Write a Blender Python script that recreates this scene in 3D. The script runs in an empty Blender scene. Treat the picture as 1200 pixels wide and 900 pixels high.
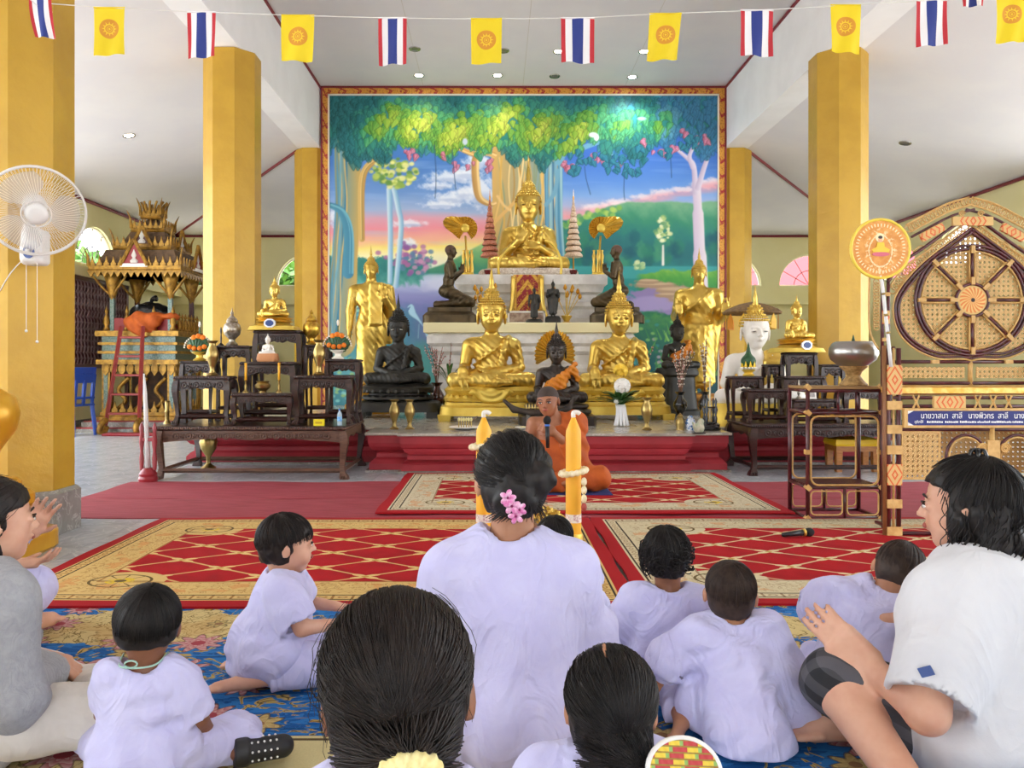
import bpy, bmesh, math, random
import numpy as np
from mathutils import Vector, Matrix, Euler

# ------------------------------------------------------------------ camera, sky, lights, exposure
SC = bpy.context.scene
COL = SC.collection
F = 901.0                      # focal length in pixels of the 1200 x 900 frame
EYE = 1.0                      # camera height in metres
cam_d = bpy.data.cameras.new('camera')
cam = bpy.data.objects.new('camera', cam_d); COL.objects.link(cam)
cam.location = (0, 0, EYE); cam.rotation_euler = (math.pi / 2, 0, 0)
cam_d.sensor_width = 36; cam_d.lens = F / 1200 * 36
cam_d.shift_x = 20 / 1200; cam_d.shift_y = -23 / 1200      # vanishing point of the hall at (580, 427)
cam_d.clip_start = 0.05; cam_d.clip_end = 200
SC.camera = cam
world = bpy.data.worlds.new('world'); SC.world = world; world.use_nodes = True
bg = world.node_tree.nodes['Background']
bg.inputs[0].default_value = (0.86, 0.93, 1.0, 1); bg.inputs[1].default_value = 3.0
SC.view_settings.view_transform = 'Standard'; SC.view_settings.look = 'None'
SC.view_settings.exposure = 1.06; SC.view_settings.gamma = 1.0; SC.view_settings.use_curve_mapping = False
SC.cycles.max_bounces = 8; SC.cycles.diffuse_bounces = 5; SC.cycles.glossy_bounces = 4; SC.cycles.transparent_max_bounces = 12
# daylight: soft high sun from the open front left of the hall
sun_d = bpy.data.lights.new('sun', 'SUN'); sun_d.energy = 5.5; sun_d.angle = 0.1; sun_d.color = (.93, .96, 1)
sun = bpy.data.objects.new('sun', sun_d); COL.objects.link(sun); sun.location = (-12, -14, 16)
sun.rotation_euler = Vector((0.22, 0.30, -0.92)).to_track_quat('-Z', 'Y').to_euler()

def P(px, py, D):              # pixel + distance -> point
    return Vector(((px - 580) * D / F, D, EYE - (py - 427) * D / F))
def G(px, py, z=0.0):          # pixel on a horizontal plane -> point
    D = (EYE - z) * F / (py - 427)
    return Vector(((px - 580) * D / F, D, z))
rnd = random.Random(7)
PI = math.pi

# ------------------------------------------------------------------ materials
def lin(c):
    if isinstance(c, str):
        c = c.lstrip('#'); c = [int(c[i:i + 2], 16) / 255 for i in (0, 2, 4)]
        return tuple(x / 12.92 if x <= .04045 else ((x + .055) / 1.055) ** 2.4 for x in c)
    return tuple(c)
class Ex:                      # small node-expression helper: arithmetic on sockets
    nt = None
    def __init__(s, k): s.k = k
    def __add__(a, b): return M_('ADD', a, b)
    def __radd__(a, b): return M_('ADD', b, a)
    def __sub__(a, b): return M_('SUBTRACT', a, b)
    def __rsub__(a, b): return M_('SUBTRACT', b, a)
    def __mul__(a, b): return M_('MULTIPLY', a, b)
    def __rmul__(a, b): return M_('MULTIPLY', b, a)
    def __truediv__(a, b): return M_('DIVIDE', a, b)
    def __lt__(a, b): return M_('LESS_THAN', a, b)
    def __gt__(a, b): return M_('GREATER_THAN', a, b)
def M_(op, *a):
    n = Ex.nt.nodes.new('ShaderNodeMath'); n.operation = op
    for i, v in enumerate(a):
        if isinstance(v, Ex): Ex.nt.links.new(v.k, n.inputs[i])
        else: n.inputs[i].default_value = float(v)
    return Ex(n.outputs[0])
def fabs(a): return M_('ABSOLUTE', a)
def fmin(a, b): return M_('MINIMUM', a, b)
def fmax(a, b): return M_('MAXIMUM', a, b)
def fsin(a): return M_('SINE', a)
def fcos(a): return M_('COSINE', a)
def fatan(a, b): return M_('ARCTAN2', a, b)
def fsqrt(a): return M_('SQRT', a)
def ffloor(a): return M_('FLOOR', a)
def fmod(a, m): return a - ffloor(a / m) * m            # always positive
def ping(a, m): return fabs(fmod(a + m * .5, m) - m * .5) # distance to the nearest multiple of m
def band(a, lo, hi): return (a > lo) * (a < hi)
def OR(a, b): return fmax(a, b)
def NOT(a): return 1 - a
def step_(e0, e1, x):
    n = Ex.nt.nodes.new('ShaderNodeMapRange'); n.interpolation_type = 'SMOOTHSTEP'
    Ex.nt.links.new(x.k, n.inputs[0]); n.inputs[1].default_value = e0; n.inputs[2].default_value = e1
    return Ex(n.outputs[0])
def coord(kind='Object'):
    n = Ex.nt.nodes.new('ShaderNodeTexCoord'); return n.outputs[kind]
def sep(v):
    n = Ex.nt.nodes.new('ShaderNodeSeparateXYZ'); Ex.nt.links.new(v, n.inputs[0]); return Ex(n.outputs[0]), Ex(n.outputs[1]), Ex(n.outputs[2])
def comb(x, y, z):
    n = Ex.nt.nodes.new('ShaderNodeCombineXYZ')
    for i, v in enumerate((x, y, z)):
        if isinstance(v, Ex): Ex.nt.links.new(v.k, n.inputs[i])
        else: n.inputs[i].default_value = v
    return n.outputs[0]
def noise(v, scale, detail=3, rough=.55, dist=0):
    n = Ex.nt.nodes.new('ShaderNodeTexNoise'); n.inputs['Scale'].default_value = scale; n.inputs['Detail'].default_value = detail
    n.inputs['Roughness'].default_value = rough; n.inputs['Distortion'].default_value = dist
    if v is not None: Ex.nt.links.new(v, n.inputs['Vector'])
    return Ex(n.outputs[0])
def vor(v, scale, feature='F1', out='Distance', rnd_=1.0):
    n = Ex.nt.nodes.new('ShaderNodeTexVoronoi'); n.feature = feature; n.inputs['Scale'].default_value = scale
    n.inputs['Randomness'].default_value = rnd_
    Ex.nt.links.new(v, n.inputs['Vector']); return Ex(n.outputs[out])
def mixc(f, a, b):
    n = Ex.nt.nodes.new('ShaderNodeMix'); n.data_type = 'RGBA'
    if isinstance(f, Ex): Ex.nt.links.new(f.k, n.inputs[0])
    else: n.inputs[0].default_value = f
    for i, c in ((6, a), (7, b)):
        if isinstance(c, Ex): Ex.nt.links.new(c.k, n.inputs[i])
        else: n.inputs[i].default_value = (*lin(c), 1)
    return Ex(n.outputs[2])
MATS = {}
def new_mat(name):
    m = bpy.data.materials.new(name); m.use_nodes = True
    Ex.nt = m.node_tree
    return m, m.node_tree.nodes['Principled BSDF']
def setc(b, c, key='Base Color'):
    if isinstance(c, Ex): Ex.nt.links.new(c.k, b.inputs[key])
    else: b.inputs[key].default_value = (*lin(c), 1)
def bump(b, h, strength=.3, dist=.01):
    n = Ex.nt.nodes.new('ShaderNodeBump'); n.inputs['Strength'].default_value = strength; n.inputs['Distance'].default_value = dist
    Ex.nt.links.new(h.k, n.inputs['Height']); Ex.nt.links.new(n.outputs[0], b.inputs['Normal'])
def mat(name, color, rough=.5, metal=0, color2=None, scale=8, bmp=0, bscale=60, bdist=.004, spec=None, emit=None, estr=1, coat=0, sss=0, detail=4, stretch=None, contrast=(.35, .65), alpha=None):
    if name in MATS: return MATS[name]
    m, b = new_mat(name)
    b.inputs['Roughness'].default_value = rough; b.inputs['Metallic'].default_value = metal
    v = coord()
    if stretch is not None:
        x, y, z = sep(v); v = comb(x * stretch[0], y * stretch[1], z * stretch[2])
    if color2 is None: setc(b, color)
    else: setc(b, mixc(step_(contrast[0], contrast[1], noise(v, scale, detail)), color, color2))
    if bmp: bump(b, noise(v, bscale, 3), bmp, bdist)
    if spec is not None: b.inputs['Specular IOR Level'].default_value = spec
    if coat: b.inputs['Coat Weight'].default_value = coat; b.inputs['Coat Roughness'].default_value = .15
    if sss:
        b.inputs['Subsurface Weight'].default_value = sss; b.inputs['Subsurface Radius'].default_value = (.02, .008, .004)
    if emit: setc(b, emit, 'Emission Color'); b.inputs['Emission Strength'].default_value = estr
    if alpha is not None: b.inputs['Alpha'].default_value = alpha
    MATS[name] = m
    return m

# ------------------------------------------------------------------ object helpers
def tag(o, label, cat, group=None):
    o['label'] = label; o['category'] = cat
    if group: o['group'] = group
    return o
def thing(name, label, cat, loc=(0, 0, 0), rz=0, group=None, scale=None):
    o = bpy.data.objects.new(name, None); COL.objects.link(o); o.empty_display_size = .1
    o.location = loc; o.rotation_euler = (0, 0, rz)
    if scale: o.scale = (scale,) * 3 if isinstance(scale, (int, float)) else scale
    return tag(o, label, cat, group)
def link(name, me, parent=None, loc=None, rot=None, kind=None):
    o = bpy.data.objects.new(name, me); COL.objects.link(o)
    if parent is not None: o.parent = parent
    if loc is not None: o.location = loc
    if rot is not None: o.rotation_euler = rot
    if kind: o['kind'] = kind
    return o
def dup(root, loc=None, rz=None, label=None, group=None, scale=None):
    def cp(o, parent):
        c = o.copy(); COL.objects.link(c)
        if parent is not None: c.parent = parent
        for ch in o.children: cp(ch, c)
        return c
    r = cp(root, None)
    if loc is not None: r.location = loc
    if rz is not None: r.rotation_euler = (0, 0, rz)
    if scale is not None: r.scale = (scale,) * 3 if isinstance(scale, (int, float)) else scale
    if label: r['label'] = label
    if group: r['group'] = group
    return r
class MB:                      # mesh builder: collects shapes, build() links them as ONE mesh object
    def __init__(s): s.v = []; s.f = []; s.mi = []; s.cur = 0
    def add(s, vs, fs):
        n = len(s.v); s.v += [tuple(p) for p in vs]; s.f += [tuple(i + n for i in f) for f in fs]; s.mi += [s.cur] * len(fs); return s
    def box(s, c, size, rot=None, taper=1.0):
        x, y, z = [k / 2 for k in size]; vs = []
        for sz in (-1, 1):
            t = taper if sz > 0 else 1
            for sx, sy in ((-1, -1), (1, -1), (1, 1), (-1, 1)): vs.append(Vector((sx * x * t, sy * y * t, sz * z)))
        if rot is not None:
            R = rot if isinstance(rot, Matrix) else Euler(rot).to_matrix(); vs = [R @ p for p in vs]
        c = Vector(c)
        return s.add([p + c for p in vs], [(3, 2, 1, 0), (4, 5, 6, 7), (0, 1, 5, 4), (1, 2, 6, 5), (2, 3, 7, 6), (3, 0, 4, 7)])
    def bx(s, a, b):           # box from corner to corner
        a, b = Vector(a), Vector(b); return s.box((a + b) / 2, [abs(k) for k in (b - a)])
    def tube(s, pts, r, n=8, cap=True, closed=False, flat=None):
        pts = [Vector(p) for p in pts]; m = len(pts)
        rs = list(r) if hasattr(r, '__len__') else [r] * m
        up = None; vs = []
        for i, p in enumerate(pts):
            if closed: t = pts[(i + 1) % m] - pts[i - 1]
            else: t = pts[min(i + 1, m - 1)] - pts[max(i - 1, 0)]
            t = t.normalized() if t.length > 1e-9 else Vector((0, 0, 1))
            if up is None:
                a = Vector((0, 0, 1)) if abs(t.z) < .9 else Vector((1, 0, 0)); u = a.cross(t).normalized()
            else: u = (up - t * up.dot(t)); u = u.normalized() if u.length > 1e-9 else t.orthogonal().normalized()
            up = u; w = t.cross(u)
            for k in range(n):
                an = 2 * PI * k / n
                q = u * math.cos(an) * rs[i] + w * math.sin(an) * rs[i]
                if flat: q = Vector((q.x * flat[0], q.y * flat[1], q.z * flat[2]))
                vs.append(p + q)
        fs = []
        for i in range(m if closed else m - 1):
            j = (i + 1) % m
            for k in range(n):
                l = (k + 1) % n; fs.append((i * n + k, i * n + l, j * n + l, j * n + k))
        if cap and not closed: fs.append(tuple(range(n - 1, -1, -1))); fs.append(tuple((m - 1) * n + k for k in range(n)))
        return s.add(vs, fs)
    def lathe(s, prof, c=(0, 0, 0), n=20, sx=1, sy=1, rot=None, cap=True, off=0):
        c = Vector(c); vs = []; m = len(prof)
        for r, z in prof:
            for k in range(n):
                a = 2 * PI * (k + off) / n; p = Vector((r * math.cos(a) * sx, r * math.sin(a) * sy, z))
                if rot is not None: p = rot @ p
                vs.append(p + c)
        fs = [(i * n + k, i * n + (k + 1) % n, (i + 1) * n + (k + 1) % n, (i + 1) * n + k) for i in range(m - 1) for k in range(n)]
        if cap: fs.append(tuple(range(n - 1, -1, -1))); fs.append(tuple((m - 1) * n + k for k in range(n)))
        return s.add(vs, fs)
    def ell(s, c, r, n=10, m=7, rot=None):
        r = (r,) * 3 if isinstance(r, (int, float)) else r
        c = Vector(c); vs = []; fs = []
        for i in range(m + 1):
            th = PI * i / m
            for k in range(n):
                a = 2 * PI * k / n; p = Vector((r[0] * math.sin(th) * math.cos(a), r[1] * math.sin(th) * math.sin(a), -r[2] * math.cos(th)))
                if rot is not None: p = rot @ p
                vs.append(p + c)
        for i in range(m):
            for k in range(n): fs.append((i * n + k, i * n + (k + 1) % n, (i + 1) * n + (k + 1) % n, (i + 1) * n + k))
        return s.add(vs, fs)
    def prism(s, poly, d, mtx=None):   # polygon in local xz, extruded +-d/2 along y
        n = len(poly); vs = [Vector((x, -d / 2, z)) for x, z in poly] + [Vector((x, d / 2, z)) for x, z in poly]
        if mtx is not None: vs = [mtx @ p for p in vs]
        fs = [tuple(range(n)), tuple(range(2 * n - 1, n - 1, -1))] + [(i, i + n, (i + 1) % n + n, (i + 1) % n) for i in range(n)]
        return s.add(vs, fs)
    def quad(s, a, b, c, d): return s.add([a, b, c, d], [(0, 1, 2, 3)])
    def mesh(s, name, m, smooth=False):
        me = bpy.data.meshes.new(name); me.from_pydata(s.v, [], s.f)
        for k in (m if isinstance(m, (list, tuple)) else [m]): me.materials.append(k)
        if isinstance(m, (list, tuple)): me.polygons.foreach_set('material_index', s.mi)
        bm = bmesh.new(); bm.from_mesh(me); bmesh.ops.remove_doubles(bm, verts=bm.verts, dist=1e-6)
        bmesh.ops.recalc_face_normals(bm, faces=bm.faces); bm.to_mesh(me); bm.free()
        if smooth is True: me.polygons.foreach_set('use_smooth', [True] * len(me.polygons))
        elif smooth:
            me.polygons.foreach_set('use_smooth', [True] * len(me.polygons)); me.set_sharp_from_angle(angle=math.radians(smooth))
        me.update(); return me
    def build(s, name, m, parent=None, smooth=False, loc=None, rot=None, kind=None):
        return link(name, s.mesh(name, m, smooth), parent, loc, rot, kind)
def struct(name, mb, m, smooth=False, parent=None):
    o = mb.build(name, m, parent, smooth)
    if parent is None: o['kind'] = 'structure'
    return o
def bez(pts, n=8):             # Catmull-Rom through points
    pts = [Vector(p) for p in pts]; out = []
    for i in range(len(pts) - 1):
        p0 = pts[max(i - 1, 0)]; p1 = pts[i]; p2 = pts[i + 1]; p3 = pts[min(i + 2, len(pts) - 1)]
        for k in range(n):
            t = k / n
            out.append(.5 * (2 * p1 + (p2 - p0) * t + (2 * p0 - 5 * p1 + 4 * p2 - p3) * t * t + (3 * p1 - p0 - 3 * p2 + p3) * t ** 3))
    out.append(pts[-1]); return out

# ------------------------------------------------------------------ sculpting by distance fields (bodies, statues, cloth)
class SDF:
    def __init__(s): s.ops = []
    def cap(s, a, b, ra, rb=None, k=.02, sub=False):
        s.ops.append(('cap', np.array(a, float), np.array(b, float), ra, ra if rb is None else rb, k, sub)); return s
    def chain(s, pts, rs, k=.02):
        for i in range(len(pts) - 1): s.cap(pts[i], pts[i + 1], rs[i], rs[i + 1], k)
        return s
    def ell(s, c, r, rot=None, k=.02, sub=False):
        r = (r,) * 3 if isinstance(r, (int, float)) else r
        R = np.array(rot if rot is not None else Matrix.Identity(3)); s.ops.append(('ell', np.array(c, float), np.array(r, float), R, None, k, sub)); return s
    def box(s, c, h, rad=.01, rot=None, k=.02, sub=False):
        R = np.array(rot if rot is not None else Matrix.Identity(3)); s.ops.append(('box', np.array(c, float), np.array(h, float), R, rad, k, sub)); return s
    def cone(s, a, b, ra, rb, k=.01, sub=False):   # flat ended
        s.ops.append(('cone', np.array(a, float), np.array(b, float), ra, rb, k, sub)); return s
    def plane(s, n, d, k=.006):   # keep n.p < d
        s.ops.append(('plane', np.array(n, float), d, None, None, k, True)); return s
    def mod(s, fn): s.ops.append(('mod', fn, None, None, None, 0, False)); return s
    def bbox(s):
        lo = np.full(3, 1e9); hi = -lo
        for o in s.ops:
            if o[6] or o[0] in ('mod', 'plane'): continue
            if o[0] in ('cap', 'cone'):
                r = max(o[3], o[4]); l = np.minimum(o[1], o[2]) - r; h = np.maximum(o[1], o[2]) + r
            else:
                r = np.linalg.norm(o[2]) if o[0] == 'box' else np.sqrt(((o[3] * o[2]) ** 2).sum(1))
                l = o[1] - r; h = o[1] + r
                if o[0] == 'box': l = l - o[4]; h = h + o[4]
            lo = np.minimum(lo, l); hi = np.maximum(hi, h)
        return lo, hi
    def field(s, cell, pad=3):
        lo, hi = s.bbox(); lo = lo - cell * pad; hi = hi + cell * pad
        n = np.ceil((hi - lo) / cell).astype(int) + 1
        ax = [(lo[i] + cell * np.arange(n[i])).astype(np.float32) for i in range(3)]
        Fv = np.full(n, .3, np.float32)
        for o in s.ops:
            kind, k, sub = o[0], o[5], o[6]
            if kind == 'mod':
                Fv[:] = o[1](ax[0][:, None, None], ax[1][None, :, None], ax[2][None, None, :], Fv); continue
            if kind == 'plane':
                d = (ax[0][:, None, None] * o[1][0] + ax[1][None, :, None] * o[1][1] + ax[2][None, None, :] * o[1][2]) - o[2]
                Fv[:] = np.maximum(Fv, d.astype(np.float32)); continue
            if kind in ('cap', 'cone'):
                r = max(o[3], o[4]); l = np.minimum(o[1], o[2]) - r; h = np.maximum(o[1], o[2]) + r
            else:
                r = (np.abs(o[3]) @ o[2]) if kind == 'box' else np.sqrt(((o[3] * o[2]) ** 2).sum(1))
                l = o[1] - r; h = o[1] + r
                if kind == 'box': l = l - o[4]; h = h + o[4]
            mg = max(k, 0) + 4 * cell
            i0 = np.clip(np.floor((l - mg - lo) / cell).astype(int), 0, n); i1 = np.clip(np.ceil((h + mg - lo) / cell).astype(int) + 1, 0, n)
            sl = tuple(slice(a, b) for a, b in zip(i0, i1))
            x = ax[0][sl[0]][:, None, None]; y = ax[1][sl[1]][None, :, None]; z = ax[2][sl[2]][None, None, :]
            if x.size == 0 or y.size == 0 or z.size == 0: continue
            if kind in ('cap', 'cone'):
                a, b = o[1], o[2]; ba = b - a; L2 = float(ba @ ba) + 1e-12
                t0 = ((x - a[0]) * ba[0] + (y - a[1]) * ba[1] + (z - a[2]) * ba[2]) / L2
                t = np.clip(t0, 0, 1)
                d = np.sqrt((x - a[0] - t * ba[0]) ** 2 + (y - a[1] - t * ba[1]) ** 2 + (z - a[2] - t * ba[2]) ** 2)
                if kind == 'cap': d = d - (o[3] + (o[4] - o[3]) * t)
                else:
                    dp = np.sqrt(np.maximum((x - a[0] - t0 * ba[0]) ** 2 + (y - a[1] - t0 * ba[1]) ** 2 + (z - a[2] - t0 * ba[2]) ** 2, 0))
                    d = np.maximum(dp - (o[3] + (o[4] - o[3]) * t), (np.abs(t0 - .5) - .5) * math.sqrt(L2))
            else:
                R = o[3]; dx = x - o[1][0]; dy = y - o[1][1]; dz = z - o[1][2]
                q = [dx * R[0, i] + dy * R[1, i] + dz * R[2, i] for i in range(3)]
                if kind == 'ell':
                    r = o[2]
                    k0 = np.sqrt(sum((q[i] / r[i]) ** 2 for i in range(3))); k1 = np.sqrt(sum((q[i] / r[i] ** 2) ** 2 for i in range(3))) + 1e-9
                    d = k0 * (k0 - 1) / k1
                else:
                    h_ = o[2]; w = [np.abs(q[i]) - h_[i] for i in range(3)]
                    d = np.sqrt(sum(np.maximum(v, 0) ** 2 for v in w)) + np.minimum(np.maximum(np.maximum(w[0], w[1]), w[2]), 0) - o[4]
            f0 = Fv[sl]
            if sub:
                d = -d
                hh = np.maximum(k - np.abs(f0 - d), 0) / max(k, 1e-6); Fv[sl] = np.maximum(f0, d) + hh * hh * k * .25
            else:
                hh = np.maximum(k - np.abs(f0 - d), 0) / max(k, 1e-6); Fv[sl] = np.minimum(f0, d) - hh * hh * k * .25
        return Fv, lo
    def mesh(s, name, m, cell, post=None):
        Fv, lo = s.field(cell)
        V, Q = surface_nets(Fv, lo, cell)
        if post: V = post(V)
        return np_mesh(name, V, Q, m)
    def build(s, name, m, cell, parent=None, loc=None, rot=None, post=None):
        return link(name, s.mesh(name, m, cell, post), parent, loc, rot)
def surface_nets(Fv, lo, cell):
    nx, ny, nz = Fv.shape
    ins = Fv < 0
    c = [ins[i:nx - 1 + i, j:ny - 1 + j, k:nz - 1 + k] for i in (0, 1) for j in (0, 1) for k in (0, 1)]
    cnt = sum(a.astype(np.int8) for a in c)
    act = (cnt > 0) & (cnt < 8)
    idx = np.full(act.shape, -1, np.int64); I = np.argwhere(act); idx[act] = np.arange(len(I))
    cv = np.stack([Fv[I[:, 0] + i, I[:, 1] + j, I[:, 2] + k] for i in (0, 1) for j in (0, 1) for k in (0, 1)], 1)
    off = np.array([(i, j, k) for i in (0, 1) for j in (0, 1) for k in (0, 1)], float)
    acc = np.zeros((len(I), 3)); n = np.zeros(len(I))
    for a in range(8):
        for b in range(a + 1, 8):
            if abs(off[a] - off[b]).sum() != 1: continue
            fa, fb = cv[:, a], cv[:, b]; cr = (fa < 0) != (fb < 0)
            t = np.where(cr, fa / np.where(cr, fa - fb, 1), 0)
            acc += np.where(cr[:, None], off[a] + t[:, None] * (off[b] - off[a]), 0); n += cr
    V = lo + cell * (I + acc / n[:, None])
    Q = []
    for axis in range(3):
        a = np.moveaxis(ins, axis, 0); s0 = a[:-1]; s1 = a[1:]
        ed = np.argwhere(s0 != s1)
        o1, o2 = [k for k in range(3) if k != axis]
        ok = (ed[:, 1] > 0) & (ed[:, 2] > 0); ed = ed[ok]
        flip = s0[tuple(ed.T)]
        full = np.zeros((len(ed), 3), int); full[:, axis] = ed[:, 0]; full[:, o1] = ed[:, 1]; full[:, o2] = ed[:, 2]
        def g(d1, d2):
            q = full.copy(); q[:, o1] -= d1; q[:, o2] -= d2
            q = np.minimum(q, np.array(idx.shape) - 1)
            return idx[q[:, 0], q[:, 1], q[:, 2]]
        q = np.stack([g(1, 1), g(0, 1), g(0, 0), g(1, 0)], 1)
        if axis == 1: flip = ~flip
        q[~flip] = q[~flip][:, ::-1]
        Q.append(q[(q >= 0).all(1)])
    return V, np.concatenate(Q)
def np_mesh(name, V, Q, m, smooth=True, mi=None):
    me = bpy.data.meshes.new(name); k = Q.shape[1]
    me.vertices.add(len(V)); me.vertices.foreach_set('co', np.ascontiguousarray(V, np.float32).ravel())
    me.loops.add(len(Q) * k); me.loops.foreach_set('vertex_index', np.ascontiguousarray(Q, np.int32).ravel())
    me.polygons.add(len(Q)); me.polygons.foreach_set('loop_start', np.arange(0, len(Q) * k, k, dtype=np.int32))
    for a in (m if isinstance(m, (list, tuple)) else [m]): me.materials.append(a)
    if smooth: me.polygons.foreach_set('use_smooth', np.ones(len(Q), bool))
    if mi is not None: me.polygons.foreach_set('material_index', np.asarray(mi, np.int32))
    me.update(calc_edges=True); me.validate(); return me
def wob(p, s=1.0, seed=0):     # cheap smooth pseudo-noise
    x, y, z = p
    return (np.sin(x * 1.7 * s + y * 2.3 * s + seed) * np.cos(z * 1.9 * s - x * 1.1 * s + seed * 1.7) + .6 * np.sin(y * 3.7 * s - z * 2.9 * s + x * 2.1 * s + seed * .6)) / 1.6
# ------------------------------------------------------------------ the hall
XL, XR, YB = -6.45, 7.33, 15.5           # side walls, back wall
CL, CR = -2.86, 3.74                      # column rows
COLY = (4.61, 8.38, 12.15)                # column centres along the hall
BEAM, NAVE, EAVE = 4.35, 5.28, 3.6        # beam underside, nave ceiling, wall top
def marble_mat(name, a, b, vein, scale=2.2, rough=.22):
    m, bs = new_mat(name); v = coord()
    n = noise(v, scale, 6, .6, 1.2); w = fabs(noise(v, scale * 1.3, 5, .6, 2.0) - .5)
    c = mixc(step_(.3, .7, n), a, b); c = mixc(step_(.03, 0, w) * .5, c, vein)
    setc(bs, c); bs.inputs['Roughness'].default_value = rough; return m
M_FLOOR = marble_mat('grey marble tile', '#b9bcc0', '#a0a4a8', '#d2d4d6')
M_GROUT = mat('grout', '#7d7a76', .8)
M_MARB = marble_mat('platform marble', '#b9b2a6', '#9f9a90', '#d5d0c6', 3, .18)
M_BASEM = marble_mat('column base marble', '#8d8880', '#77736d', '#b5b1aa', 4, .25)
M_CEIL = mat('ceiling paint', '#e0dde2', .75, color2='#e4e1e4', scale=1.5)
M_BEAMW = mat('beam paint', '#f0eef0', .7, color2='#eae8ea', scale=2)
M_WALL = mat('pale yellow wall', '#f0e8b4', .75, color2='#ebe2a8', scale=1.2)
M_TRIM = mat('maroon trim', '#7d1f2c', .5)
M_COL = mat('gold column paint', '#c49a30', .4, .15, color2='#ba902a', scale=3, bmp=.35, bscale=14, bdist=.01)
M_RED = mat('red platform paint', '#a42a33', .55, color2='#98252f', scale=5, bmp=.1)
M_GROUND = mat('concrete yard', '#d0ccc6', .85, color2='#c4c0b8', scale=1)
def rect_rings(mb, x0, x1, y0, y1, prof, cap=True):   # moulding swept round a rectangle: (outset, z)
    vs = []; fs = []
    for o, z in prof: vs += [(x0 - o, y0 - o, z), (x1 + o, y0 - o, z), (x1 + o, y1 + o, z), (x0 - o, y1 + o, z)]
    for i in range(len(prof) - 1):
        for k in range(4): fs.append((i * 4 + k, i * 4 + (k + 1) % 4, i * 4 + 4 + (k + 1) % 4, i * 4 + 4 + k))
    if cap: fs.append((3, 2, 1, 0)); n = (len(prof) - 1) * 4; fs.append((n, n + 1, n + 2, n + 3))
    return mb.add(vs, fs)
fl = struct('floor', MB().bx((XL - .2, -5, -.3), (XR + .2, YB + .2, -.006)), M_GROUT)
gr = struct('ground', MB().bx((-45, -40, -.5), (45, 60, -.3)), M_GROUND)  # unseen outside ground, made pale so sunlight bounces up onto the ceilings
tm = MB().box((0, 0, -.004), (.596, .596, .008)).mesh('floor_tile', M_FLOOR)
nt_ = 0
for i in range(23):
    for j in range(24):
        x = XL + .3 + i * .6; y = -.9 + j * .6
        px = 580 + F * x / max(y, .5); 
        if y < 2.6 or y > 13 or px < -60 or px > 1260: continue
        if y > 8.2 and -2.6 < x < 3.6: continue
        if y < 4 and -1.2 < x < 1.6: continue
        if y < 6 and -1.5 < x < 3.2: continue
        link('floor_tile', tm, fl, (x, y, 0)); nt_ += 1
# ceilings: flat nave between two beams, sloping aisles with a hip behind the altar wall
NL, NR = -2.70, 3.56
struct('ceiling', MB().bx((NL, -5, NAVE), (NR, 12.2, NAVE + .06)), M_CEIL)
for i, x in enumerate((-1.1, .43, 2.0)):
    struct('trim_%d' % (20 + i), MB().bx((x - .004, -5, NAVE - .002), (x + .004, 11.8, NAVE)), mat('ceiling joint', '#d2ccc8', .8))
mb = MB()
hl, hr = (-3.06, 12.0), (3.92, 12.0)
def slab(a, b, c, d):
    vs = [Vector(p) for p in (a, b, c, d)]; up = Vector((0, 0, .08))
    mb.add(vs + [p + up for p in vs], [(3, 2, 1, 0), (4, 5, 6, 7), (0, 1, 5, 4), (1, 2, 6, 5), (2, 3, 7, 6), (3, 0, 4, 7)])
slab((hl[0], -5, BEAM + .01), (hl[0], 12, BEAM + .01), (XL - .1, YB + .1, EAVE - .02), (XL - .1, -5, EAVE - .02))
struct('ceiling_left', mb, M_CEIL); mb = MB()
slab((hr[0], 12, BEAM + .01), (hr[0], -5, BEAM + .01), (XR + .1, -5, EAVE - .02), (XR + .1, YB + .1, EAVE - .02))
struct('ceiling_right', mb, M_CEIL); mb = MB()
slab((hl[0], 12, BEAM + .01), (hr[0], 12, BEAM + .01), (XR + .1, YB + .1, EAVE - .02), (XL - .1, YB + .1, EAVE - .02))
struct('ceiling_back', mb, M_CEIL)
# beams
struct('trim_1', MB().bx((-3.06, -5, BEAM), (NL, 12.43, NAVE + .06)), M_BEAMW)
struct('trim_2', MB().bx((NR, -5, BEAM), (3.92, 12.43, NAVE + .06)), M_BEAMW)
def bar(name, a, b, r=.025, m=None): struct(name, MB().tube([a, b], r, 6), m or M_TRIM)
bar('trim_3', (NL + .01, -5, NAVE - .015), (NL + .01, 11.9, NAVE - .015), .02)
bar('trim_4', (NR - .01, -5, NAVE - .015), (NR - .01, 11.9, NAVE - .015), .02)
bar('trim_5', (-3.1, 12.02, BEAM - .01), (XL, YB, EAVE)); bar('trim_6', (3.96, 12.02, BEAM - .01), (XR, YB, EAVE))
bar('trim_7', (XL + .02, -5, EAVE - .02), (XL + .02, YB, EAVE - .02)); bar('trim_8', (XR - .02, -5, EAVE - .02), (XR - .02, YB, EAVE - .02))
bar('trim_9', (XL, YB - .02, EAVE - .02), (XR, YB - .02, EAVE - .02))
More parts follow.
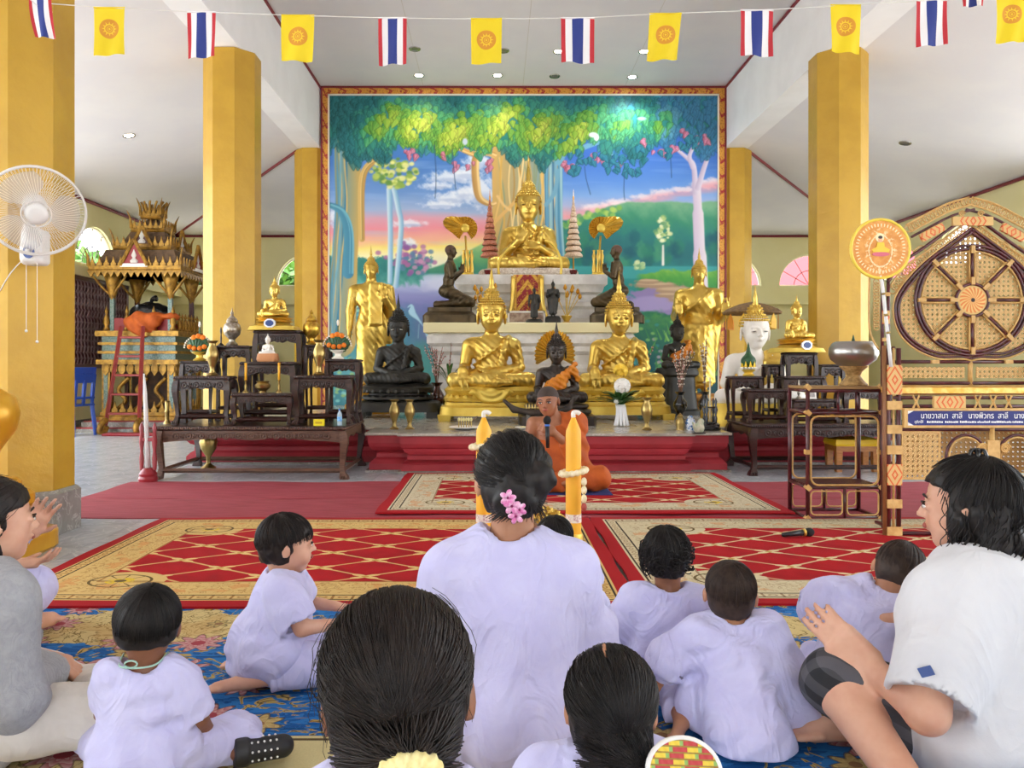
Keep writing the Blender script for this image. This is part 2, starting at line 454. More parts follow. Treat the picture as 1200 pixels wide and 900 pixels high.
# walls with arched fanlights
ARCH_R, ARCH_Z = .64, 2.58
def arch_wall(name, L, z1, centres, mtx, t=.15):
    mb = MB(); xs = {0.0, L}
    for c in centres:
        for k in range(17): xs.add(c - ARCH_R * math.cos(PI * k / 16))
    xs = sorted(x for x in xs if 0 <= x <= L)
    for a, b in zip(xs, xs[1:]):
        mid = (a + b) / 2; c = [q for q in centres if abs(mid - q) < ARCH_R]
        if not c: segs = [((a, 0), (b, 0), (b, z1), (a, z1))]
        else:
            ya = ARCH_Z + math.sqrt(max(ARCH_R ** 2 - (a - c[0]) ** 2, 0)); yb = ARCH_Z + math.sqrt(max(ARCH_R ** 2 - (b - c[0]) ** 2, 0))
            segs = [((a, 0), (b, 0), (b, ARCH_Z), (a, ARCH_Z)), ((a, ya), (b, yb), (b, z1), (a, z1))]
        for s_ in segs:
            vs = [Vector((x, 0, z)) for x, z in s_] + [Vector((x, t, z)) for x, z in s_]
            mb.add([mtx @ v for v in vs], [(0, 1, 2, 3), (7, 6, 5, 4), (0, 4, 5, 1), (1, 5, 6, 2), (2, 6, 7, 3), (3, 7, 4, 0)])
    return struct(name, mb, M_WALL)
def T(x, y, z, rz=0): return Matrix.Translation((x, y, z)) @ Matrix.Rotation(rz, 4, 'Z')
bx_ = [-5.5, -3.77, 4.73, 6.37]
arch_wall('wall_back', XR - XL, EAVE, [x - XL for x in bx_], T(XL, YB, 0))
LW0 = 10.6
RW0 = 10.2
arch_wall('wall_left', YB - LW0, EAVE, [YB - 12.45, YB - 14.25], T(XL, YB, 0, -PI / 2) @ Matrix.Translation((0, -.15, 0)))
arch_wall('wall_right', YB - RW0, EAVE, [YB - 12.2, YB - 14.0], T(XR, YB, 0, -PI / 2))
M_FRAME = mat('window iron', '#5d4a44', .6)
wn = 0
def fan_window(mtx):
    global wn; wn += 1; mb = MB()
    pts = [mtx @ Vector((ARCH_R * math.cos(PI * k / 16), 0, ARCH_R * math.sin(PI * k / 16))) for k in range(17)]
    mb.tube(pts, .03, 6); mb.tube([pts[0], pts[-1]], .03, 6)
    o = struct('window_%d' % wn, mb, mat('window rim', '#f0e9d2', .6))
    for k in range(1, 6):
        a = PI * k / 6; b = MB().tube([mtx @ Vector((0, 0, 0)), mtx @ Vector((ARCH_R * math.cos(a), 0, ARCH_R * math.sin(a)))], .008, 5)
        b.build('glazing_bar', M_FRAME, o)
    b = MB().tube([mtx @ Vector((.32 * math.cos(PI * k / 12), 0, .32 * math.sin(PI * k / 12))) for k in range(13)], .008, 5); b.build('glazing_bar', M_FRAME, o)
for x in bx_: fan_window(T(x, YB + .07, ARCH_Z))
for y in (12.45, 14.25): fan_window(T(XL - .07, y, ARCH_Z, PI / 2))
for y in (12.2, 14.0): fan_window(T(XR + .07, y, ARCH_Z, PI / 2))
# ledges under the fanlights
struct('trim_10', MB().bx((XL, LW0, 2.36), (XL + .14, YB, 2.5)), M_WALL)
struct('trim_11', MB().bx((XL, YB - .14, 2.2), (CL - .3, YB, 2.32)), M_WALL)
struct('trim_12', MB().bx((CR + .4, YB - .14, 2.2), (XR, YB, 2.32)), M_WALL)
struct('baseboard_back', MB().bx((XL, YB - .03, 0), (XR, YB, .14)), M_BASEM)
struct('baseboard_left', MB().bx((XL, LW0, 0), (XL + .03, YB, .14)), M_BASEM)
# lattice gate window in the left wall
wl = struct('window_20', MB().bx((XL + .01, 11.5, .98), (XL + .03, 13.3, 2.34)), mat('gate backing', '#5a1f2a', .6))
for a, b in (((XL + .02, 11.45, .94), (XL + .09, 13.35, 1.0)), ((XL + .02, 11.45, 2.3), (XL + .09, 13.35, 2.36)), ((XL + .02, 11.45, .94), (XL + .09, 11.52, 2.36)), ((XL + .02, 13.28, .94), (XL + .09, 13.35, 2.36))):
    MB().bx(a, b).build('window_frame', mat('gate frame', '#6c4a44', .5), wl)
gs = MB()
gs.bx((-.012, -.012, 0), (.012, .012, 1.3)); sm_ = gs.mesh('gate_slat', mat('gate slat', '#8d5f66', .45, .3, color2='#b9a3a4', scale=9))
zz = MB().tube([(.015, (.04 if k % 2 else -.04), 1.3 * k / 14) for k in range(15)], .009, 4).mesh('gate_lattice', mat('gate lattice', '#a98d90', .4, .4))
for k in range(18):
    y = 11.6 + k * .098
    link('gate_slat', sm_, wl, (XL + .05, y, 1.0)); link('gate_lattice', zz, wl, (XL + .06, y + .049, 1.0))
wf_ = MB()
for a, b in (((XL - .15, -5.15, -.3), (-1.2, -5, EAVE + .9)), ((1.6, -5.15, -.3), (XR + .15, -5, EAVE + .9)), ((-1.2, -5.15, 3.0), (1.6, -5, NAVE))): wf_.bx(a, b)
struct('wall_light_block', wf_, M_BEAMW)  # unseen wall added behind the camera; its opening limits daylight on the foreground
# trees and a house outside the fanlights
M_FOL = mat('foliage', '#3c6420', .7, color2='#5c8a30', scale=3)
for x, y, s_, lb in ((-10.3, 18.4, .85, 'leafy green tree outside the wall fanlights beside the pavilion'), (-7.4, 20.8, .85, 'leafy green tree outside the back wall behind the pavilion'), (-4.75, 19.4, .8, 'leafy green tree outside the back wall behind the mural edge')):
    t = thing('tree', lb, 'tree', (x, y, -.3)); MB().tube([(0, 0, 0), (.1, 0, 1.6), (0, .1, 2.6)], [.16, .12, .08], 8).build('trunk', mat('bark', '#6d5a48', .9), t, True)
    mb = MB()
    for i in range(1500):
        d = Vector((rnd.gauss(0, 1), rnd.gauss(0, 1), rnd.gauss(0, 1))).normalized() * rnd.uniform(.4, 1) * 1.5 * s_; c = Vector((d.x, d.y, d.z * .8 + 3.2)); a = Vector((rnd.uniform(-1, 1), rnd.uniform(-1, 1), rnd.uniform(-1, 1))).normalized(); b = a.orthogonal().normalized() * .09; a = a * .16
        mb.add([c - a, c + b, c + a, c - b], [(0, 1, 2, 3)])
    me = bpy.data.meshes.new('foliage'); me.from_pydata(mb.v, [], mb.f); me.materials.append(M_FOL); link('foliage', me, t, kind='stuff')
t = thing('house', 'white house with a pink roof seen through the fanlight behind the alms bowl', 'house', (8.6, 24, -.3)); MB().bx((-4, -2, 0), (4, 2, 3.4)).build('wall', mat('white render', '#b8b4ae', .8), t); MB().prism([(-4.4, 3.4), (4.4, 3.4), (3.2, 4.9), (-3.2, 4.9)], 4.6).build('roof', mat('pink roof', '#a8484e', .7), t); MB().bx((-1.5, -2.05, 1), (-.4, -1.98, 2.3)).build('window', M_FRAME, t)
# altar wall between the last columns
struct('wall_altar', MB().bx((CL + .2, 12.0, 0), (CR - .2, 12.3, NAVE)), M_BEAMW)
# columns
def octa(w): a = w / 2; return [(a / math.cos(PI / 8) * math.cos(PI / 8 + k * PI / 4), a / math.cos(PI / 8) * math.sin(PI / 8 + k * PI / 4)) for k in range(8)]
def column(x, y, label, top=BEAM):
    t = thing('column', label, 'column', (x, y, 0), 0, 'gold columns along the nave')
    R = .2775 / math.cos(PI / 8)
    MB().lathe([(R, .26), (R, top - .004)], n=8, off=.5).build('shaft', M_COL, t)
    MB().lathe([(R + .035, 0), (R + .035, .24), (R + .012, .262)], n=8, off=.5).build('column_base', M_BASEM, t)
    return t
column(CL, COLY[0], 'gold octagonal column carrying the white wall fan')
column(CL, COLY[1], 'gold octagonal column behind the carved altar table with the gold seated statue')
column(CL, COLY[2], 'gold octagonal column at the mural edge nearest the preaching pavilion')
column(CR, COLY[0], 'gold octagonal column standing beside the rattan throne')
column(CR, COLY[1], 'gold octagonal column behind the steel alms bowl')
column(CR, COLY[2], 'gold octagonal column at the mural edge beside the raised-hand standing statue')
for y in (.84, -2.9):
    for x in (CL, CR): struct('trim_%d' % (30 + int(y * 10) + (x > 0) + 40), MB().lathe([(.3, 0), (.3, BEAM)], (x, y, 0), 8, off=.5), M_COL)
for k, y in enumerate((-4.8, -1, 2.8, 6.6, 10.0)):
    struct('trim_%d' % (90 + k), MB().bx((XL - .15, y - .15, -.3), (XL + .1, y + .15, EAVE)), M_WALL)
    struct('trim_%d' % (190 + k), MB().bx((XR - .1, y - .15, -.3), (XR + .15, y + .15, EAVE)), M_WALL)
# altar platform, three set-backs, red mouldings and marble top
PZ = .367
plat_prof = [(.0, .02), (.0, .075), (-.03, .11), (-.06, .13), (-.06, .165), (-.075, .18), (-.03, .20), (.0, .235), (.01, .27), (.01, .34)]
def tier(x0, x1, y0, y1, nm):
    o = struct(nm, rect_rings(MB(), x0, x1, y0, y1, plat_prof), M_RED)
    rect_rings(MB(), x0, x1, y0, y1, [(.03, 0), (.03, .02)]).build('plinth_strip', M_BASEM, o)
    rect_rings(MB(), x0, x1, y0, y1, [(.03, .342), (.035, .348), (.035, PZ), (.03, PZ + .001)]).build('marble_top', M_MARB, o)
tier(-.86, 1.80, 7.06, 7.08, 'trim_40'); tier(-1.17, 2.16, 7.15, 7.648, 'trim_41'); tier(-3.1, 3.98, 7.72, 11.98, 'trim_42')
# ------------------------------------------------------------------ downlights
M_LAMP = mat('lamp glow', '#ffffff', .5, emit='#fff3dc', estr=18)
M_LAMPC = mat('cool lamp glow', '#ffffff', .5, emit='#e6f2ff', estr=25)
M_CHROME = mat('lamp ring', '#b8b4ae', .25, .9); M_DARKL = mat('unlit lamp', '#77736f', .3, .5)
def downlight(p, state, label, tilt=0):
    t = thing('downlight', label, 'ceiling light', p, 0, 'recessed ceiling downlights'); t.rotation_euler = (0, tilt, 0)
    MB().lathe([(.055, -.001), (.075, -.014), (.08, -.008), (.08, .0)], n=20, cap=False).build('ring', M_CHROME, t, True)
    MB().lathe([(.0005, -.004), (.057, -.006)], n=20).build('bulb', {'w': M_LAMP, 'c': M_LAMPC, 'o': M_DARKL}[state], t)
    if state != 'o':
        d = bpy.data.lights.new('downlight_lamp', 'SPOT'); d.energy = 16 if state == 'w' else 40; d.spot_size = 2.4; d.spot_blend = .8; d.shadow_soft_size = .05
        d.color = (1, .9, .75) if state == 'w' else (.85, .94, 1)
        l = bpy.data.objects.new('downlight_lamp', d); COL.objects.link(l); l.parent = t; l.location = (0, 0, -.03)
for px, py, st, lb in ((491, 88, 'w', 'lit warm downlight above the mural\'s twin-trunk tree'), (583, 88, 'w', 'lit warm downlight above the central mural tree'),
                       (655, 60, 'w', 'lit warm downlight behind a striped flag'), (755, 60, 'w', 'lit warm downlight beside a yellow wheel flag'),
                       (741, 90, 'c', 'bright cool white downlight close to the mural'), (486, 57, 'o', 'unlit downlight beside a striped flag'),
                       (650, 89, 'o', 'unlit downlight between two lit ones close to the mural'), (590, 59, 'o', 'unlit downlight behind a yellow wheel flag')):
    D = (NAVE - EYE) * F / (427 - py); q = P(px, py, D); q.z = NAVE
    downlight(q, st, lb)
downlight((-4.76, 10.0, BEAM + .01 + (3.06 - 4.76) * (BEAM + .01 - EAVE + .02) / (6.55 - 3.06)), 'w', 'lit downlight in the sloping aisle ceiling above the preaching pavilion', -math.atan(.218))
downlight((5.55, 10.4, BEAM + .01 - (5.55 - 3.92) * (BEAM + .03 - EAVE) / (7.43 - 3.92)), 'o', 'unlit downlight in the sloping aisle ceiling above the rattan throne', math.atan(.222))
# ------------------------------------------------------------------ the painted altar wall (colours painted per vertex of a fine grid)
MD = 11.85
def paint_mural():
    x0, x1, y0, y1 = 384.5, 841.5, 110.5, 476.0; s = 1.12
    W, H = int((x1 - x0) * s), int((y1 - y0) * s)
    X, Y = np.meshgrid(np.linspace(x0, x1, W), np.linspace(y0, y1, H)); rg = np.random.RandomState(3)
    C = np.zeros((H, W, 3))
    memo = {}
    def nz(fx, fy, seed, oct_=4):
        if (fx, fy, seed) in memo: return memo[fx, fy, seed]
        memo[fx, fy, seed] = nz_(fx, fy, seed, oct_); return memo[fx, fy, seed]
    def nz_(fx, fy, seed, oct_=4):
        r = np.random.RandomState(seed); out = np.zeros_like(X); a = 1; t = 0
        for o in range(oct_):
            ph = r.rand(6) * 6.28; u = X * fx * 2 ** o; v = Y * fy * 2 ** o
            out += a * (np.sin(u + ph[0] + 1.7 * np.sin(v * .8 + ph[1])) * np.sin(v + ph[2] + 1.5 * np.sin(u * .7 + ph[3])) + .5 * np.sin(u * 1.3 - v * .9 + ph[4])); t += a * 1.2; a *= .55
        return out / t
    def ramp(v, stops):
        xs = [q[0] for q in stops]; cs = np.array([[int(q[1][i:i + 2], 16) / 255 for i in (1, 3, 5)] for q in stops])
        return np.stack([np.interp(v, xs, cs[:, i]) for i in range(3)], -1)
    def rgb(h): return np.array([int(h[i:i + 2], 16) / 255 for i in (1, 3, 5)])
    WIN = [slice(None), slice(None)]
    def put(mask, col):
        col = rgb(col) if isinstance(col, str) else col
        w = tuple(WIN) if mask.shape != X.shape else (slice(None), slice(None))
        C[w] = C[w] * (1 - mask[..., None]) + col * mask[..., None]
    def window(a0, a1, b0, b1):
        j0 = int(np.clip((a0 - x0) / (x1 - x0) * (W - 1) - 2, 0, W - 2)); j1 = int(np.clip((a1 - x0) / (x1 - x0) * (W - 1) + 3, j0 + 1, W))
        i0 = int(np.clip((b0 - y0) / (y1 - y0) * (H - 1) - 2, 0, H - 2)); i1 = int(np.clip((b1 - y0) / (y1 - y0) * (H - 1) + 3, i0 + 1, H))
        WIN[:] = [slice(i0, i1), slice(j0, j1)]; return X[i0:i1, j0:j1], Y[i0:i1, j0:j1]
    def sst(a, b, v): t = np.clip((v - a) / (b - a), 0, 1); return t * t * (3 - 2 * t)
    def blob(cx, cy, rx, ry, soft=.35, n=None, na=.3):
        X_, Y_ = window(cx - rx * 2, cx + rx * 2, cy - ry * 2, cy + ry * 2)
        d = np.sqrt(((X_ - cx) / rx) ** 2 + ((Y_ - cy) / ry) ** 2)
        if n is not None: d = d + n[tuple(WIN)] * na
        return 1 - sst(1 - soft, 1 + soft, d)
    def stroke(pts, w, col, soft=1.0, col2=None):
        wm = max(w) if hasattr(w, '__len__') else w; X_, Y_ = window(min(p[0] for p in pts) - wm, max(p[0] for p in pts) + wm, min(p[1] for p in pts) - wm, max(p[1] for p in pts) + wm)
        d = np.full_like(X_, 1e9); ww = np.zeros_like(X_); sd = np.zeros_like(X_)
        ws = w if hasattr(w, '__len__') else [w] * len(pts)
        for i in range(len(pts) - 1):
            (ax, ay), (bx, by) = pts[i], pts[i + 1]; L = (bx - ax) ** 2 + (by - ay) ** 2 + 1e-9
            t = np.clip(((X_ - ax) * (bx - ax) + (Y_ - ay) * (by - ay)) / L, 0, 1)
            dd = np.hypot(X_ - ax - t * (bx - ax), Y_ - ay - t * (by - ay)); m = dd < d
            d = np.where(m, dd, d); ww = np.where(m, ws[i] + (ws[i + 1] - ws[i]) * t, ww)
            sd = np.where(m, ((X_ - ax) * (by - ay) - (Y_ - ay) * (bx - ax)) / math.sqrt(L), sd)
        mk = 1 - sst(-soft, soft, d - ww / 2)
        if col2 is None: put(mk, col)
        else:
            t = np.clip(.5 + sd / np.maximum(ww, .1), 0, 1)[..., None]; put(mk, rgb(col) * (1 - t) + rgb(col2) * t)
    def smooth_pts(p, n=8): return [(q.x, q.y) for q in bez([(a, b, 0) for a, b in p], n)]
    # sky
    left = ramp(Y + 6 * nz(.02, .05, 1), [(110, '#2f6fb0'), (190, '#4a7cc4'), (225, '#6d96d2'), (248, '#9fb3d6'), (258, '#d9a2b4'), (270, '#e8919b'), (281, '#efb493'), (290, '#f4df7e'), (300, '#f6ecb4'), (318, '#dfe3dc'), (330, '#c4cbe0')])
    right = ramp(Y + 5 * nz(.02, .05, 2) + (X - 740) * .0, [(110, '#2f62b4'), (180, '#3f6fc6'), (210, '#5a8bd6'), (228, '#7fa7df'), (242, '#a9b3d8'), (252, '#e2a3ae'), (264, '#ec9a9c'), (280, '#d7b0a8')])
    C[:] = left + (right - left) * sst(560, 640, X)[..., None]
    st_ = nz(.015, .16, 9); put(np.clip(st_ - .25, 0, 1) * .5 * sst(120, 200, Y), '#a9c6ee')
    # clouds
    for (cx, cy, rx, ry) in ((400, 255, 12, 9), (530, 208, 22, 5), (545, 203, 12, 5), (512, 218, 14, 3), (530, 232, 18, 5), (545, 226, 10, 6), (516, 240, 16, 3), (565, 225, 12, 13), (480, 262, 14, 3), (560, 190, 12, 6), (430, 178, 14, 5), (476, 285, 10, 4)):
        m = blob(cx, cy, rx * 1.25, ry * 1.3, .5, nz(.35, .4, int(cx)), .5); put(m * .85, '#e9eef8')
        put(blob(cx + 1, cy + ry * .7, rx, ry * .6, .5) * .5, '#8fa6d0')
    for (cx, cy, rx, ry) in ((700, 243, 16, 4), (722, 237, 14, 4), (756, 231, 14, 3.5), (775, 226, 12, 4), (826, 216, 14, 5), (800, 222, 14, 3), (840, 212, 12, 4), (735, 240, 25, 3)):
        put(blob(cx, cy, rx, ry, .5, nz(.3, .4, int(cx)), .5) * .8, '#f3dfe2'); put(blob(cx, cy + 5, rx * 1.3, ry, .6) * .55, '#e79aa4')
    # far water and left bank
    put(sst(316, 320, Y) * (1 - sst(620, 640, X)), ramp(Y + 3 * nz(.05, .3, 5), [(316, '#7fb0b4'), (328, '#b9c3e2'), (345, '#8f92c6'), (362, '#7779b4'), (380, '#7a70a6'), (420, '#5d6f98'), (476, '#3e6a80')]))
    put(blob(520, 333, 26, 9, .6, nz(.1, .3, 8)) * .7, '#d8dcee')
    hill = sst(0, 3, Y - (318 - 40 * np.exp(-((X - 590) / 60.) ** 2))) * (1 - sst(319, 323, Y)) * sst(486, 500, X) * (1 - sst(640, 660, X))
    put(hill, ramp(Y + 5 * nz(.1, .1, 4), [(285, '#9cc884'), (305, '#5f9f6c'), (322, '#2f7b70')]))
    bank = (1 - sst(-3, 3, np.abs(X - 430) - 78 + 1.1 * np.maximum(Y - 300, -30) * .4 + 5 * nz(.25, .25, 11))) * sst(300, 304, Y + 6 * nz(.3, .3, 12)) * (1 - sst(330, 338, Y + 5 * nz(.3, .2, 13)))
    put(bank, ramp(Y + 8 * nz(.3, .3, 14), [(292, '#3a8a7c'), (315, '#2f7c79'), (335, '#5aa39a')]))
    for i in range(70):
        cx, cy = rg.normal(484, 14), rg.normal(304, 8); put(blob(cx, cy, 3.2, 2.6, .4) * .8, ['#a86a9c', '#8b5a98', '#c690b4', '#5a7fa0'][i % 4])
    # right hill, meadow and lake
    hy = 236 + 22 * sst(745, 655, X) + 2 * nz(.08, .01, 21)
    put(sst(-1, 2, Y - hy) * sst(648, 656, X), ramp(Y + 8 * nz(.12, .12, 22) - (X - 740) * .05, [(236, '#7bb08a'), (256, '#3f8f72'), (275, '#2f7d78'), (296, '#2a6d74'), (320, '#2b8a86')]))
    for i in range(40):
        cx = 662 + i * 1.6 + rg.normal(0, 3); put(blob(cx, 262 - (cx - 662) * .28 + rg.normal(0, 3), 3.2, 3, .4) * .8, ['#8fbf5e', '#b5d06c', '#5a9c60'][i % 3])
    for i in range(60):
        cx = rg.uniform(660, 840); cy = rg.uniform(278, 308); put(blob(cx, cy, 6, 8, .4, nz(.4, .4, 30 + i % 4), .3) * .6, ['#2a6e74', '#2f7f68', '#1f5c6a', '#4d9a74'][i % 4])
    put(sst(311, 313, Y) * (1 - sst(325, 328, Y)) * sst(640, 660, X), '#3f9c9c')
    put(sst(0, 3, Y - 318 - 5 * nz(.08, .1, 31) + (X - 760) * .03) * sst(742, 756, X), ramp(Y + 4 * nz(.3, .3, 32), [(312, '#8fbf4e'), (326, '#4f9c46'), (350, '#2d7d4c'), (380, '#236a56')]))
    put(blob(775, 350, 42, 16, .12, nz(.08, .12, 33), .5), '#8f7fb0'); put(blob(765, 356, 30, 9, .2) * .7, '#a99bc8')
    for (cx, cy, rx, ry) in ((768, 334, 26, 4), (790, 340, 24, 5), (800, 350, 18, 5), (782, 346, 14, 3), (806, 360, 16, 6), (760, 330, 14, 3)):
        put(blob(cx, cy, rx, ry, .25, nz(.3, .3, int(cy)), .3), '#a98c72'); put(blob(cx, cy - 1.5, rx * .8, ry * .4, .4) * .7, '#d2b894')
    put(sst(366, 374, Y + 6 * nz(.2, .2, 34)) * sst(735, 748, X), ramp(Y + 9 * nz(.3, .3, 35), [(366, '#4f8f50'), (390, '#2f6d58'), (430, '#235a60'), (476, '#1e4c5a')]))
    # lower left plants
    put(sst(350, 380, Y + 14 * nz(.1, .1, 36)) * (1 - sst(450, 520, X)), ramp(Y + 14 * nz(.25, .25, 37), [(340, '#3f8f9c'), (380, '#2f7f90'), (430, '#5f9fa8'), (476, '#3c7c88')]))
    put(sst(395, 415, Y + 8 * nz(.15, .1, 38)) * sst(440, 470, X) * (1 - sst(740, 760, X)), '#4f8f8c')
    for i in range(420):
        side = i % 3; cx = rg.uniform(386, 450) if side < 2 else rg.uniform(742, 840); cy = rg.uniform(335, 470) if side < 2 else rg.uniform(375, 470)
        put(blob(cx, cy, 2.6, 1.8, .4) * .75, ['#5fb0bc', '#2c6f8c', '#8fd0c8', '#3f8f6c', '#a9c878'][i % 5] if side < 2 else ['#6fae5a', '#2f7a50', '#8fc06a', '#3a8a8a', '#c9a8b8'][i % 5])
    for i in range(60):
        cx, cy = rg.uniform(760, 838), rg.uniform(378, 420); a = rg.uniform(-1, 1); stroke([(cx, cy + 12), (cx + a * 8, cy)], [2.2, .4], ['#5f9f4e', '#8fc46a', '#3f8050'][i % 3], .6)
    # herons
    for sx, sy in ((482, 366), (502, 392)):
        stroke(smooth_pts([(sx - 4, sy - 6), (sx, sy - 8), (sx + 1, sy), (sx + 8, sy + 8), (sx + 14, sy + 16)], 5), [1, 1.6, 1.6, 1.8, 2.5, 3.2, 5, 6, 7, 8, 8, 7, 6, 5, 4, 3, 2, 2, 1, 1, 1], '#a9d0e2', .8)
        stroke([(sx + 9, sy + 14), (sx + 8, sy + 30)], 1, '#7fa9bf', .6)
    # trunks
    def trunk(pts, ws, n, seed, cl, cr, tone):
        P_ = smooth_pts(pts, 6); wv = np.interp(np.linspace(0, 1, len(P_)), np.linspace(0, 1, len(ws)), ws)
        stroke(P_, list(wv), cl, 1, cr); r = np.random.RandomState(seed)
        for i in range(n):
            o = r.uniform(-.46, .46); stroke([(x + o * w + math.sin(y * .05 + i) * w * .04, y) for (x, y), w in zip(P_, wv)], r.uniform(.8, 2.2), tone[i % len(tone)], .8)
    trunk([(406, 165), (408, 230), (404, 300), (398, 400)], [30, 30, 30, 38], 9, 1, '#4f8fae', '#c9a45a', ['#3f7f9c', '#6fa3b4', '#8f8f6a', '#d9b56a', '#2f6f90'])
    trunk([(424, 280), (424, 215), (434, 192), (457, 182)], [7, 8, 8, 5], 3, 2, '#b98f4a', '#d9b870', ['#e2c27c', '#8a7a4a'])
    trunk([(386, 240), (400, 248), (408, 272), (408, 320)], [6, 9, 11, 13], 3, 4, '#4f90a8', '#3a7898', ['#6fb0c0'])
    for a, b in (((456, 222), (457, 330)), ((462, 222), (470, 268))):
        stroke(smooth_pts([a, ((a[0] + b[0]) / 2 + 1, (a[1] + b[1]) / 2), b] + ([(464, 335)] if b[0] > 460 else []), 6), 6, '#dcecf2', 1, '#6fa6cc')
    trunk([(618, 185), (618, 240), (616, 300), (620, 400)], [84, 82, 88, 104], 26, 6, '#d0a860', '#5f98b8', ['#e0bb70', '#b08a4a', '#8a9a7c', '#cfa858', '#f0d494'])
    for i in range(12):
        o = rg.uniform(20, 42); stroke([(618 + o, 190), (618 + o * 1.02, 260), (618 + o * 1.25, 400)], rg.uniform(1.5, 3), ['#4a86ac', '#79adc6', '#3a6f96', '#9cc4cc'][i % 4], .8)
    trunk([(579, 182), (570, 179), (561, 181), (557, 190), (558, 215), (562, 232), (574, 239), (580, 238)], [6, 7, 8, 9, 9, 8, 6, 3], 2, 8, '#a97f46', '#dcb872', ['#e9cc90'])
    trunk([(561, 182), (548, 178), (530, 170), (514, 163)], [8, 6, 5, 3], 1, 9, '#dcb46a', '#b98b4a', ['#ecd08c'])
    stroke([(470, 165), (485, 163), (492, 160)], [2, 4, 3], '#d0a468'); stroke([(541, 174), (537, 165)], 2.5, '#c09a60')
    stroke(smooth_pts([(640, 240), (650, 225), (654, 200)]), 5, '#6fa2bc'); stroke(smooth_pts([(575, 265), (592, 248), (604, 236)]), 4, '#d9b06c'); stroke(smooth_pts([(583, 230), (590, 240), (597, 246)]), 3, '#e2c080')
    stroke(smooth_pts([(656, 190), (660, 180), (676, 176), (694, 169), (706, 166), (714, 174), (716, 180)]), [9] * 10 + [6] * 40, '#6fa8c4', 1)
    stroke(smooth_pts([(816, 215), (818, 250), (820, 300), (824, 380)]), [10] * 8 + [13] * 8 + [16] * 9, '#c9b8d0', 1, '#e8dde6')
    for p_, w_ in (([(815, 225), (813, 195), (806, 186), (793, 175)], 6), ([(812, 196), (808, 183), (814, 170)], 5), ([(818, 220), (824, 200), (830, 182), (835, 162)], 6)): stroke(smooth_pts(p_, 6), list(np.linspace(w_ + 1, w_ - 2.5, 19)), '#e0d6e4', .8, '#b9a9c4')
    # small crowns
    for cx, cy, rx, ry, n, cs in ((462, 203, 27, 17, 90, ['#c9cf6a', '#e6e694', '#8fae4e', '#5f8f4a', '#b4c85e']), (777, 272, 9, 18, 60, ['#e0e6b0', '#bcd08a', '#8fb878', '#f0f2cc', '#6fa070']), (749, 312, 6, 6, 24, ['#d8e4b0', '#a8c890', '#7fae80'])):
        for i in range(n):
            a = rg.uniform(0, 6.28); r = math.sqrt(rg.uniform(0, 1)); q = rg.uniform(2, 4.5) * (1 if rx > 20 else .7)
            put(blob(cx + rx * r * math.cos(a), cy + ry * r * math.sin(a) * (1 if rx > 20 else (.6 + .4 * (a > 3.14))), q, q * .8, .4) * .9, cs[i % len(cs)])
    stroke([(777, 288), (777, 310)], [2, 3], '#e8e4dc')
    # canopy: deep teal mass, then heart-shaped leaves
    edge = 178 + 9 * np.sin(X * .06 + 1) + 6 * np.sin(X * .17) + 4 * np.sin(X * .41) - 16 * np.exp(-((X - 540) / 20.) ** 2) + 8 * np.exp(-((X - 600) / 30.) ** 2) - 10 * sst(700, 790, X) * np.abs(np.sin(X * .05))
    base = ramp(Y + 7 * nz(.1, .1, 50), [(110, '#2f7f8e'), (150, '#2f8478'), (200, '#236f74')])
    put(1 - sst(-3, 3, Y - edge + 5 * nz(.5, .5, 51)), base)
    put(blob(745, 112, 60, 26, .7) * .5, '#4fb4dc'); put(blob(480, 118, 40, 20, .7) * .25, '#7fc4b8')  # lamp glow below two downlights, put into the mural colours
    def leaf(cx, cy, L, ang, col, hi, al=1.0):
        i0 = int((cy - L * 1.1 - y0) / (y1 - y0) * H); i1 = int((cy + L * 1.1 - y0) / (y1 - y0) * H) + 2
        j0 = int((cx - L * 1.1 - x0) / (x1 - x0) * W); j1 = int((cx + L * 1.1 - x0) / (x1 - x0) * W) + 2
        i0, j0 = max(i0, 0), max(j0, 0); i1, j1 = min(i1, H), min(j1, W)
        if i1 <= i0 or j1 <= j0: return
        x = X[i0:i1, j0:j1] - cx; y = Y[i0:i1, j0:j1] - cy; c, s_ = math.cos(ang), math.sin(ang)
        u = x * c - y * s_; v = (x * s_ + y * c) / L + .4
        w = np.where((v > -.08) & (v < 1), .52 * np.sqrt(np.clip((v + .08) / .3, 0, 1)) * np.clip(1.05 - v, 0, 1) ** .75, 0) * L
        m = np.clip((w - np.abs(u)) / .7 + .5, 0, 1) * (w > 0) * al
        t = np.clip(.5 + u / (L * .7), 0, 1); t = np.where(np.abs(u) < .4, .9, t * .85); rim = np.clip(1 - (w - np.abs(u)) / 1.3, 0, 1)
        c3 = (rgb(col) * (1 - t[..., None]) + rgb(hi) * t[..., None]) * (1 - .38 * rim[..., None])
        C[i0:i1, j0:j1] = C[i0:i1, j0:j1] * (1 - m[..., None]) + c3 * m[..., None]
    lv = []
    for i in range(1900):
        cx, cy = rg.uniform(384, 842), rg.uniform(112, 205)
        e = 180 + 9 * math.sin(cx * .06 + 1) + 6 * math.sin(cx * .17) - 14 * math.exp(-((cx - 540) / 20.) ** 2) + 10 * math.exp(-((cx - 600) / 30.) ** 2) - 10 * (cx > 720) * abs(math.sin(cx * .05))
        if cy > e + 3: continue
        br = math.exp(-((cx - 590) / 150.) ** 4) * math.exp(-((cy - 152 - 6 * math.sin(cx * .05)) / 28.) ** 2) * 1.1 + .55 * math.exp(-((cx - 770) / 26.) ** 2 - ((cy - 142) / 20.) ** 2) + .5 * math.exp(-((cx - 462) / 40.) ** 2 - ((cy - 145) / 22.) ** 2)
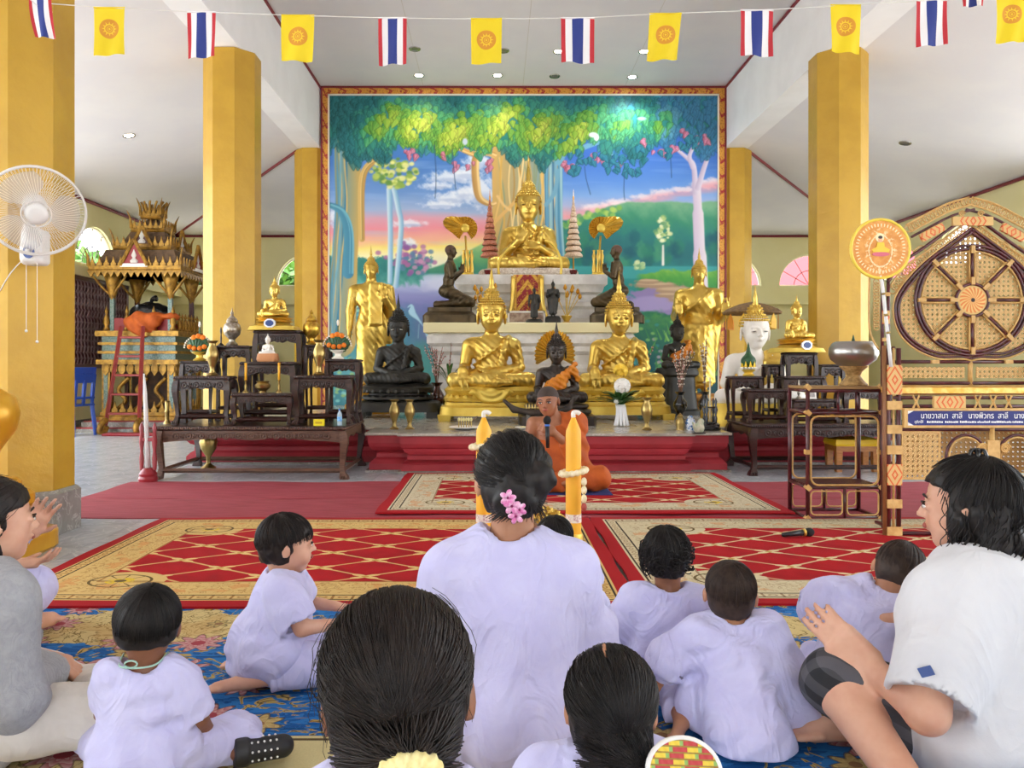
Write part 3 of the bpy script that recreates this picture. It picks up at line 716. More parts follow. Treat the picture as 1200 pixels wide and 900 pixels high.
        br *= .82 + .22 * math.sin(cx * .13 + cy * .09)
        lv.append((br, cx, cy))
    lv.sort()
    pal = [('#1f6468', '#34838a'), ('#2a7a72', '#4aa08a'), ('#3a9468', '#68b878'), ('#579a40', '#86b84c'), ('#7aac3a', '#a8c64c'), ('#98bc3c', '#cfdc60')]
    for br, cx, cy in lv:
        k = int(np.clip(br * 5.2 + rg.uniform(-.4, .4), 0, 5)); a, b = pal[k]
        if k < 2 and cx > 770: a, b = [('#2a6a94', '#4f90b8'), ('#3f80a8', '#6fb0c8')][k]
        leaf(cx, cy, rg.uniform(8, 12.5), rg.uniform(-.5, .5), a, b, .95 if k > 1 else .7)
    for cx, cy in ((480, 180), (484, 186), (523, 186), (536, 192), (552, 194), (571, 192), (576, 196), (664, 192), (668, 200), (698, 182), (704, 186), (757, 168), (774, 177), (778, 182), (803, 158), (820, 162), (826, 168), (788, 174), (724, 194)):
        for q in range(3): leaf(cx + rg.normal(0, 3), cy + rg.normal(0, 3), rg.uniform(6, 9), rg.uniform(-.8, .8), '#b8607c', '#dc93ac', .9)
    for cx, cy in ((672, 196), (712, 186), (718, 196), (736, 196), (748, 176), (783, 180), (676, 186), (730, 188), (740, 202), (806, 170), (812, 166), (690, 190)):
        for q in range(5): leaf(cx + rg.normal(0, 5), cy + rg.normal(0, 4), rg.uniform(7, 10), rg.uniform(-.8, .8), '#1f6a86', '#3f8fa0', .95)
    for p_ in ([(509, 170), (511, 205), (510, 232)], [(530, 176), (532, 200), (534, 222)], [(685, 195), (687, 210), (692, 228)], [(732, 202), (731, 222), (732, 234)], [(786, 186), (787, 208)]): stroke(smooth_pts(p_), .8, '#31507a', .6)
    put(blob(545, 166, 3, 4, .3), '#b8c8d8'); put(blob(695, 158, 5, 3, .3), '#e8eef0'); put(blob(699, 161, 3, 4, .3), '#e8eef0'); put(blob(752, 139, 5, 2, .4), '#a9c0dc')
    C[:] = np.clip(C, 0, 1); C[:] = np.where(C <= .04045, C / 12.92, ((C + .055) / 1.055) ** 2.4)
    V = np.stack([(X - 580) * MD / F, np.full_like(X, MD), EYE - (Y - 427) * MD / F], -1).reshape(-1, 3)
    k = np.arange(H * W).reshape(H, W); Q = np.stack([k[1:, :-1], k[1:, 1:], k[:-1, 1:], k[:-1, :-1]], -1).reshape(-1, 4)
    m, b = new_mat('mural paint'); a = m.node_tree.nodes.new('ShaderNodeAttribute'); a.attribute_name = 'paint'
    setc(b, Ex(a.outputs[0])); b.inputs['Roughness'].default_value = .42; b.inputs['Specular IOR Level'].default_value = .3
    me = np_mesh('painting', V, Q, m, False)
    at = me.color_attributes.new('paint', 'FLOAT_COLOR', 'POINT'); at.data.foreach_set('color', np.concatenate([C.reshape(-1, 3), np.ones((H * W, 1))], 1).astype(np.float32).ravel())
    return me
mu = thing('mural', 'large painted forest mural with a spreading green tree behind the altar', 'mural', (0, 0, 0))
link('painting', paint_mural(), mu)
def frame_mat(vert):
    m, b = new_mat('mural frame pattern'); x, y, z = sep(coord()); u, w = (z, x) if vert else (x, z)
    t = ping(u + w * .9 + .03 * fsin(w * 60), .235); t2 = ping(u - w * .6 + .1, .235)
    c = mixc(step_(.02, .03, t), '#a5232b', '#d99a3c'); c = mixc((t2 < .018) * step_(.45, .55, noise(coord(), 30)), c, '#a5232b')
    c = mixc(step_(.5, .62, noise(coord(), 45, 2)), c, '#b8762a')
    setc(b, c); b.inputs['Roughness'].default_value = .45; b.inputs['Metallic'].default_value = .2; return m
FV, FH = frame_mat(True), frame_mat(False)
ml, mr, mt_, mbot = (376.5 - 580) * MD / F, (850.5 - 580) * MD / F, 5.268, .37
M_CREAML = mat('mural inner line', '#efe6d6', .5); fw = .105
for nm, a, b, m in (('frame_side', (ml, MD - .03, mbot), (ml + fw, MD + .02, mt_), FV), ('frame_side', (mr - fw, MD - .03, mbot), (mr, MD + .02, mt_), FV), ('frame_top', (ml + fw, MD - .03, mt_ - fw), (mr - fw, MD + .02, mt_), FH)):
    MB().bx(a, b).build(nm, m, mu)
for a, b in (((ml, MD - .045, mbot), (ml + .025, MD - .03, mt_)), ((mr - .025, MD - .045, mbot), (mr, MD - .03, mt_)), ((ml, MD - .045, mt_ - .02), (mr, MD - .03, mt_ + .008))):
    MB().bx(a, b).build('red_edge', M_TRIM, mu)
for a, b in (((ml + fw, MD - .02, mbot), (ml + fw + .022, MD + .01, mt_ - fw)), ((mr - fw - .022, MD - .02, mbot), (mr - fw, MD + .01, mt_ - fw)), ((ml + fw, MD - .02, mt_ - fw - .022), (mr - fw, MD + .01, mt_ - fw))):
    MB().bx(a, b).build('inner_line', M_CREAML, mu)
MB().bx((ml, MD + .02, mbot), (mr, 12.0, mt_)).build('backing', M_BEAMW, mu)
# ------------------------------------------------------------------ carpets
def red_rug_mat(name, w, d, border, line, motif, seed):
    m, b = new_mat(name); v = coord(); x, y, z = sep(v)
    hx, hy = w / 2, d / 2
    ex = hx - fabs(x); ey = hy - fabs(y); e = fmin(ex, ey)       # distance to the rug edge
    weave = noise(v, 260, 2)
    # red field with a cream diagonal lattice
    L = .30; u = (x * .62 + y); w_ = (x * .62 - y)
    du, dw = ping(u + .07, L), ping(w_ + .02, L)
    field = mixc(step_(.4, .7, noise(v, 5, 3)), '#b3161f', '#a3131c')
    lines = fmin(step_(.012, .004, fmin(du, dw)), 1)
    field = mixc(lines * .8, field, line)
    rr = fsqrt(du * du + dw * dw); an = fatan(du, dw + .0001)
    pet = (rr < .05 + .026 * fcos(an * 4)) * 1.0
    field = mixc(pet, field, line); field = mixc(rr < .016, field, '#c99a4a')
    # border bands
    nb = noise(v, 14, 2, .5, 2.2); scroll = step_(.035, .015, fabs(nb - .5))
    bord = mixc(scroll * band(e, .17, .33) * .75, border, motif)
    bord = mixc(step_(.56, .6, noise(v, 9, 2)) * band(e, .19, .31) * .5, bord, '#d98a4a')
    along = x * (ey < ex) + y * (ex < ey)
    key = step_(.012, .008, fmin(ping(along, .085), fabs(e - .115) + .0)); box_ = OR(ping(along, .085) < .006, (fabs(e - .115) < .004) * 0)
    bord = mixc(box_ * band(e, .092, .138), bord, motif)
    leafd = fsqrt((ping(along + .0425, .085)) * (ping(along + .0425, .085)) + (e - .115) * (e - .115) * 3)
    bord = mixc((leafd < .022) * (leafd > .012), bord, motif)
    bord = mixc(OR(fabs(e - .086) < .005, fabs(e - .144) < .005), bord, '#3d3328')
    bord = mixc(fabs(e - .345) < .006, bord, motif)
    # corner medallions biting into the field
    cx, cy = hx - .44 - fabs(x), hy - .36 - fabs(y)
    cr = fsqrt((cx + .0) * cx * .55 + cy * cy)
    inb = OR(e < .35, OR(cr < .15, (ex < .5) * (ey < .36)))
    c = mixc(inb, field, bord)
    ring = OR(fabs(cr - .1) < .005, OR((cr < .095) * (fabs(fsin(fatan(cx, cy + .0001) * 4)) < .16), cr < .02))
    c = mixc(ring * (cr < .12), c, '#6d5a34'); c = mixc(band(cr, .02, .05) * step_(.4, .6, nb), c, '#e2c030')
    c = mixc(e < .07, c, '#ab1a22')
    c = mixc(weave * .25, c, '#3a1a12')
    setc(b, c); b.inputs['Roughness'].default_value = .9; b.inputs['Specular IOR Level'].default_value = .15
    bump(b, weave, .4, .003); return m
def rug(name, label, cat, x0, x1, y0, y1, z, th, m, wave=.004, group=None, edge=.0):
    w, d = x1 - x0, y1 - y0; nx, ny = max(int(w / .08), 4), max(int(d / .08), 4); r = random.Random(int(x0 * 100))
    vs = []; fs = []
    for j in range(ny + 1):
        for i in range(nx + 1):
            x = -w / 2 + w * i / nx; y = -d / 2 + d * j / ny
            eg = 1 if i in (0, nx) or j in (0, ny) else 0
            dx = edge * math.sin(y * 9 + x) * (i in (0, nx)) ; dy = edge * math.sin(x * 7 + 1) * (j in (0, ny))
            vs.append((x + dx, y + dy, th + wave * (math.sin(x * 5.1 + y * 2.2) * math.sin(y * 4.3 - x * 1.3) * .5 + .5) - eg * wave * .6))
    n0 = len(vs); k = nx + 1
    for j in range(ny):
        for i in range(nx): a = j * k + i; fs.append((a, a + 1, a + k + 1, a + k))
    ring = [i for i in range(nx + 1)] + [j * k + nx for j in range(1, ny + 1)] + [ny * k + i for i in range(nx - 1, -1, -1)] + [j * k for j in range(ny - 1, 0, -1)]
    vs += [(vs[i][0], vs[i][1], 0) for i in ring]; q = len(ring)
    for i in range(q): fs.append((ring[i], n0 + i, n0 + (i + 1) % q, ring[(i + 1) % q]))
    fs.append(tuple(n0 + q - 1 - i for i in range(q)))
    mb = MB(); mb.add(vs, fs); o = mb.build(name, m, None, 35, ((x0 + x1) / 2, (y0 + y1) / 2, z)); tag(o, label, cat, group); return o
def runner_mat():
    m, b = new_mat('maroon runner'); v = coord(); x, y, z = sep(v)
    n = noise(comb(x * 1.2 + y * 1.5, y * 10, 0), 4, 4); c = mixc(step_(.3, .7, n), '#8e2430', '#a53a46'); c = mixc(noise(v, 220, 2) * .3, c, '#5a141c')
    setc(b, c); b.inputs['Roughness'].default_value = .85; bump(b, noise(v, 200, 2), .3, .003); return m
MR = runner_mat()
rug('runner_carpet', 'plain maroon runner carpet lying along the foot of the altar platform', 'carpet', -3.08, 4.6, 5.70, 6.52, 0, .006, MR, .008, None, .012)
rug('runner_carpet', 'plain maroon runner carpet between the patterned rugs and the altar-side runner', 'carpet', -3.12, 4.5, 4.98, 5.69, 0, .006, MR, .006, None, .012)
rug('patterned_rug', 'red lattice rug with gold cream border in front of the column with the fan', 'rug', -2.14, .60, 3.13, 4.94, .006, .010, red_rug_mat('red rug gold', 2.74, 1.81, '#dcb974', '#e6c27e', '#a87a42', 1), .004, None, .006)
rug('patterned_rug', 'red lattice rug with pale cream border under the rattan shelf', 'rug', .612, 3.372, 3.16, 4.96, .006, .010, red_rug_mat('red rug pale', 2.76, 1.80, '#d8caa4', '#e4cfa0', '#a58a6a', 2), .004, None, .006)
rug('patterned_rug', 'red lattice rug with pale cream border under the seated monk', 'rug', -.79, 1.98, 5.06, 6.93, .016, .010, red_rug_mat('red rug far', 2.77, 1.87, '#d6c9a8', '#e4cfa0', '#a58a6a', 3), .004, None, .006)
def blue_carpet_mat():
    m, b = new_mat('blue floral carpet'); v = coord(); x, y, z = sep(v)
    wv = noise(comb(x * 4, y * 14, 0), 2.2, 3, .55, 1.5)
    c = mixc(step_(.42, .5, wv), '#1c5ea0', '#2f79bd'); c = mixc(step_(.03, .01, fabs(wv - .47)) * .7, c, '#123f78')
    def flowers(sc, rad, petals, colA, colB, centre, off, cx):
        nonlocal c
        n = Ex.nt.nodes.new('ShaderNodeTexVoronoi'); n.inputs['Scale'].default_value = sc; n.voronoi_dimensions = '2D'; n.inputs['Randomness'].default_value = .75
        vv = comb(x + off, y * 1.15 + off * .7, 0); Ex.nt.links.new(vv, n.inputs['Vector'])
        px, py, pz = sep(n.outputs['Position']); dx = x + off - px; dy = y * 1.15 + off * .7 - py
        r = fsqrt(dx * dx + dy * dy); a = fatan(dx, dy + .0001)
        cs = n.outputs['Color']; s1, s2, s3 = sep(cs); on = s1 > cx
        R = rad * (.75 + .5 * s2) * (.78 + .22 * fcos(a * petals + s3 * 6))
        inside = (r < R) * on
        k = mixc(fmod(r * 34 + fcos(a * petals) * .3, 1.0), colA, colB)
        c = mixc(inside, c, k); c = mixc((r < rad * .28) * on, c, centre); c = mixc(band(r, 0, 10) * (fabs(r - R) < .006) * on * .6, c, '#4a3a2a')
    # gold scroll sprays
    n1 = noise(comb(x, y * 1.2, 0), 3.4, 2, .5, 3.0); n2 = noise(comb(x + 7, y * 1.2, 3), 9, 2, .5, 2.0)
    spray = step_(.045, .03, fabs(n1 - .5)) * step_(.46, .52, n2)
    c = mixc(spray, c, '#c7a95c'); c = mixc(step_(.012, .006, fabs(n1 - .5)) * spray, c, '#6d5a34')
    # big cream medallions
    med = None
    for (mx, my, rx, ry) in ((-1.34, 2.92, .46, .20), (.12, 2.95, .40, .20), (-1.5, 1.98, .62, .30), (1.0, 2.92, .35, .13), (1.85, 1.9, .4, .3), (.1, 1.5, .7, .35)):
        dx, dy = (x - mx) * (1 / rx), (y - my) * (1 / ry); a = fatan(dx, dy + .0001)
        r = fsqrt(dx * dx + dy * dy) + .07 * fcos(a * 9) + (n2 - .5) * .35
        med = (r < 1) if med is None else OR(med, r < 1)
    k = mixc(step_(.03, .015, fabs(noise(v, 11, 3, .5, 2.5) - .5)), '#d8c084', '#8a7440'); k = mixc(step_(.5, .62, noise(v, 6, 2)) * .4, k, '#c99a58')
    c = mixc(med, c, k)
    flowers(3.4, .09, 9, '#b8666c', '#d4aca4', '#a8444c', 0.35, .55)
    flowers(4.6, .06, 7, '#d0b878', '#b89c60', '#96704a', 2.3, .5)
    # olive and tan strip with framed cream panels close to the camera
    near = y < 1.62 + (n1 - .5) * .1
    k = mixc(step_(.02, .01, fabs(noise(v, 16, 3, .5, 2) - .5)), '#a8926a', '#6d5f45'); k = mixc(step_(.5, .55, n2), k, '#8d7a5c')
    c = mixc(near * (fabs(x + .75) < .9), c, k)
    px, py = fabs(x + .46), fabs(y - 1.86)
    fr = fmax(px * 1.0, py * 1.0)
    c = mixc((px < .2) * (py < .2), c, '#d8c890'); c = mixc((px < .2) * (py < .2) * (OR(fabs(px - .18) < .006, fabs(py - .18) < .006)), c, '#5c4a2c')
    st = fabs(x * .8 + y * .25 + .02); c = mixc((st < .05) * (y < 1.6), c, '#2f7fc0'); c = mixc(band(st, .02, .035) * (y < 1.6), c, '#d8c46a')
    c = mixc(noise(v, 240, 2) * .25, c, '#1a2430')
    c = mixc(OR(fabs(y - 2.62) < .004, OR(fabs(y - 2.32) < .004, fabs(y - 2.1) < .004)) * .4, c, '#123050')
    setc(b, c); b.inputs['Roughness'].default_value = .9; b.inputs['Specular IOR Level'].default_value = .15; bump(b, noise(v, 220, 2), .4, .003); return m
o = rug('floral_carpet', 'large blue floral carpet with cream medallions under the seated families', 'carpet', -2.5, 2.9, -.6, 3.22, 0, .005, blue_carpet_mat(), .0, None, .0)
# pattern coordinates are hall coordinates: move the origin to the hall's
for vtx in o.data.vertices: vtx.co += Vector(o.location)
o.location = (0, 0, 0)
# ------------------------------------------------------------------ figure sculpting
def rotm(rx=0, ry=0, rz=0): return Euler((math.radians(rx), math.radians(ry), math.radians(rz))).to_matrix()
def hand(S, w, d, up, L, curl=.25, side=1, k=None, spread=.1, fist=False):
    w, d, up = Vector(w), Vector(d).normalized(), Vector(up); up = (up - d * up.dot(d)).normalized(); lat = d.cross(up).normalized() * side
    k = .05 * L if k is None else k
    R = Matrix((lat, up, d)).transposed()
    S.box(w + d * .25 * L, (.17 * L, .045 * L, .2 * L), .055 * L, R, .12 * L)
    for i, (o, l) in enumerate(((.16, .46), (.055, .52), (-.055, .49), (-.155, .38))):
        b = w + d * .45 * L + lat * o * L; dr = (d + lat * o * spread * 4).normalized()
        c1 = curl * (1 + .08 * i); d1 = (dr * math.cos(c1) - up * math.sin(c1)); d2 = (dr * math.cos(c1 * 2.1) - up * math.sin(c1 * 2.1)); d3 = (dr * math.cos(c1 * 3.0) - up * math.sin(c1 * 3.0))
        p1 = b + d1 * l * .45 * L; p2 = p1 + d2 * l * .32 * L; p3 = p2 + d3 * l * .23 * L
        S.cap(b - d * .05 * L, p1, .052 * L, .047 * L, k); S.cap(p1, p2, .047 * L, .043 * L, .01 * L); S.cap(p2, p3, .043 * L, .038 * L, .01 * L)
    b = w + d * .12 * L + lat * .15 * L; dt = (d * .62 + lat * .62 - up * .35).normalized(); p1 = b + dt * .25 * L
    dt2 = (d * .85 + lat * .25 - up * (.35 + curl * .5)).normalized()
    S.cap(b, p1, .075 * L, .055 * L, .06 * L); S.cap(p1, p1 + dt2 * .22 * L, .055 * L, .043 * L, .01 * L)
def head(S, c, R, s, ear=1.0, jaw=1.0, cheek=0.0, statue=False, k=.06):
    c = Vector(c)
    def p(x, y, z): return c + R @ Vector((x * s, y * s, z * s))
    def e(x, y, z, r, kk=k, sub=False, rr=None): S.ell(p(x, y, z), [q * s for q in r], R @ rr if rr is not None else R, kk * s, sub)
    e(0, .05, .12, (.365, .44, .38)); e(0, -.10, -.12, (.30 * jaw, .31, .36)); e(0, -.24, -.39, (.12 * jaw, .11, .09), .1)
    e(0, .12, -.12, (.27, .28, .28), .1)
    if cheek:
        for q in (-1, 1): e(q * .18, -.27, -.2, (.13, .12, .14), .08)
    for q in (-1, 1): e(q * .155, -.43, .01, (.085, .06, .05), .06, True)
    S.cap(p(0, -.40, .05), p(0, -.475, -.11), .022 * s, .042 * s, .05 * s)
    for q in (-1, 1):
        e(q * .045, -.44, -.12, (.03, .035, .028), .03)
        e(q * .155, -.365, .0, (.088, .045, .045), .02)
        S.cap(p(q * .06, -.40, .085), p(q * .24, -.345, .09), .022 * s, .016 * s, .04 * s)
        e(q * .375, .05, -.05 - .05 * (ear - 1), (.035, .085, .125 * ear), .03, rr=rotm(0, 0, q * 20))
    e(0, -.405, -.215, (.10, .045, .022), .02); e(0, -.395, -.255, (.08, .045, .024), .02)
    return p
def rrlathe(mb, prof, ax, ay, n=40, pw=4.0, c=(0, 0, 0)):   # super-elliptic pedestal: (outset, z)
    vs = []; fs = []
    for o, z in prof:
        for k in range(n):
            a = 2 * PI * k / n; ca, sa = math.cos(a), math.sin(a); r = 1 / ((abs(ca) ** pw + abs(sa) ** pw) ** (1 / pw))
            vs.append((c[0] + (ax + o) * r * ca, c[1] + (ay + o) * r * sa, c[2] + z))
    for i in range(len(prof) - 1):
        for k in range(n): fs.append((i * n + k, i * n + (k + 1) % n, (i + 1) * n + (k + 1) % n, (i + 1) * n + k))
    fs.append(tuple(range(n - 1, -1, -1))); fs.append(tuple((len(prof) - 1) * n + k for k in range(n)))
    return mb.add(vs, fs)
def petals(mb, ax, ay, z, h, n, pw=4.0, t=.02, down=False):   # ring of lotus petals round a pedestal
    for k in range(n):
        a = 2 * PI * (k + .5) / n; ca, sa = math.cos(a), math.sin(a); r = 1 / ((abs(ca) ** pw + abs(sa) ** pw) ** (1 / pw))
        w = 2.6 * (ax + ay) / 2 / n * 1.15
        mb.ell((ax * r * ca, ay * r * sa, z + h / 2), (w, t * 1.6, h * .62), 8, 5, Matrix.Rotation(a + PI / 2, 3, 'Z') @ Matrix.Rotation((-.35 if not down else .35), 3, 'X'))
def gold_mat(name, c1, c2, rough=.33, metal=.82, wear=6):
    m, b = new_mat(name); v = coord(); n = noise(v, wear, 4)
    setc(b, mixc(step_(.3, .7, n), c1, c2)); b.inputs['Metallic'].default_value = metal
    r = noise(v, wear * 3, 3) * .14 + (rough - .07); Ex.nt.links.new(r.k, b.inputs['Roughness'])
    bump(b, noise(v, 55, 3), .12, .004); return m
M_GOLD = gold_mat('statue gold', '#e4c464', '#cfa848', .30, .8)
M_GOLDP = gold_mat('painted gold', '#e9cb5e', '#dab648', .4, .5)
M_BRASSD = gold_mat('aged gold', '#d9a032', '#b97f20', .4, .75)
M_BRONZE = gold_mat('dark bronze', '#5a4a30', '#3f3422', .42, .6)
M_BLACK = gold_mat('black bronze', '#38352f', '#262420', .45, .35)
M_DKBR = gold_mat('dark brown bronze', '#4a4038', '#332c28', .35, .5)
M_BRASS = gold_mat('antique brass', '#b39a5c', '#94794a', .3, .9)
M_WHITEST = mat('white stone', '#efe9e0', .45, color2='#e4ddd2')
M_SASH = mat('orange satin', '#d9861a', .45, color2='#c87210', scale=10, bmp=.3, bscale=20, bdist=.02)
M_EYEW = mat('pearl eye', '#e8e4da', .3); M_EYEK = mat('dark eye', '#241a14', .3)
def curls(mb, c, R, s, rows=8, rad=.036):
    c = Vector(c)
    for i in range(rows):
        th = math.radians(4 + i * 84 / (rows - 1)); n = max(1, int(2 * PI * math.sin(th) * .42 / (rad * 1.9)))
        for k in range(n):
            a = 2 * PI * (k + .5 * (i % 2)) / n; d = Vector((math.sin(th) * math.cos(a), math.sin(th) * math.sin(a), math.cos(th)))
            if d.y < -.25 and d.z < .42 - .1 * abs(d.x): continue
            q = Vector((d.x * .385, d.y * .46 + .05, d.z * .41 + .115)) * s
            mb.ell(c + R @ q, rad * s, 6, 4)
    return mb
def buddha_head(S, t, c, R, s, m, mh, cell, flame=.75, eyes=M_EYEK, curl=True, ush=.2):
    p = head(S, c, R, s, ear=1.75, statue=True)
    c = Vector(c)
    S.ell(c + R @ Vector((0, .06, .12)) * s, (.385 * s, .46 * s, .40 * s), R, .03 * s) if False else None
    mb = MB()
    if curl: curls(mb, c, R, s)
    else: mb.ell(c + R @ Vector((0, .055 * s, .13 * s)), (.385 * s, .46 * s, .395 * s), 20, 12)
    top = c + R @ Vector((0, .06 * s, .52 * s))
    mb.ell(top, (.2 * s, .22 * s, ush * s), 14, 8)
    if curl:
        for i in range(4):
            th = .25 + i * .42; n = max(4, int(14 * math.sin(th)))
            for k in range(n):
                a = 2 * PI * k / n; mb.ell(top + R @ Vector((.2 * math.sin(th) * math.cos(a), .22 * math.sin(th) * math.sin(a), ush * math.cos(th))) * s, .035 * s, 6, 4)
    h = mb.build('hair', mh, t, True)
    f0 = c + R @ Vector((0, .06, .52 + ush * .8)) * s
    fm = MB().lathe([(.085 * s, 0), (.1 * s, .05 * flame * s), (.06 * s, .16 * flame * s), (.075 * s, .26 * flame * s), (.05 * s, .45 * flame * s), (.025 * s, .7 * flame * s), (.003 * s, flame * s)], f0, 10)
    fm.build('flame_finial', mh, t, True)
    for q in (-1, 1):
        MB().ell(p(q * .155, -.392, -.012), (.062 * s, .028 * s, .012 * s), 10, 6, R @ rotm(0, q * 8, 0)).build('eye', eyes, t, True)
    return p
def ridge(amp, freq, dirv, lo, hi, axis_fn=None):
    dx, dy, dz = dirv
    def fn(X, Y, Z, Fv):
        u = X * dx + Y * dy + Z * dz
        m = np.ones_like(Fv)
        for i, A in enumerate((X, Y, Z)):
            e = .03 * (hi[2] - lo[2] + .01) + .004
            m = m * (1 / (1 + np.exp(-(A - lo[i]) / e))) * (1 / (1 + np.exp((A - hi[i]) / e)))
        return Fv + amp * np.sin(u * freq) * m
    return fn
def seated_buddha(name, label, loc, u, m, pose='earth', mh=None, rz=0, group=None, cell=.0125, sash=False, base=None, flame=.75, eyes=M_EYEK, curl=True, cat='statue', folds=True, seat_z=0.0):
    t = thing(name, label, cat, loc, rz, group); mh = mh or m
    S = SDF(); z0 = seat_z
    def v(x, y, z): return Vector((x * u, y * u, z * u + z0))
    k = .06 * u
    S.ell(v(0, .02, .10), (.27 * u, .2 * u, .12 * u), None, k); S.ell(v(0, 0, .24), (.175 * u, .125 * u, .17 * u), None, k); S.ell(v(0, 0, .40), (.20 * u, .14 * u, .15 * u), None, k)
    S.cap(v(-.19, .01, .475), v(.19, .01, .475), .075 * u, .075 * u, .08 * u)
    S.cap(v(0, .0, .5), v(0, 0, .66), .082 * u, .075 * u, .05 * u)
    for q in (-1, 1):
        S.cap(v(q * .14, 0, .09), v(q * .40, -.17, .075), .105 * u, .085 * u, .05 * u)
        S.cap(v(q * .40, -.17, .075), v(-q * .05, -.31 + .02 * q, .06 + (.05 if q > 0 else 0)), .08 * u, .052 * u, .03 * u)
        S.cap(v(-q * .05, -.31 + .02 * q, .06 + (.05 if q > 0 else 0)), v(-q * .2, -.3 + .02 * q, .055 + (.06 if q > 0 else 0)), .045 * u, .03 * u, .03 * u)
    sh = {-1: v(-.25, .01, .455), 1: v(.25, .01, .455)}
    if pose == 'earth': el = {-1: v(-.30, .0, .20), 1: v(.31, .02, .22)}; wr = {-1: v(-.31, -.245, .20), 1: v(.10, -.22, .175)}
    elif pose == 'meditate': el = {-1: v(-.31, .02, .22), 1: v(.31, .02, .22)}; wr = {-1: v(-.12, -.22, .16), 1: v(.12, -.22, .175)}
    else: el = {-1: v(-.31, -.06, .17), 1: v(.31, -.06, .17)}; wr = {-1: v(-.12, -.27, .34), 1: v(.11, -.27, .27)}
    for q in (-1, 1): S.cap(sh[q], el[q], .078 * u, .06 * u, .05 * u); S.cap(el[q], wr[q], .06 * u, .04 * u, .02 * u)
    L = .24 * u
    if pose == 'earth':
        hand(S, wr[-1], (.05, -.35, -1), (-.1, -1, .3), L, .08, -1); hand(S, wr[1], (-1, -.05, -.05), (0, 0, -1), L, .06, -1)
    elif pose == 'meditate':
        hand(S, wr[-1], (1, -.05, 0), (0, 0, -1), L, .06, 1); hand(S, wr[1], (-1, -.05, 0), (0, 0, -1), L, .06, -1)
    else:
        hand(S, wr[-1], (.55, -.1, .8), (0, .8, -.3), L, .35, 1); hand(S, wr[1], (-1, -.1, .12), (0, -.9, .3), L, .35, 1)
    # robe edge over the left shoulder and hanging sash
    S.chain([v(.16, -.09, .52), v(.02, -.145, .40), v(-.12, -.125, .30), v(-.19, -.02, .24)], [.016 * u] * 4, .015 * u)
    S.chain([v(.19, .02, .545), v(.155, -.10, .5), v(.13, -.15, .40), v(.10, -.14, .25), v(.09, -.17, .20)], [.035 * u] * 5, .02 * u)
    S.chain([v(-.13, -.13, .185), v(0, -.15, .17), v(.13, -.13, .185)], [.02 * u] * 3, .02 * u)
    buddha_head(S, t, v(0, -.03, .80), rotm(4, 0, 0), .40 * u, m, mh, cell, flame, eyes, curl)
    if folds:
        S.mod(ridge(.0042 * u, 95 / u, (.75, .1, .8), v(-.24, -.2, .2), v(.4, .2, .53)))
        S.mod(ridge(.0045 * u, 120 / u, (.9, .5, .3), v(-.5, -.45, -.02), v(.5, -.08, .15)))
    S.build('figure', m, cell * u, t)
    if sash:
        Q = SDF()
        pts = [v(.24, .08, .53), v(.26, -.05, .54), v(.16, -.17, .45), v(0, -.20, .34), v(-.13, -.17, .26), v(-.19, -.05, .22)]
        for a, b in zip(pts, pts[1:]):
            for w in (-.21, -.14, -.07, 0, .07): Q.cap(a + Vector((w * .55 * u, 0, w * u)), b + Vector((w * .55 * u, 0, w * u)), .035 * u, .035 * u, .03 * u)
        Q.cap(v(.28, -.06, .5), v(.34, -.06, .36), .06 * u, .04 * u, .03 * u); Q.cap(v(.12, -.2, .42), v(.1, -.21, .24), .06 * u, .04 * u, .04 * u)
        Q.mod(lambda X, Y, Z, Fv: Fv + .008 * u * np.sin((X * .6 + Z) * 70 / u))
        Q.build('sash', M_SASH, cell * u, t)
    if base: base(t, u)
    return t
# pedestals
def base_gold(t, u, m=None):
    m = m or M_GOLDP
    mb = rrlathe(MB(), [(.03, -.30 * u), (.02, -.21 * u), (-.02, -.19 * u), (-.03, -.16 * u)], .535 * u, .36 * u, pw=5); b = mb.build('pedestal', m, t, 40)
    for q in (-1, 1):
        for w in (-1, 1): MB().box((q * .5 * u, w * .3 * u, -.325 * u), (.12 * u, .1 * u, .07 * u), None, 1.2).build('foot', m, b)
    mb = rrlathe(MB(), [(-.06, -.16 * u), (-.01, -.15 * u), (.0, -.12 * u), (-.05, -.09 * u), (-.02, -.07 * u), (.0, -.03 * u), (-.04, 0.01 * u)], .52 * u, .34 * u, pw=3); s = mb.build('lotus_seat', m, t, 40)
    pm = MB(); petals(pm, .49 * u, .31 * u, -.155 * u, .08 * u, 34, 3, .012 * u); pm.build('petals', m, s, True)
    S = SDF(); S.ell((0, -.33 * u, -.09 * u), (.17 * u, .04 * u, .085 * u)); S.ell((-.17 * u, -.33 * u, -.05 * u), (.07 * u, .035 * u, .04 * u), None, .03 * u); S.ell((.17 * u, -.33 * u, -.05 * u), (.07 * u, .035 * u, .04 * u), None, .03 * u)
    S.mod(lambda X, Y, Z, f: f + .006 * u * np.sin(np.sqrt(X * X + (Z / u - .05) ** 2 * u * u) * 85 / u)); S.build('draped_cloth', m, .012 * u, s)
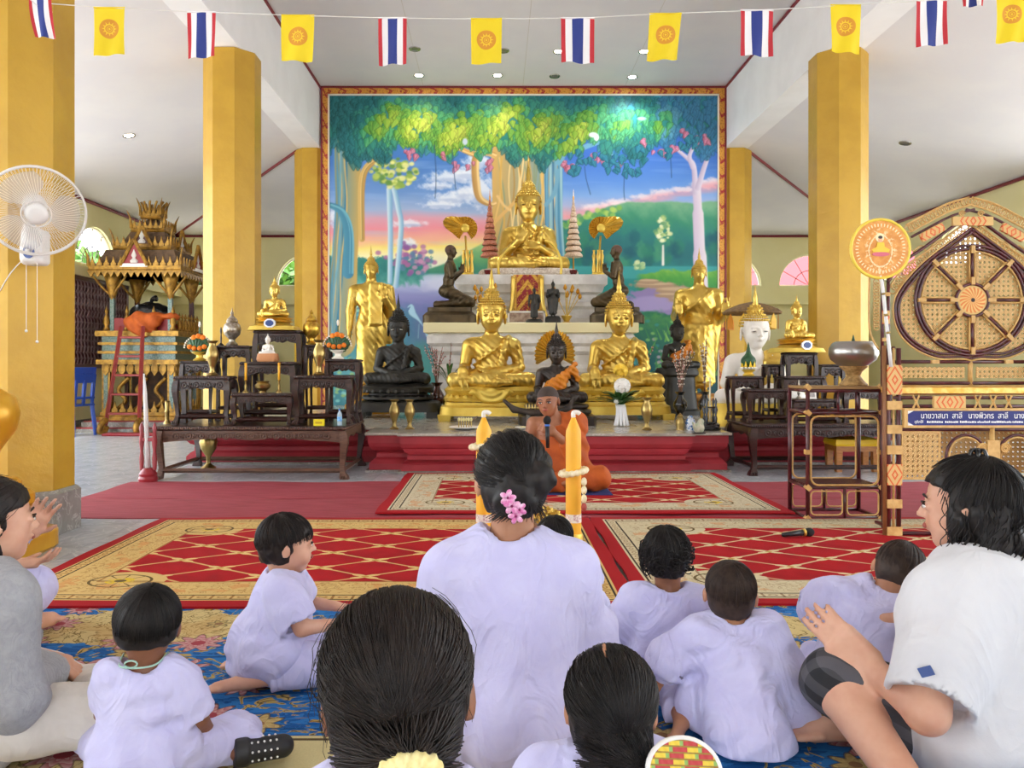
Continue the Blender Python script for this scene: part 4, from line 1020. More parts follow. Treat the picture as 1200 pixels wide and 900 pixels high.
def base_dark(m):
    def f(t, u):
        mb = rrlathe(MB(), [(.03, -.40 * u), (.03, -.37 * u), (.0, -.27 * u), (-.03, -.25 * u)], .60 * u, .38 * u, pw=6, n=8 * 6); b = mb.build('pedestal', m, t, 40)
        for q in (-1, 1):
            for w in (-1, 1): MB().box((q * .52 * u, w * .3 * u, -.44 * u), (.16 * u, .12 * u, .1 * u)).build('foot', m, b)
        mb = rrlathe(MB(), [(-.05, -.25 * u), (.02, -.22 * u), (.02, -.19 * u), (-.06, -.16 * u), (-.06, -.14 * u), (.0, -.12 * u), (.02, -.05 * u), (-.04, 0.01 * u)], .50 * u, .33 * u, pw=3); s = mb.build('lotus_seat', m, t, 40)
        pm = MB(); petals(pm, .49 * u, .32 * u, -.13 * u, .09 * u, 30, 3, .014 * u); petals(pm, .49 * u, .32 * u, -.24 * u, .07 * u, 30, 3, .014 * u, True); pm.build('petals', m, s, True)
    return f
def base_rings(m):
    def f(t, u):
        rrlathe(MB(), [(.06, -.36 * u), (.06, -.22 * u), (.02, -.21 * u)], .52 * u, .34 * u, pw=8).build('pedestal', m, t, 40)
        mb = MB()
        for z, o in ((-.16, .03), (-.07, .0)): rrlathe(mb, [(o - .05, (z - .05) * u), (o - .01, (z - .03) * u), (o, z * u), (o - .01, (z + .03) * u), (o - .05, (z + .05) * u)], .52 * u, .33 * u, pw=2.6)
        mb.build('lotus_seat', m, t, True)
    return f
def on_plat(px, py): return G(px, py, PZ + .001)
# gold pair
def put_seated(px, pybase, uu, depth, **kw):   # centre px, base front bottom pixel
    g = on_plat(px, pybase); D = g.y + depth
    return Vector(((px - 580) * D / F, D, PZ + .001))
gl = put_seated(576, 495, 1.05, .46)
seated_buddha('seated_buddha', 'large gold seated statue touching its knee, beside the black statue', (gl.x, gl.y, gl.z + .36 * 1.04), 1.04, M_GOLD, 'earth', base=base_gold, flame=.72)
gr_ = put_seated(725, 493, 1.0, .42)
seated_buddha('seated_buddha', 'large gold seated statue behind the white and yellow bouquet', (gr_.x, gr_.y, gr_.z + .36 * 1.02), 1.02, M_GOLD, 'earth', base=base_gold, flame=.66)
bl = put_seated(467, 491, .8, .35)
seated_buddha('seated_buddha', 'black seated statue with pale eyes on a black lotus base', (bl.x, bl.y, bl.z + .49 * .82), .82, M_BLACK, 'meditate', base=base_dark(M_BLACK), flame=.62, eyes=M_EYEW, curl=True)
ct = put_seated(652, 499, .62, .26)
seated_buddha('seated_buddha', 'dark seated statue with an orange sash between the two large gold ones', (ct.x, ct.y, ct.z + .36 * .66), .66, M_DKBR, 'earth', base=base_rings(M_DKBR), sash=True, flame=.62)
# gold leaf-shaped halo fan behind the dark statue
hf = thing('halo_fan', 'gold pleated fan standing behind the dark statue with the orange sash', 'fan', (ct.x + .01, ct.y + .36, PZ))
MB().tube([(0, 0, 0), (0, 0, .72)], .012, 8).build('stem', M_BRASSD, hf)
mb = MB(); 
for k in range(24):
    a0, a1 = math.radians(-25 + k * 230 / 24), math.radians(-25 + (k + 1) * 230 / 24); am = (a0 + a1) / 2
    mb.add([(0, 0, .74), (.21 * math.cos(a0), .012, .74 + .26 * math.sin(a0)), (.23 * math.cos(am), -.02, .74 + .28 * math.sin(am)), (.21 * math.cos(a1), .012, .74 + .26 * math.sin(a1)), (0, .02, .74)], [(0, 1, 2), (0, 2, 3), (4, 2, 1), (4, 3, 2)])
mb.build('pleated_leaf', M_GOLD, hf)
# right dark statue on a tall black pedestal
rb = Vector(((793 - 580) * 9.62 / F, 9.62, PZ))
def base_tall(t, u):
    rrlathe(MB(), [(.06, -1.04 * u), (.06, -.94 * u), (.03, -.9 * u), (.01, -.5 * u), (.0, -.2 * u), (.04, -.14 * u), (.04, -.08 * u), (.02, .01 * u)], .37 * u, .25 * u, pw=5).build('pedestal', M_BLACK, t, 40)
seated_buddha('seated_buddha', 'dark seated statue with an orange sash on a tall black pedestal', (rb.x, rb.y, PZ + 1.04 * .56 + .001), .56, M_BLACK, 'meditate', base=base_tall, sash=True, flame=.5, cell=.016, rz=.35)
# main statue on the pedestal
MZ1, MZ2 = 1.533, 2.215
ma = Vector(((619 - 580) * 10.95 / F, 10.95, 0))
def base_main(t, u):
    rrlathe(MB(), [(.0, -.085 * u), (.03, -.06 * u), (.03, -.02 * u), (.0, .01 * u)], .58 * u, .33 * u, pw=3).build('lotus_seat', mat('white lace', '#ddd2c4', .7, color2='#b9a794', scale=40), t, 40)
seated_buddha('seated_buddha', 'main gold teaching statue seated high on the white pedestal before the mural', (ma.x, ma.y, MZ2 + .085 * 1.2 + .001), 1.17, M_GOLD, 'teach', base=base_main, flame=.85)
# ------------------------------------------------------------------ white stepped pedestal
M_PED = mat('white pedestal paint', '#e6e3de', .55, color2='#d2cec8', scale=6); M_LEDGE = mat('cream ledge', '#eadfae', .5)
pd = thing('altar_pedestal', 'white stepped altar pedestal with a cream ledge carrying the main statue', 'pedestal', (0, 0, 0))
x0_, x1_ = (503 - 580) * 9.85 / F, (741 - 580) * 9.85 / F
rect_rings(MB(), x0_, x1_, 9.85, 11.7, [(.06, PZ + .001), (.06, .55), (.02, .6), (-.04, .64), (-.08, .72), (-.08, .86), (-.03, .9), (-.03, .95), (-.08, 1.0), (-.08, 1.12), (-.02, 1.17), (-.02, 1.23), (.03, 1.27), (.03, 1.36), (.0, 1.4)]).build('lower_block', M_PED, pd, 40)
rect_rings(MB(), x0_, x1_, 9.85, 11.7, [(.05, 1.4), (.07, 1.41), (.07, MZ1 - .01), (.06, MZ1)]).build('ledge', M_LEDGE, pd)
xa, xb = (540 - 580) * 10.45 / F, (704 - 580) * 10.45 / F
rect_rings(MB(), xa, xb, 10.45, 11.65, [(.02, MZ1 + .001), (.02, 1.63), (-.05, 1.68), (-.05, 1.75), (-.0, 1.79), (.0, 1.84), (-.05, 1.88), (-.05, 1.95), (.02, 1.98), (.04, 2.05), (.08, 2.08), (.08, MZ2 - .005), (.07, MZ2)]).build('upper_block', M_PED, pd, 40)
bn = thing('altar_banner', 'red and gold banner hanging on the white pedestal below the main statue', 'banner', ((618 - 580) * 10.3 / F, 10.3, 0))
def banner_mat():
    m, b = new_mat('banner pattern'); x, y, z = sep(coord()); n = noise(coord(), 26, 2, .5, 1.5)
    c = mixc(step_(.14, .15, fabs(x) * 1.0 + 0), '#8e1c22', '#d9a83c'); c = mixc((fabs(x) < .14) * step_(.05, .02, fabs(ping(fabs(x) * 1.3 + z, .2) - .1)), c, '#d9a83c'); c = mixc(step_(.54, .6, n), c, '#b8801e')
    setc(b, c); b.inputs['Roughness'].default_value = .5; b.inputs['Metallic'].default_value = .25; return m
MB().prism([(-.2, 1.62), (-.24, 1.66), (-.2, 1.8), (-.19, 2.2), (.19, 2.2), (.2, 1.8), (.24, 1.66), (.2, 1.62)], .03).build('cloth', banner_mat(), bn)
for q in (-1, 1): MB().tube(bez([(q * .26, -.02, 1.62), (q * .23, -.03, 1.7), (q * .2, -.03, 1.85), (q * .19, -.03, 2.18)], 5), .03, 8).build('gilt_edge', M_GOLD, bn, True)
pf = thing('picture_frame', 'small framed picture leaning on the pedestal behind the black figurines', 'picture', ((617 - 580) * 10.2 / F, 10.22, MZ1 + .002))
MB().bx((-.24, -.01, 0), (.24, .01, .17)).build('picture', mat('faded picture', '#8a6a58', .5, color2='#b9a08a', scale=14), pf)
for a, b in (((-.25, -.02, 0), (.25, .0, .025)), ((-.25, -.02, .15), (.25, 0, .175)), ((-.25, -.02, 0), (-.225, 0, .175)), ((.225, -.02, 0), (.25, 0, .175))): MB().bx(a, b).build('frame', M_WHITEST, pf)
# ------------------------------------------------------------------ standing statues
def standing(name, label, loc, u, pose, m, rz=0, ped=None, cell=.0095, flame=.7, group=None):
    t = thing(name, label, 'statue', loc, rz, group); S = SDF()
    def v(x, y, z): return Vector((x * u * .88, y * u, z * u))
    k = .03 * u
    S.ell(v(0, 0, .70), (.125 * u, .075 * u, .12 * u), None, k); S.ell(v(0, 0, .55), (.105 * u, .07 * u, .1 * u), None, k); S.cap(v(-.125, 0, .775), v(.125, 0, .775), .042 * u, None, .04 * u)
    S.cap(v(0, 0, .78), v(0, 0, .87), .042 * u, .04 * u, k)
    # robe as a long column narrowing to the ankles
    S.ell(v(0, 0, .44), (.125 * u, .078 * u, .14 * u), None, k)
    for a, b, r0, r1 in (((0, 0, .5), (0, 0, .10), .10, .085),): S.cap(v(-.035, 0, .46), v(-.035, 0, .10), .085 * u, .058 * u, k); S.cap(v(.035, 0, .46), v(.035, 0, .10), .085 * u, .058 * u, k)
    for q in (-1, 1):
        S.box(v(q * .10, .01, .30), (.012 * u, .03 * u, .21 * u), .012 * u, rotm(0, q * -3, 0), .03 * u)
        S.cap(v(q * .04, 0, .09), v(q * .045, 0, .03), .026 * u, .024 * u, .01 * u); S.ell(v(q * .05, -.045, .018), (.03 * u, .065 * u, .02 * u), None, .01 * u)
    S.box(v(0, .0, .075), (.085 * u, .05 * u, .008 * u), .01 * u, None, .015 * u)
    if pose == 'left':
        S.chain([v(-.16, 0, .765), v(-.19, .0, .60), v(-.195, -.02, .46)], [.045 * u, .036 * u, .026 * u], .02 * u); hand(S, v(-.195, -.02, .46), (0.02, -.05, -1), (-1, 0, 0), .13 * u, .12, 1)
        S.chain([v(.16, 0, .765), v(.19, -.01, .60), v(.14, -.09, .70)], [.048 * u, .04 * u, .028 * u], .02 * u); hand(S, v(.14, -.09, .70), (-.1, -.1, 1), (0, 1, 0), .13 * u, .1, 1)
        S.box(v(.06, -.085, .65), (.042 * u, .012 * u, .16 * u), .012 * u, rotm(-4, 0, 0), .01 * u)
        S.cap(v(.17, .02, .6), v(.17, .02, .35), .05 * u, .02 * u, .04 * u)
    else:
        for q in (-1, 1):
            S.chain([v(q * .16, 0, .765), v(q * .195, .01, .60), v(q * .19, -.13, .62)], [.045 * u, .037 * u, .027 * u], .02 * u)
            hand(S, v(q * .19, -.13, .62), (q * .08, -.15, 1), (0, 1, .1), .13 * u, .05, -q)
            S.cap(v(q * .17, .02, .6), v(q * .13, .02, .2), .035 * u, .02 * u, .04 * u)
        S.chain([v(.10, -.06, .79), v(-.02, -.08, .70), v(-.12, -.05, .64)], [.012 * u] * 3, .012 * u)
        S.box(v(0, -.07, .3), (.02 * u, .014 * u, .2 * u), .01 * u, None, .015 * u)
        S.chain([v(-.1, -.045, .53), v(0, -.075, .52), v(.1, -.045, .53)], [.016 * u] * 3, .01 * u)
    buddha_head(S, t, v(0, -.01, .93), rotm(5, 0, 0), .145 * u, m, m, cell, flame, M_EYEK, True)
    S.mod(ridge(.002 * u, 150 / u, (.8, 0, .6), v(-.14, -.12, .1), v(.16, .0, .78)))
    S.build('figure', m, cell * u, t)
    if ped: ped(t, u)
    return t
def ped_round(h, m):
    def f(t, u): MB().lathe([(.34, -h), (.34, -h * .7), (.28, -h * .62), (.28, -h * .4), (.31, -h * .3), (.31, -h * .12), (.26, .004)], n=28).build('pedestal', m, t, 40)
    return f
D_ = 10.05; standing('standing_buddha', 'gold standing statue with one arm hanging down, behind the black seated statue', ((435 - 580) * D_ / F, D_, PZ + .36), 1.62, 'left', M_GOLD, ped=ped_round(.358, M_BRASSD))
D_ = 10.2; standing('standing_buddha', 'gold standing statue with both palms raised, before the mural\'s white-trunked tree', ((819 - 580) * D_ / F, D_, PZ + .24), 1.72, 'both', M_GOLD, rz=-.1, ped=ped_round(.238, mat('red gold plinth', '#a5602a', .5, .3, color2='#c99a4a', scale=30)))
# two small black figurines
f1 = standing('standing_figurine', 'small black figurine kneeling-robed, before the framed picture', ((626 - 580) * 10.0 / F, 10.0, MZ1 + .05), .40, 'left', M_BLACK, cell=.014, ped=lambda t, u: rrlathe(MB(), [(.0, -.05), (.0, -.02), (-.02, .003)], .11, .08).build('pedestal', M_BLACK, t, 40))
f1['label'] = 'small black standing figurine in front of the framed picture'
standing('standing_figurine', 'taller small black figurine in a flared robe beside the gold lotus vase', ((648 - 580) * 10.0 / F, 10.0, MZ1 + .09), .44, 'both', M_BLACK, cell=.014, ped=lambda t, u: rrlathe(MB(), [(.0, -.09), (.0, -.03), (-.02, .003)], .10, .08).build('pedestal', M_BLACK, t, 40))
# ------------------------------------------------------------------ kneeling disciples
def disciple(label, loc, u, rz):
    t = thing('kneeling_disciple', label, 'statue', loc, rz); S = SDF()
    def v(x, y, z): return Vector((x * u, y * u, z * u + .2))
    k = .04 * u
    S.ell(v(0, 0, .64), (.15 * u, .1 * u, .14 * u), None, k); S.ell(v(0, .02, .45), (.125 * u, .095 * u, .14 * u), None, k); S.ell(v(0, .05, .28), (.16 * u, .14 * u, .11 * u), None, k)
    S.cap(v(-.13, 0, .72), v(.13, 0, .72), .055 * u, None, .05 * u); S.cap(v(0, 0, .74), v(0, -.01, .84), .05 * u, .048 * u, .03 * u)
    for q in (-1, 1):
        S.cap(v(q * .08, .02, .26), v(q * .10, -.34, .10), .10 * u, .075 * u, k); S.cap(v(q * .10, -.34, .09), v(q * .09, .18, .06), .07 * u, .05 * u, .03 * u); S.ell(v(q * .09, .22, .05), (.04 * u, .05 * u, .06 * u), None, k)
        S.chain([v(q * .18, 0, .70), v(q * .2, -.04, .50), v(q * .03, -.19, .60)], [.052 * u, .043 * u, .03 * u], .02 * u)
        hand(S, v(q * .022, -.19, .60), (0, -.15, 1), (q, 0, 0), .17 * u, .02, q)
    S.chain([v(.12, -.07, .74), v(-.02, -.1, .62), v(-.14, -.03, .52)], [.014 * u] * 3, .015 * u)
    p = head(S, v(0, -.02, .93), rotm(4, 0, 0), .20 * u, 1.2)
    MB().ell(v(0, -.005, .955), (.077 * u, .09 * u, .083 * u), 16, 10).build('hair', mat('disciple hair', '#5a3f30', .6), t, True)
    S.mod(ridge(.003 * u, 110 / u, (.5, .5, .7), v(-.3, -.4, .0), v(.3, .3, .5)))
    S.build('figure', M_BRONZE, .0115 * u, t)
    rrlathe(MB(), [(.06, 0), (.06, .1), (.02, .14), (.0, .15), (.0, .205)], .24 * u * .75, .36 * u, pw=6).build('pedestal', M_BRONZE, t, 40)
    return t
disciple('bronze kneeling disciple with joined hands, facing the main statue from the lake side', ((527 - 580) * 10.0 / F, 10.06, MZ1 + .001), .80, PI / 2)
disciple('bronze kneeling disciple facing the main statue from the white-trunked mural tree side', ((724 - 580) * 10.0 / F, 10.06, MZ1 + .001), .80, -PI / 2 - .25)
# ------------------------------------------------------------------ carved altar tables
def wood_mat(name, c1, c2, rough=.3, coat=.3):
    m, b = new_mat(name); v = coord(); x, y, z = sep(v); n = noise(comb(x * 2, y * 14, z * 14), 5, 5, .6, .4)
    setc(b, mixc(step_(.3, .7, n), c1, c2)); b.inputs['Roughness'].default_value = rough; b.inputs['Coat Weight'].default_value = coat; b.inputs['Coat Roughness'].default_value = .2
    bump(b, noise(v, 38, 3, .6, 1.5), .35, .008); return m
M_ROSE = wood_mat('dark rosewood', '#3a1a14', '#22100c'); M_ROSE2 = wood_mat('worn rosewood', '#6a4a38', '#4a2f22', .45, .1)
def carved_table(label, x0, x1, y0, y1, z, h, m=None, group='carved altar tables', edge_m=None, rail=True, name='carved_table'):
    m = m or M_ROSE; em = edge_m or m; w, d = x1 - x0, y1 - y0; s = min(w, h * 1.6, .8)
    t = thing(name, label, 'table', ((x0 + x1) / 2, (y0 + y1) / 2, z + .0015), 0, group)
    tt = .035 * s ** .5 + .01; lt = .06 * s + .012
    tp = rect_rings(MB(), -w / 2, w / 2, -d / 2, d / 2, [(-.012, h - tt), (0, h - tt * .8), (0, h - tt * .25), (-.008, h)]).build('tabletop', m, t)
    rb = MB(); bd = .022 * s ** .4; r = .007 + .004 * s
    for k in range(int(w / bd)):
        for yy in (-d / 2, ): rb.ell((-w / 2 + bd * (k + .5), yy - .002, h - tt * .5), (bd * .62, r, r), 6, 4, Matrix.Rotation(.6, 3, 'Y'))
    for k in range(int(d / bd)):
        for q in (-1, 1): rb.ell((q * w / 2, -d / 2 + bd * (k + .5), h - tt * .5), (r, bd * .62, r), 6, 4)
    rb.build('rope_edge', em, tp, True)
    ah = min(.26 * h, .11)
    def apron(L, mtx):
        n = 24; poly = [(-L / 2, h - tt), (L / 2, h - tt)]
        for k in range(n + 1):
            u = 1 - 2 * k / n; a = abs(u); dz = ah * (.62 + .38 * a ** 3 + .14 * math.cos(u * PI * 3) * (1 - a))
            poly.append((u * L / 2, h - tt - dz))
        return MB().prism(poly[::-1], .02, mtx)
    for nm, L, mt in (('apron', w - .03, Matrix.Translation((0, -d / 2 + .025, 0))), ('apron', w - .03, Matrix.Translation((0, d / 2 - .025, 0))), ('apron', d - .03, Matrix.Translation((-w / 2 + .025, 0, 0)) @ Matrix.Rotation(PI / 2, 4, 'Z')), ('apron', d - .03, Matrix.Translation((w / 2 - .025, 0, 0)) @ Matrix.Rotation(PI / 2, 4, 'Z'))):
        ap = apron(L, mt).build(nm, em, t)
        if L == w - .03 and mt.translation.y < 0:
            cv = MB(); nr = max(3, int(w / (.13 * s ** .3)))
            for k in range(nr):
                cx = (k + .5 - nr / 2) * (w * .86 / nr); rr = ah * .24
                cv.tube([(cx + rr * math.cos(a * PI / 5), -d / 2 + .014, h - tt - ah * .42 + rr * math.sin(a * PI / 5)) for a in range(10)], rr * .24, 5, closed=True)
                cv.ell((cx, -d / 2 + .014, h - tt - ah * .42), (rr * .4, .008, rr * .4), 6, 4)
                cx2 = cx + w * .43 / nr
                if k < nr - 1: cv.tube(bez([(cx2 - rr * .6, -d / 2 + .014, h - tt - ah * .6), (cx2 - rr * .2, -d / 2 + .012, h - tt - ah * .25), (cx2 + rr * .2, -d / 2 + .012, h - tt - ah * .6), (cx2 + rr * .6, -d / 2 + .014, h - tt - ah * .25)], 3), rr * .2, 5)
            cv.build('carving', em, ap, True)
    hh = h - tt
    for q in (-1, 1):
        for wv in (-1, 1):
            ox, oy = q * (w / 2 - lt * .55), wv * (d / 2 - lt * .55)
            pr = [(1.0, 0.0, .5), (.9, .012, .62), (.75, .02, .6), (.45, .0, .42), (.22, -.012, .36), (.12, .0, .42), (.06, .015, .62), (.0, .022, .66)]
            mb = MB(); vs = []; fs = []
            for zz, o, ww in pr:
                a = ww * lt; cx, cy = ox + q * o * s * 1.1, oy + wv * o * s * 1.1
                vs += [(cx - a, cy - a, zz * hh), (cx + a, cy - a, zz * hh), (cx + a, cy + a, zz * hh), (cx - a, cy + a, zz * hh)]
            for i in range(len(pr) - 1):
                for k in range(4): fs.append((i * 4 + k, i * 4 + (k + 1) % 4, i * 4 + 4 + (k + 1) % 4, i * 4 + 4 + k))
            fs += [(3, 2, 1, 0), tuple(len(pr) * 4 - 4 + k for k in range(4))]
            mb.add(vs, fs)
            if wv < 0:
                for k in range(3): mb.ell((ox + (k - 1) * lt * .42 + q * .022 * s, oy - lt * .62 - .022 * s, .012 * hh + .012), (lt * .2, lt * .22, .035 * hh + .004), 6, 4)
            mb.build('leg', em if wv < 0 else m, t, 35)
    if rail:
        zr = .17 * hh
        for a, b in (((-w / 2 + lt * .6, -d / 2 + lt * .55, zr), (w / 2 - lt * .6, -d / 2 + lt * .55, zr)), ((-w / 2 + lt * .6, d / 2 - lt * .55, zr), (w / 2 - lt * .6, d / 2 - lt * .55, zr)), ((-w / 2 + lt * .6, -d / 2 + lt * .55, zr), (-w / 2 + lt * .6, d / 2 - lt * .55, zr)), ((w / 2 - lt * .6, -d / 2 + lt * .55, zr), (w / 2 - lt * .6, d / 2 - lt * .55, zr))):
            MB().tube([a, b], .012 + .012 * s, 4).build('stretcher', em, t)
    return t
TZ = .46
carved_table('big worn low altar table carrying smaller tables, by the fan column', -2.95, -1.295, 6.68, 7.6, 0, TZ, M_ROSE, edge_m=M_ROSE2)
Zt = TZ + .002
def tb(px0, px1, ytop, y0, d, label, **kw):
    z = EYE + (427 - ytop) * y0 / F
    return carved_table(label, (px0 - 580) * y0 / F, (px1 - 580) * y0 / F, y0, y0 + d, Zt, z - Zt, **kw), z
LT = {}
for key, a in dict(fl=(203, 268, 441, 6.85, .22, 'front carved table nearest the red parasol stand'), fc=(271, 341, 461, 6.82, .24, 'lowest front carved table with candlesticks and a brass bowl'), fr=(344, 411, 440, 6.85, .22, 'front carved table above the water bottle'),
                   sl=(211, 248, 423, 7.12, .22, 'carved table carrying the marigold tray beside the front brass vase'), cm=(281, 345, 424, 7.1, .22, 'middle carved table under the small white statue'), sr=(381, 420, 421, 7.12, .22, 'carved table carrying the marigold tray near the black statue'),
                   tl=(253, 292, 405, 7.36, .22, 'tall carved table carrying the silver lidded urn'), tc=(297, 352, 387, 7.36, .22, 'tallest carved table carrying the gold statue with a blue emblem'), tr=(357, 384, 404, 7.36, .22, 'tall carved table carrying the gold lidded urn')).items():
    LT[key] = tb(*a)
RT = {}
carved_table('big dark low altar table behind the rattan shelf', 2.30, 3.72, 6.9, 7.62, 0, .465, M_ROSE, group='carved altar tables')
for key, a in dict(fl=(877, 926, 456, 6.97, .2, 'front carved table below the green cone offering'), fc=(931, 984, 468, 6.95, .22, 'low carved table with the small white card'), sl=(858, 893, 441, 7.2, .2, 'carved table carrying the green cone offering'),
                   cm=(919, 968, 441, 7.18, .2, 'carved table behind the small white card'), tl=(900, 917, 427, 7.41, .18, 'narrow carved table beside the gold statue near the alms bowl'), tc=(923, 958, 413, 7.41, .18, 'carved table carrying the gold statue near the alms bowl'), tr=(963, 990, 427, 7.41, .18, 'narrow carved table behind the alms bowl stand'), fr=(990, 1046, 456, 6.97, .2, 'carved table behind the rattan shelf post')).items():
    Zt = .467; RT[key] = tb(*a)
# ------------------------------------------------------------------ small altar things
def lathe_thing(name, label, cat, loc, prof, m, n=20, group=None, part='body', extra=None, s=1.0):
    t = thing(name, label, cat, loc, 0, group); MB().lathe([(r * s, z * s) for r, z in prof], n=n).build(part, m, t, 35)
    if extra: extra(t)
    return t
VASE = [(.05, 0), (.055, .01), (.03, .03), (.022, .06), (.03, .1), (.055, .17), (.06, .21), (.045, .26), (.03, .29), (.032, .31), (.055, .335), (.05, .335), (.026, .31), (.02, .28)]
def pz(px, z, D): return Vector(((px - 580) * D / F, D, z + .002))
def emblem(t, y, z, r=.05):
    mb = MB().prism([(r * 1.3 * math.cos(k * PI / 4 + PI / 8), z + r * math.sin(k * PI / 4 + PI / 8)) for k in range(8)], .02, Matrix.Translation((0, y, 0))); o = mb.build('emblem', mat('emblem silver', '#d9dde4', .3, .4), t)
    MB().prism([(r * .9 * math.cos(k * PI / 4 + PI / 8), z + r * .68 * math.sin(k * PI / 4 + PI / 8)) for k in range(8)], .03, Matrix.Translation((0, y, 0))).build('emblem_panel', mat('emblem blue', '#23407c', .35), o)
def base_small(t, u):
    rrlathe(MB(), [(.08, -.42 * u), (.06, -.30 * u), (.0, -.26 * u), (-.02, -.2 * u)], .5 * u, .32 * u, pw=5).build('pedestal', M_GOLDP, t, 40)
    rrlathe(MB(), [(-.03, -.2 * u), (.03, -.16 * u), (.0, -.1 * u), (.03, -.05 * u), (-.02, .01 * u)], .46 * u, .32 * u, pw=3).build('lotus_seat', M_GOLD, t, 40)
    emblem(t, -.40 * u - .04, -.22 * u, .045)
u_ = .315; seated_buddha('seated_buddha', 'small gold seated statue with blue emblem on the tallest carved table', tuple(pz(322, LT['tc'][1] + .42 * u_, 7.47)), u_, M_GOLD, 'earth', base=base_small, cell=.018, flame=.55)
u_ = .33; seated_buddha('seated_buddha', 'small gold seated statue with blue emblem near the steel alms bowl', tuple(pz(933, RT['tc'][1] + .42 * u_, 7.5)), u_, M_GOLD, 'earth', base=base_small, cell=.018, flame=.55, rz=.2)
# white statue with gold hair
def base_white(t, u): rrlathe(MB(), [(.05, -.22), (.05, -.1), (.0, .01)], .5 * u, .34 * u, pw=4).build('pedestal', M_GOLDP, t, 40)
wb = seated_buddha('seated_buddha', 'white seated statue with gold hair behind the carved tables with the green cone', ((884 - 580) * 8.15 / F, 8.15, PZ + .222), .96, M_WHITEST, 'meditate', mh=M_GOLD, base=base_white, flame=.62, folds=False)
Q = SDF(); u_ = .96
for w in (-.05, 0, .05, .1): Q.chain([Vector((.17 + w, .1, .53)) * u_, Vector((.17 + w, -.06, .55)) * u_, Vector((.13 + w, -.155, .45)) * u_, Vector((.1 + w, -.16, .2)) * u_], [.032 * u_] * 4, .03)
Q.build('gold_sash', M_GOLD, .015, wb)
# lidded urns
URN = [(.05, 0), (.055, .015), (.03, .04), (.028, .06), (.075, .11), (.085, .16), (.075, .2), (.05, .225), (.055, .235), (.045, .26), (.02, .285), (.012, .3), (.018, .315), (.006, .34), (.001, .37)]
M_SILV = mat('engraved silver', '#b9b1a4', .3, .7, color2='#8f7f6a', scale=30); M_GOLDU = gold_mat('urn gold', '#e2bd4c', '#b07a2c', .3, .8, 25)
lathe_thing('lidded_urn', 'engraved silver lidded urn on a tall carved table', 'urn', pz(272, LT['tl'][1], 7.47), URN, M_SILV)
lathe_thing('lidded_urn', 'engraved gold lidded urn on a tall carved table', 'urn', pz(365, LT['tr'][1], 7.47), URN, M_GOLDU)
lathe_thing('candlestick', 'thin dark candlestick beside the silver urn', 'candlestick', pz(259, LT['tl'][1], 7.47), [(.03, 0), (.03, .01), (.008, .03), (.01, .08), (.006, .12), (.012, .16), (.004, .2)], M_DKBR, s=.9)
# marigold trays
M_LEAFD = mat('folded banana leaf', '#2f5a34', .5, color2='#1f4428', scale=20); M_MARI = mat('marigold', '#f08a1c', .7, color2='#e87410', scale=60, bmp=.6, bscale=90); M_PEARL = mat('white jasmine bud', '#efe9da', .6)
def marigold(label, loc, m):
    t = thing('marigold_tray', label, 'offering', loc, 0, 'marigold offerings')
    MB().lathe([(.055, 0), (.06, .01), (.03, .03), (.03, .05), (.07, .075), (.075, .085), (.03, .08)], n=18).build('pedestal_bowl', m, t, 35)
    S = SDF(); S.ell((0, 0, .15), (.115, .07, .08)); S.ell((0, 0, .08), (.07, .06, .02), None, .03); S.mod(lambda X, Y, Z, f: f + .004 * np.sin(np.arctan2(Z - .08, X) * 22)); S.build('leaf_fan', M_LEAFD, .006, t)
    for k in range(4): a = PI * (k - 1.5) / 5; MB().ell((.085 * math.sin(a), -.068, .125 - .012 * math.cos(a * 2)), .024, 8, 6).build('marigold', M_MARI, t, True)
    for x in (-.04, 0, .04): MB().ell((x, -.03, .225 - abs(x) * .3), .03, 8, 6).build('marigold', M_MARI, t, True)
    for k in range(17): a = PI * k / 16; MB().ell((-.13 * math.cos(a), -.03, .125 + .105 * math.sin(a)), .009, 6, 4).build('jasmine_bud', M_PEARL, t, True)
    MB().tube([(0, 0, .2), (0, 0, .32)], [.012, .006], 6).build('stem', M_LEAFD, t); MB().ell((0, 0, .34), (.012, .012, .03), 8, 6).build('tip_bud', M_PEARL, t, True)
    return t
marigold('marigold and folded leaf tray on a yellow stem bowl', pz(234, LT['sl'][1], 7.2), M_GOLDP)
marigold('marigold and folded leaf tray on a white stem bowl', pz(396, LT['sr'][1], 7.2), M_PEARL)
lathe_thing('brass_vase', 'tall brass vase on the front carved table by the red parasol stand', 'vase', pz(249, LT['fl'][1], 6.97), VASE, M_BRASS, s=.95, group='brass vases')
lathe_thing('brass_vase', 'tall brass vase on the front carved table above the water bottle', 'vase', pz(374, LT['fr'][1], 6.97), VASE, M_BRASS, s=.95, group='brass vases')
# candlesticks and bowl on the low centre table
M_CANDLE = mat('yellow wax', '#f2b32c', .45, sss=.2)
for px, lb in ((288, 'slim yellow candle on a brass stick near the brass vase side'), (327, 'slim yellow candle on a brass stick on the water bottle side of the brass bowl')):
    t = thing('candlestick', lb, 'candlestick', pz(px, LT['fc'][1], 6.92), 0, 'brass candlesticks'); MB().lathe([(.03, 0), (.03, .008), (.01, .03), (.012, .06), (.008, .1), (.016, .115)], n=14).build('stick', M_BRASS, t, 35); MB().tube([(0, 0, .11), (0, 0, .27)], .011, 8).build('candle', M_CANDLE, t, True)
lathe_thing('brass_bowl', 'squat brass incense bowl between two slim candles', 'bowl', pz(308, LT['fc'][1], 6.93), [(.035, 0), (.03, .015), (.065, .045), (.07, .07), (.05, .09), (.06, .105), (.045, .1)], M_BRASS)
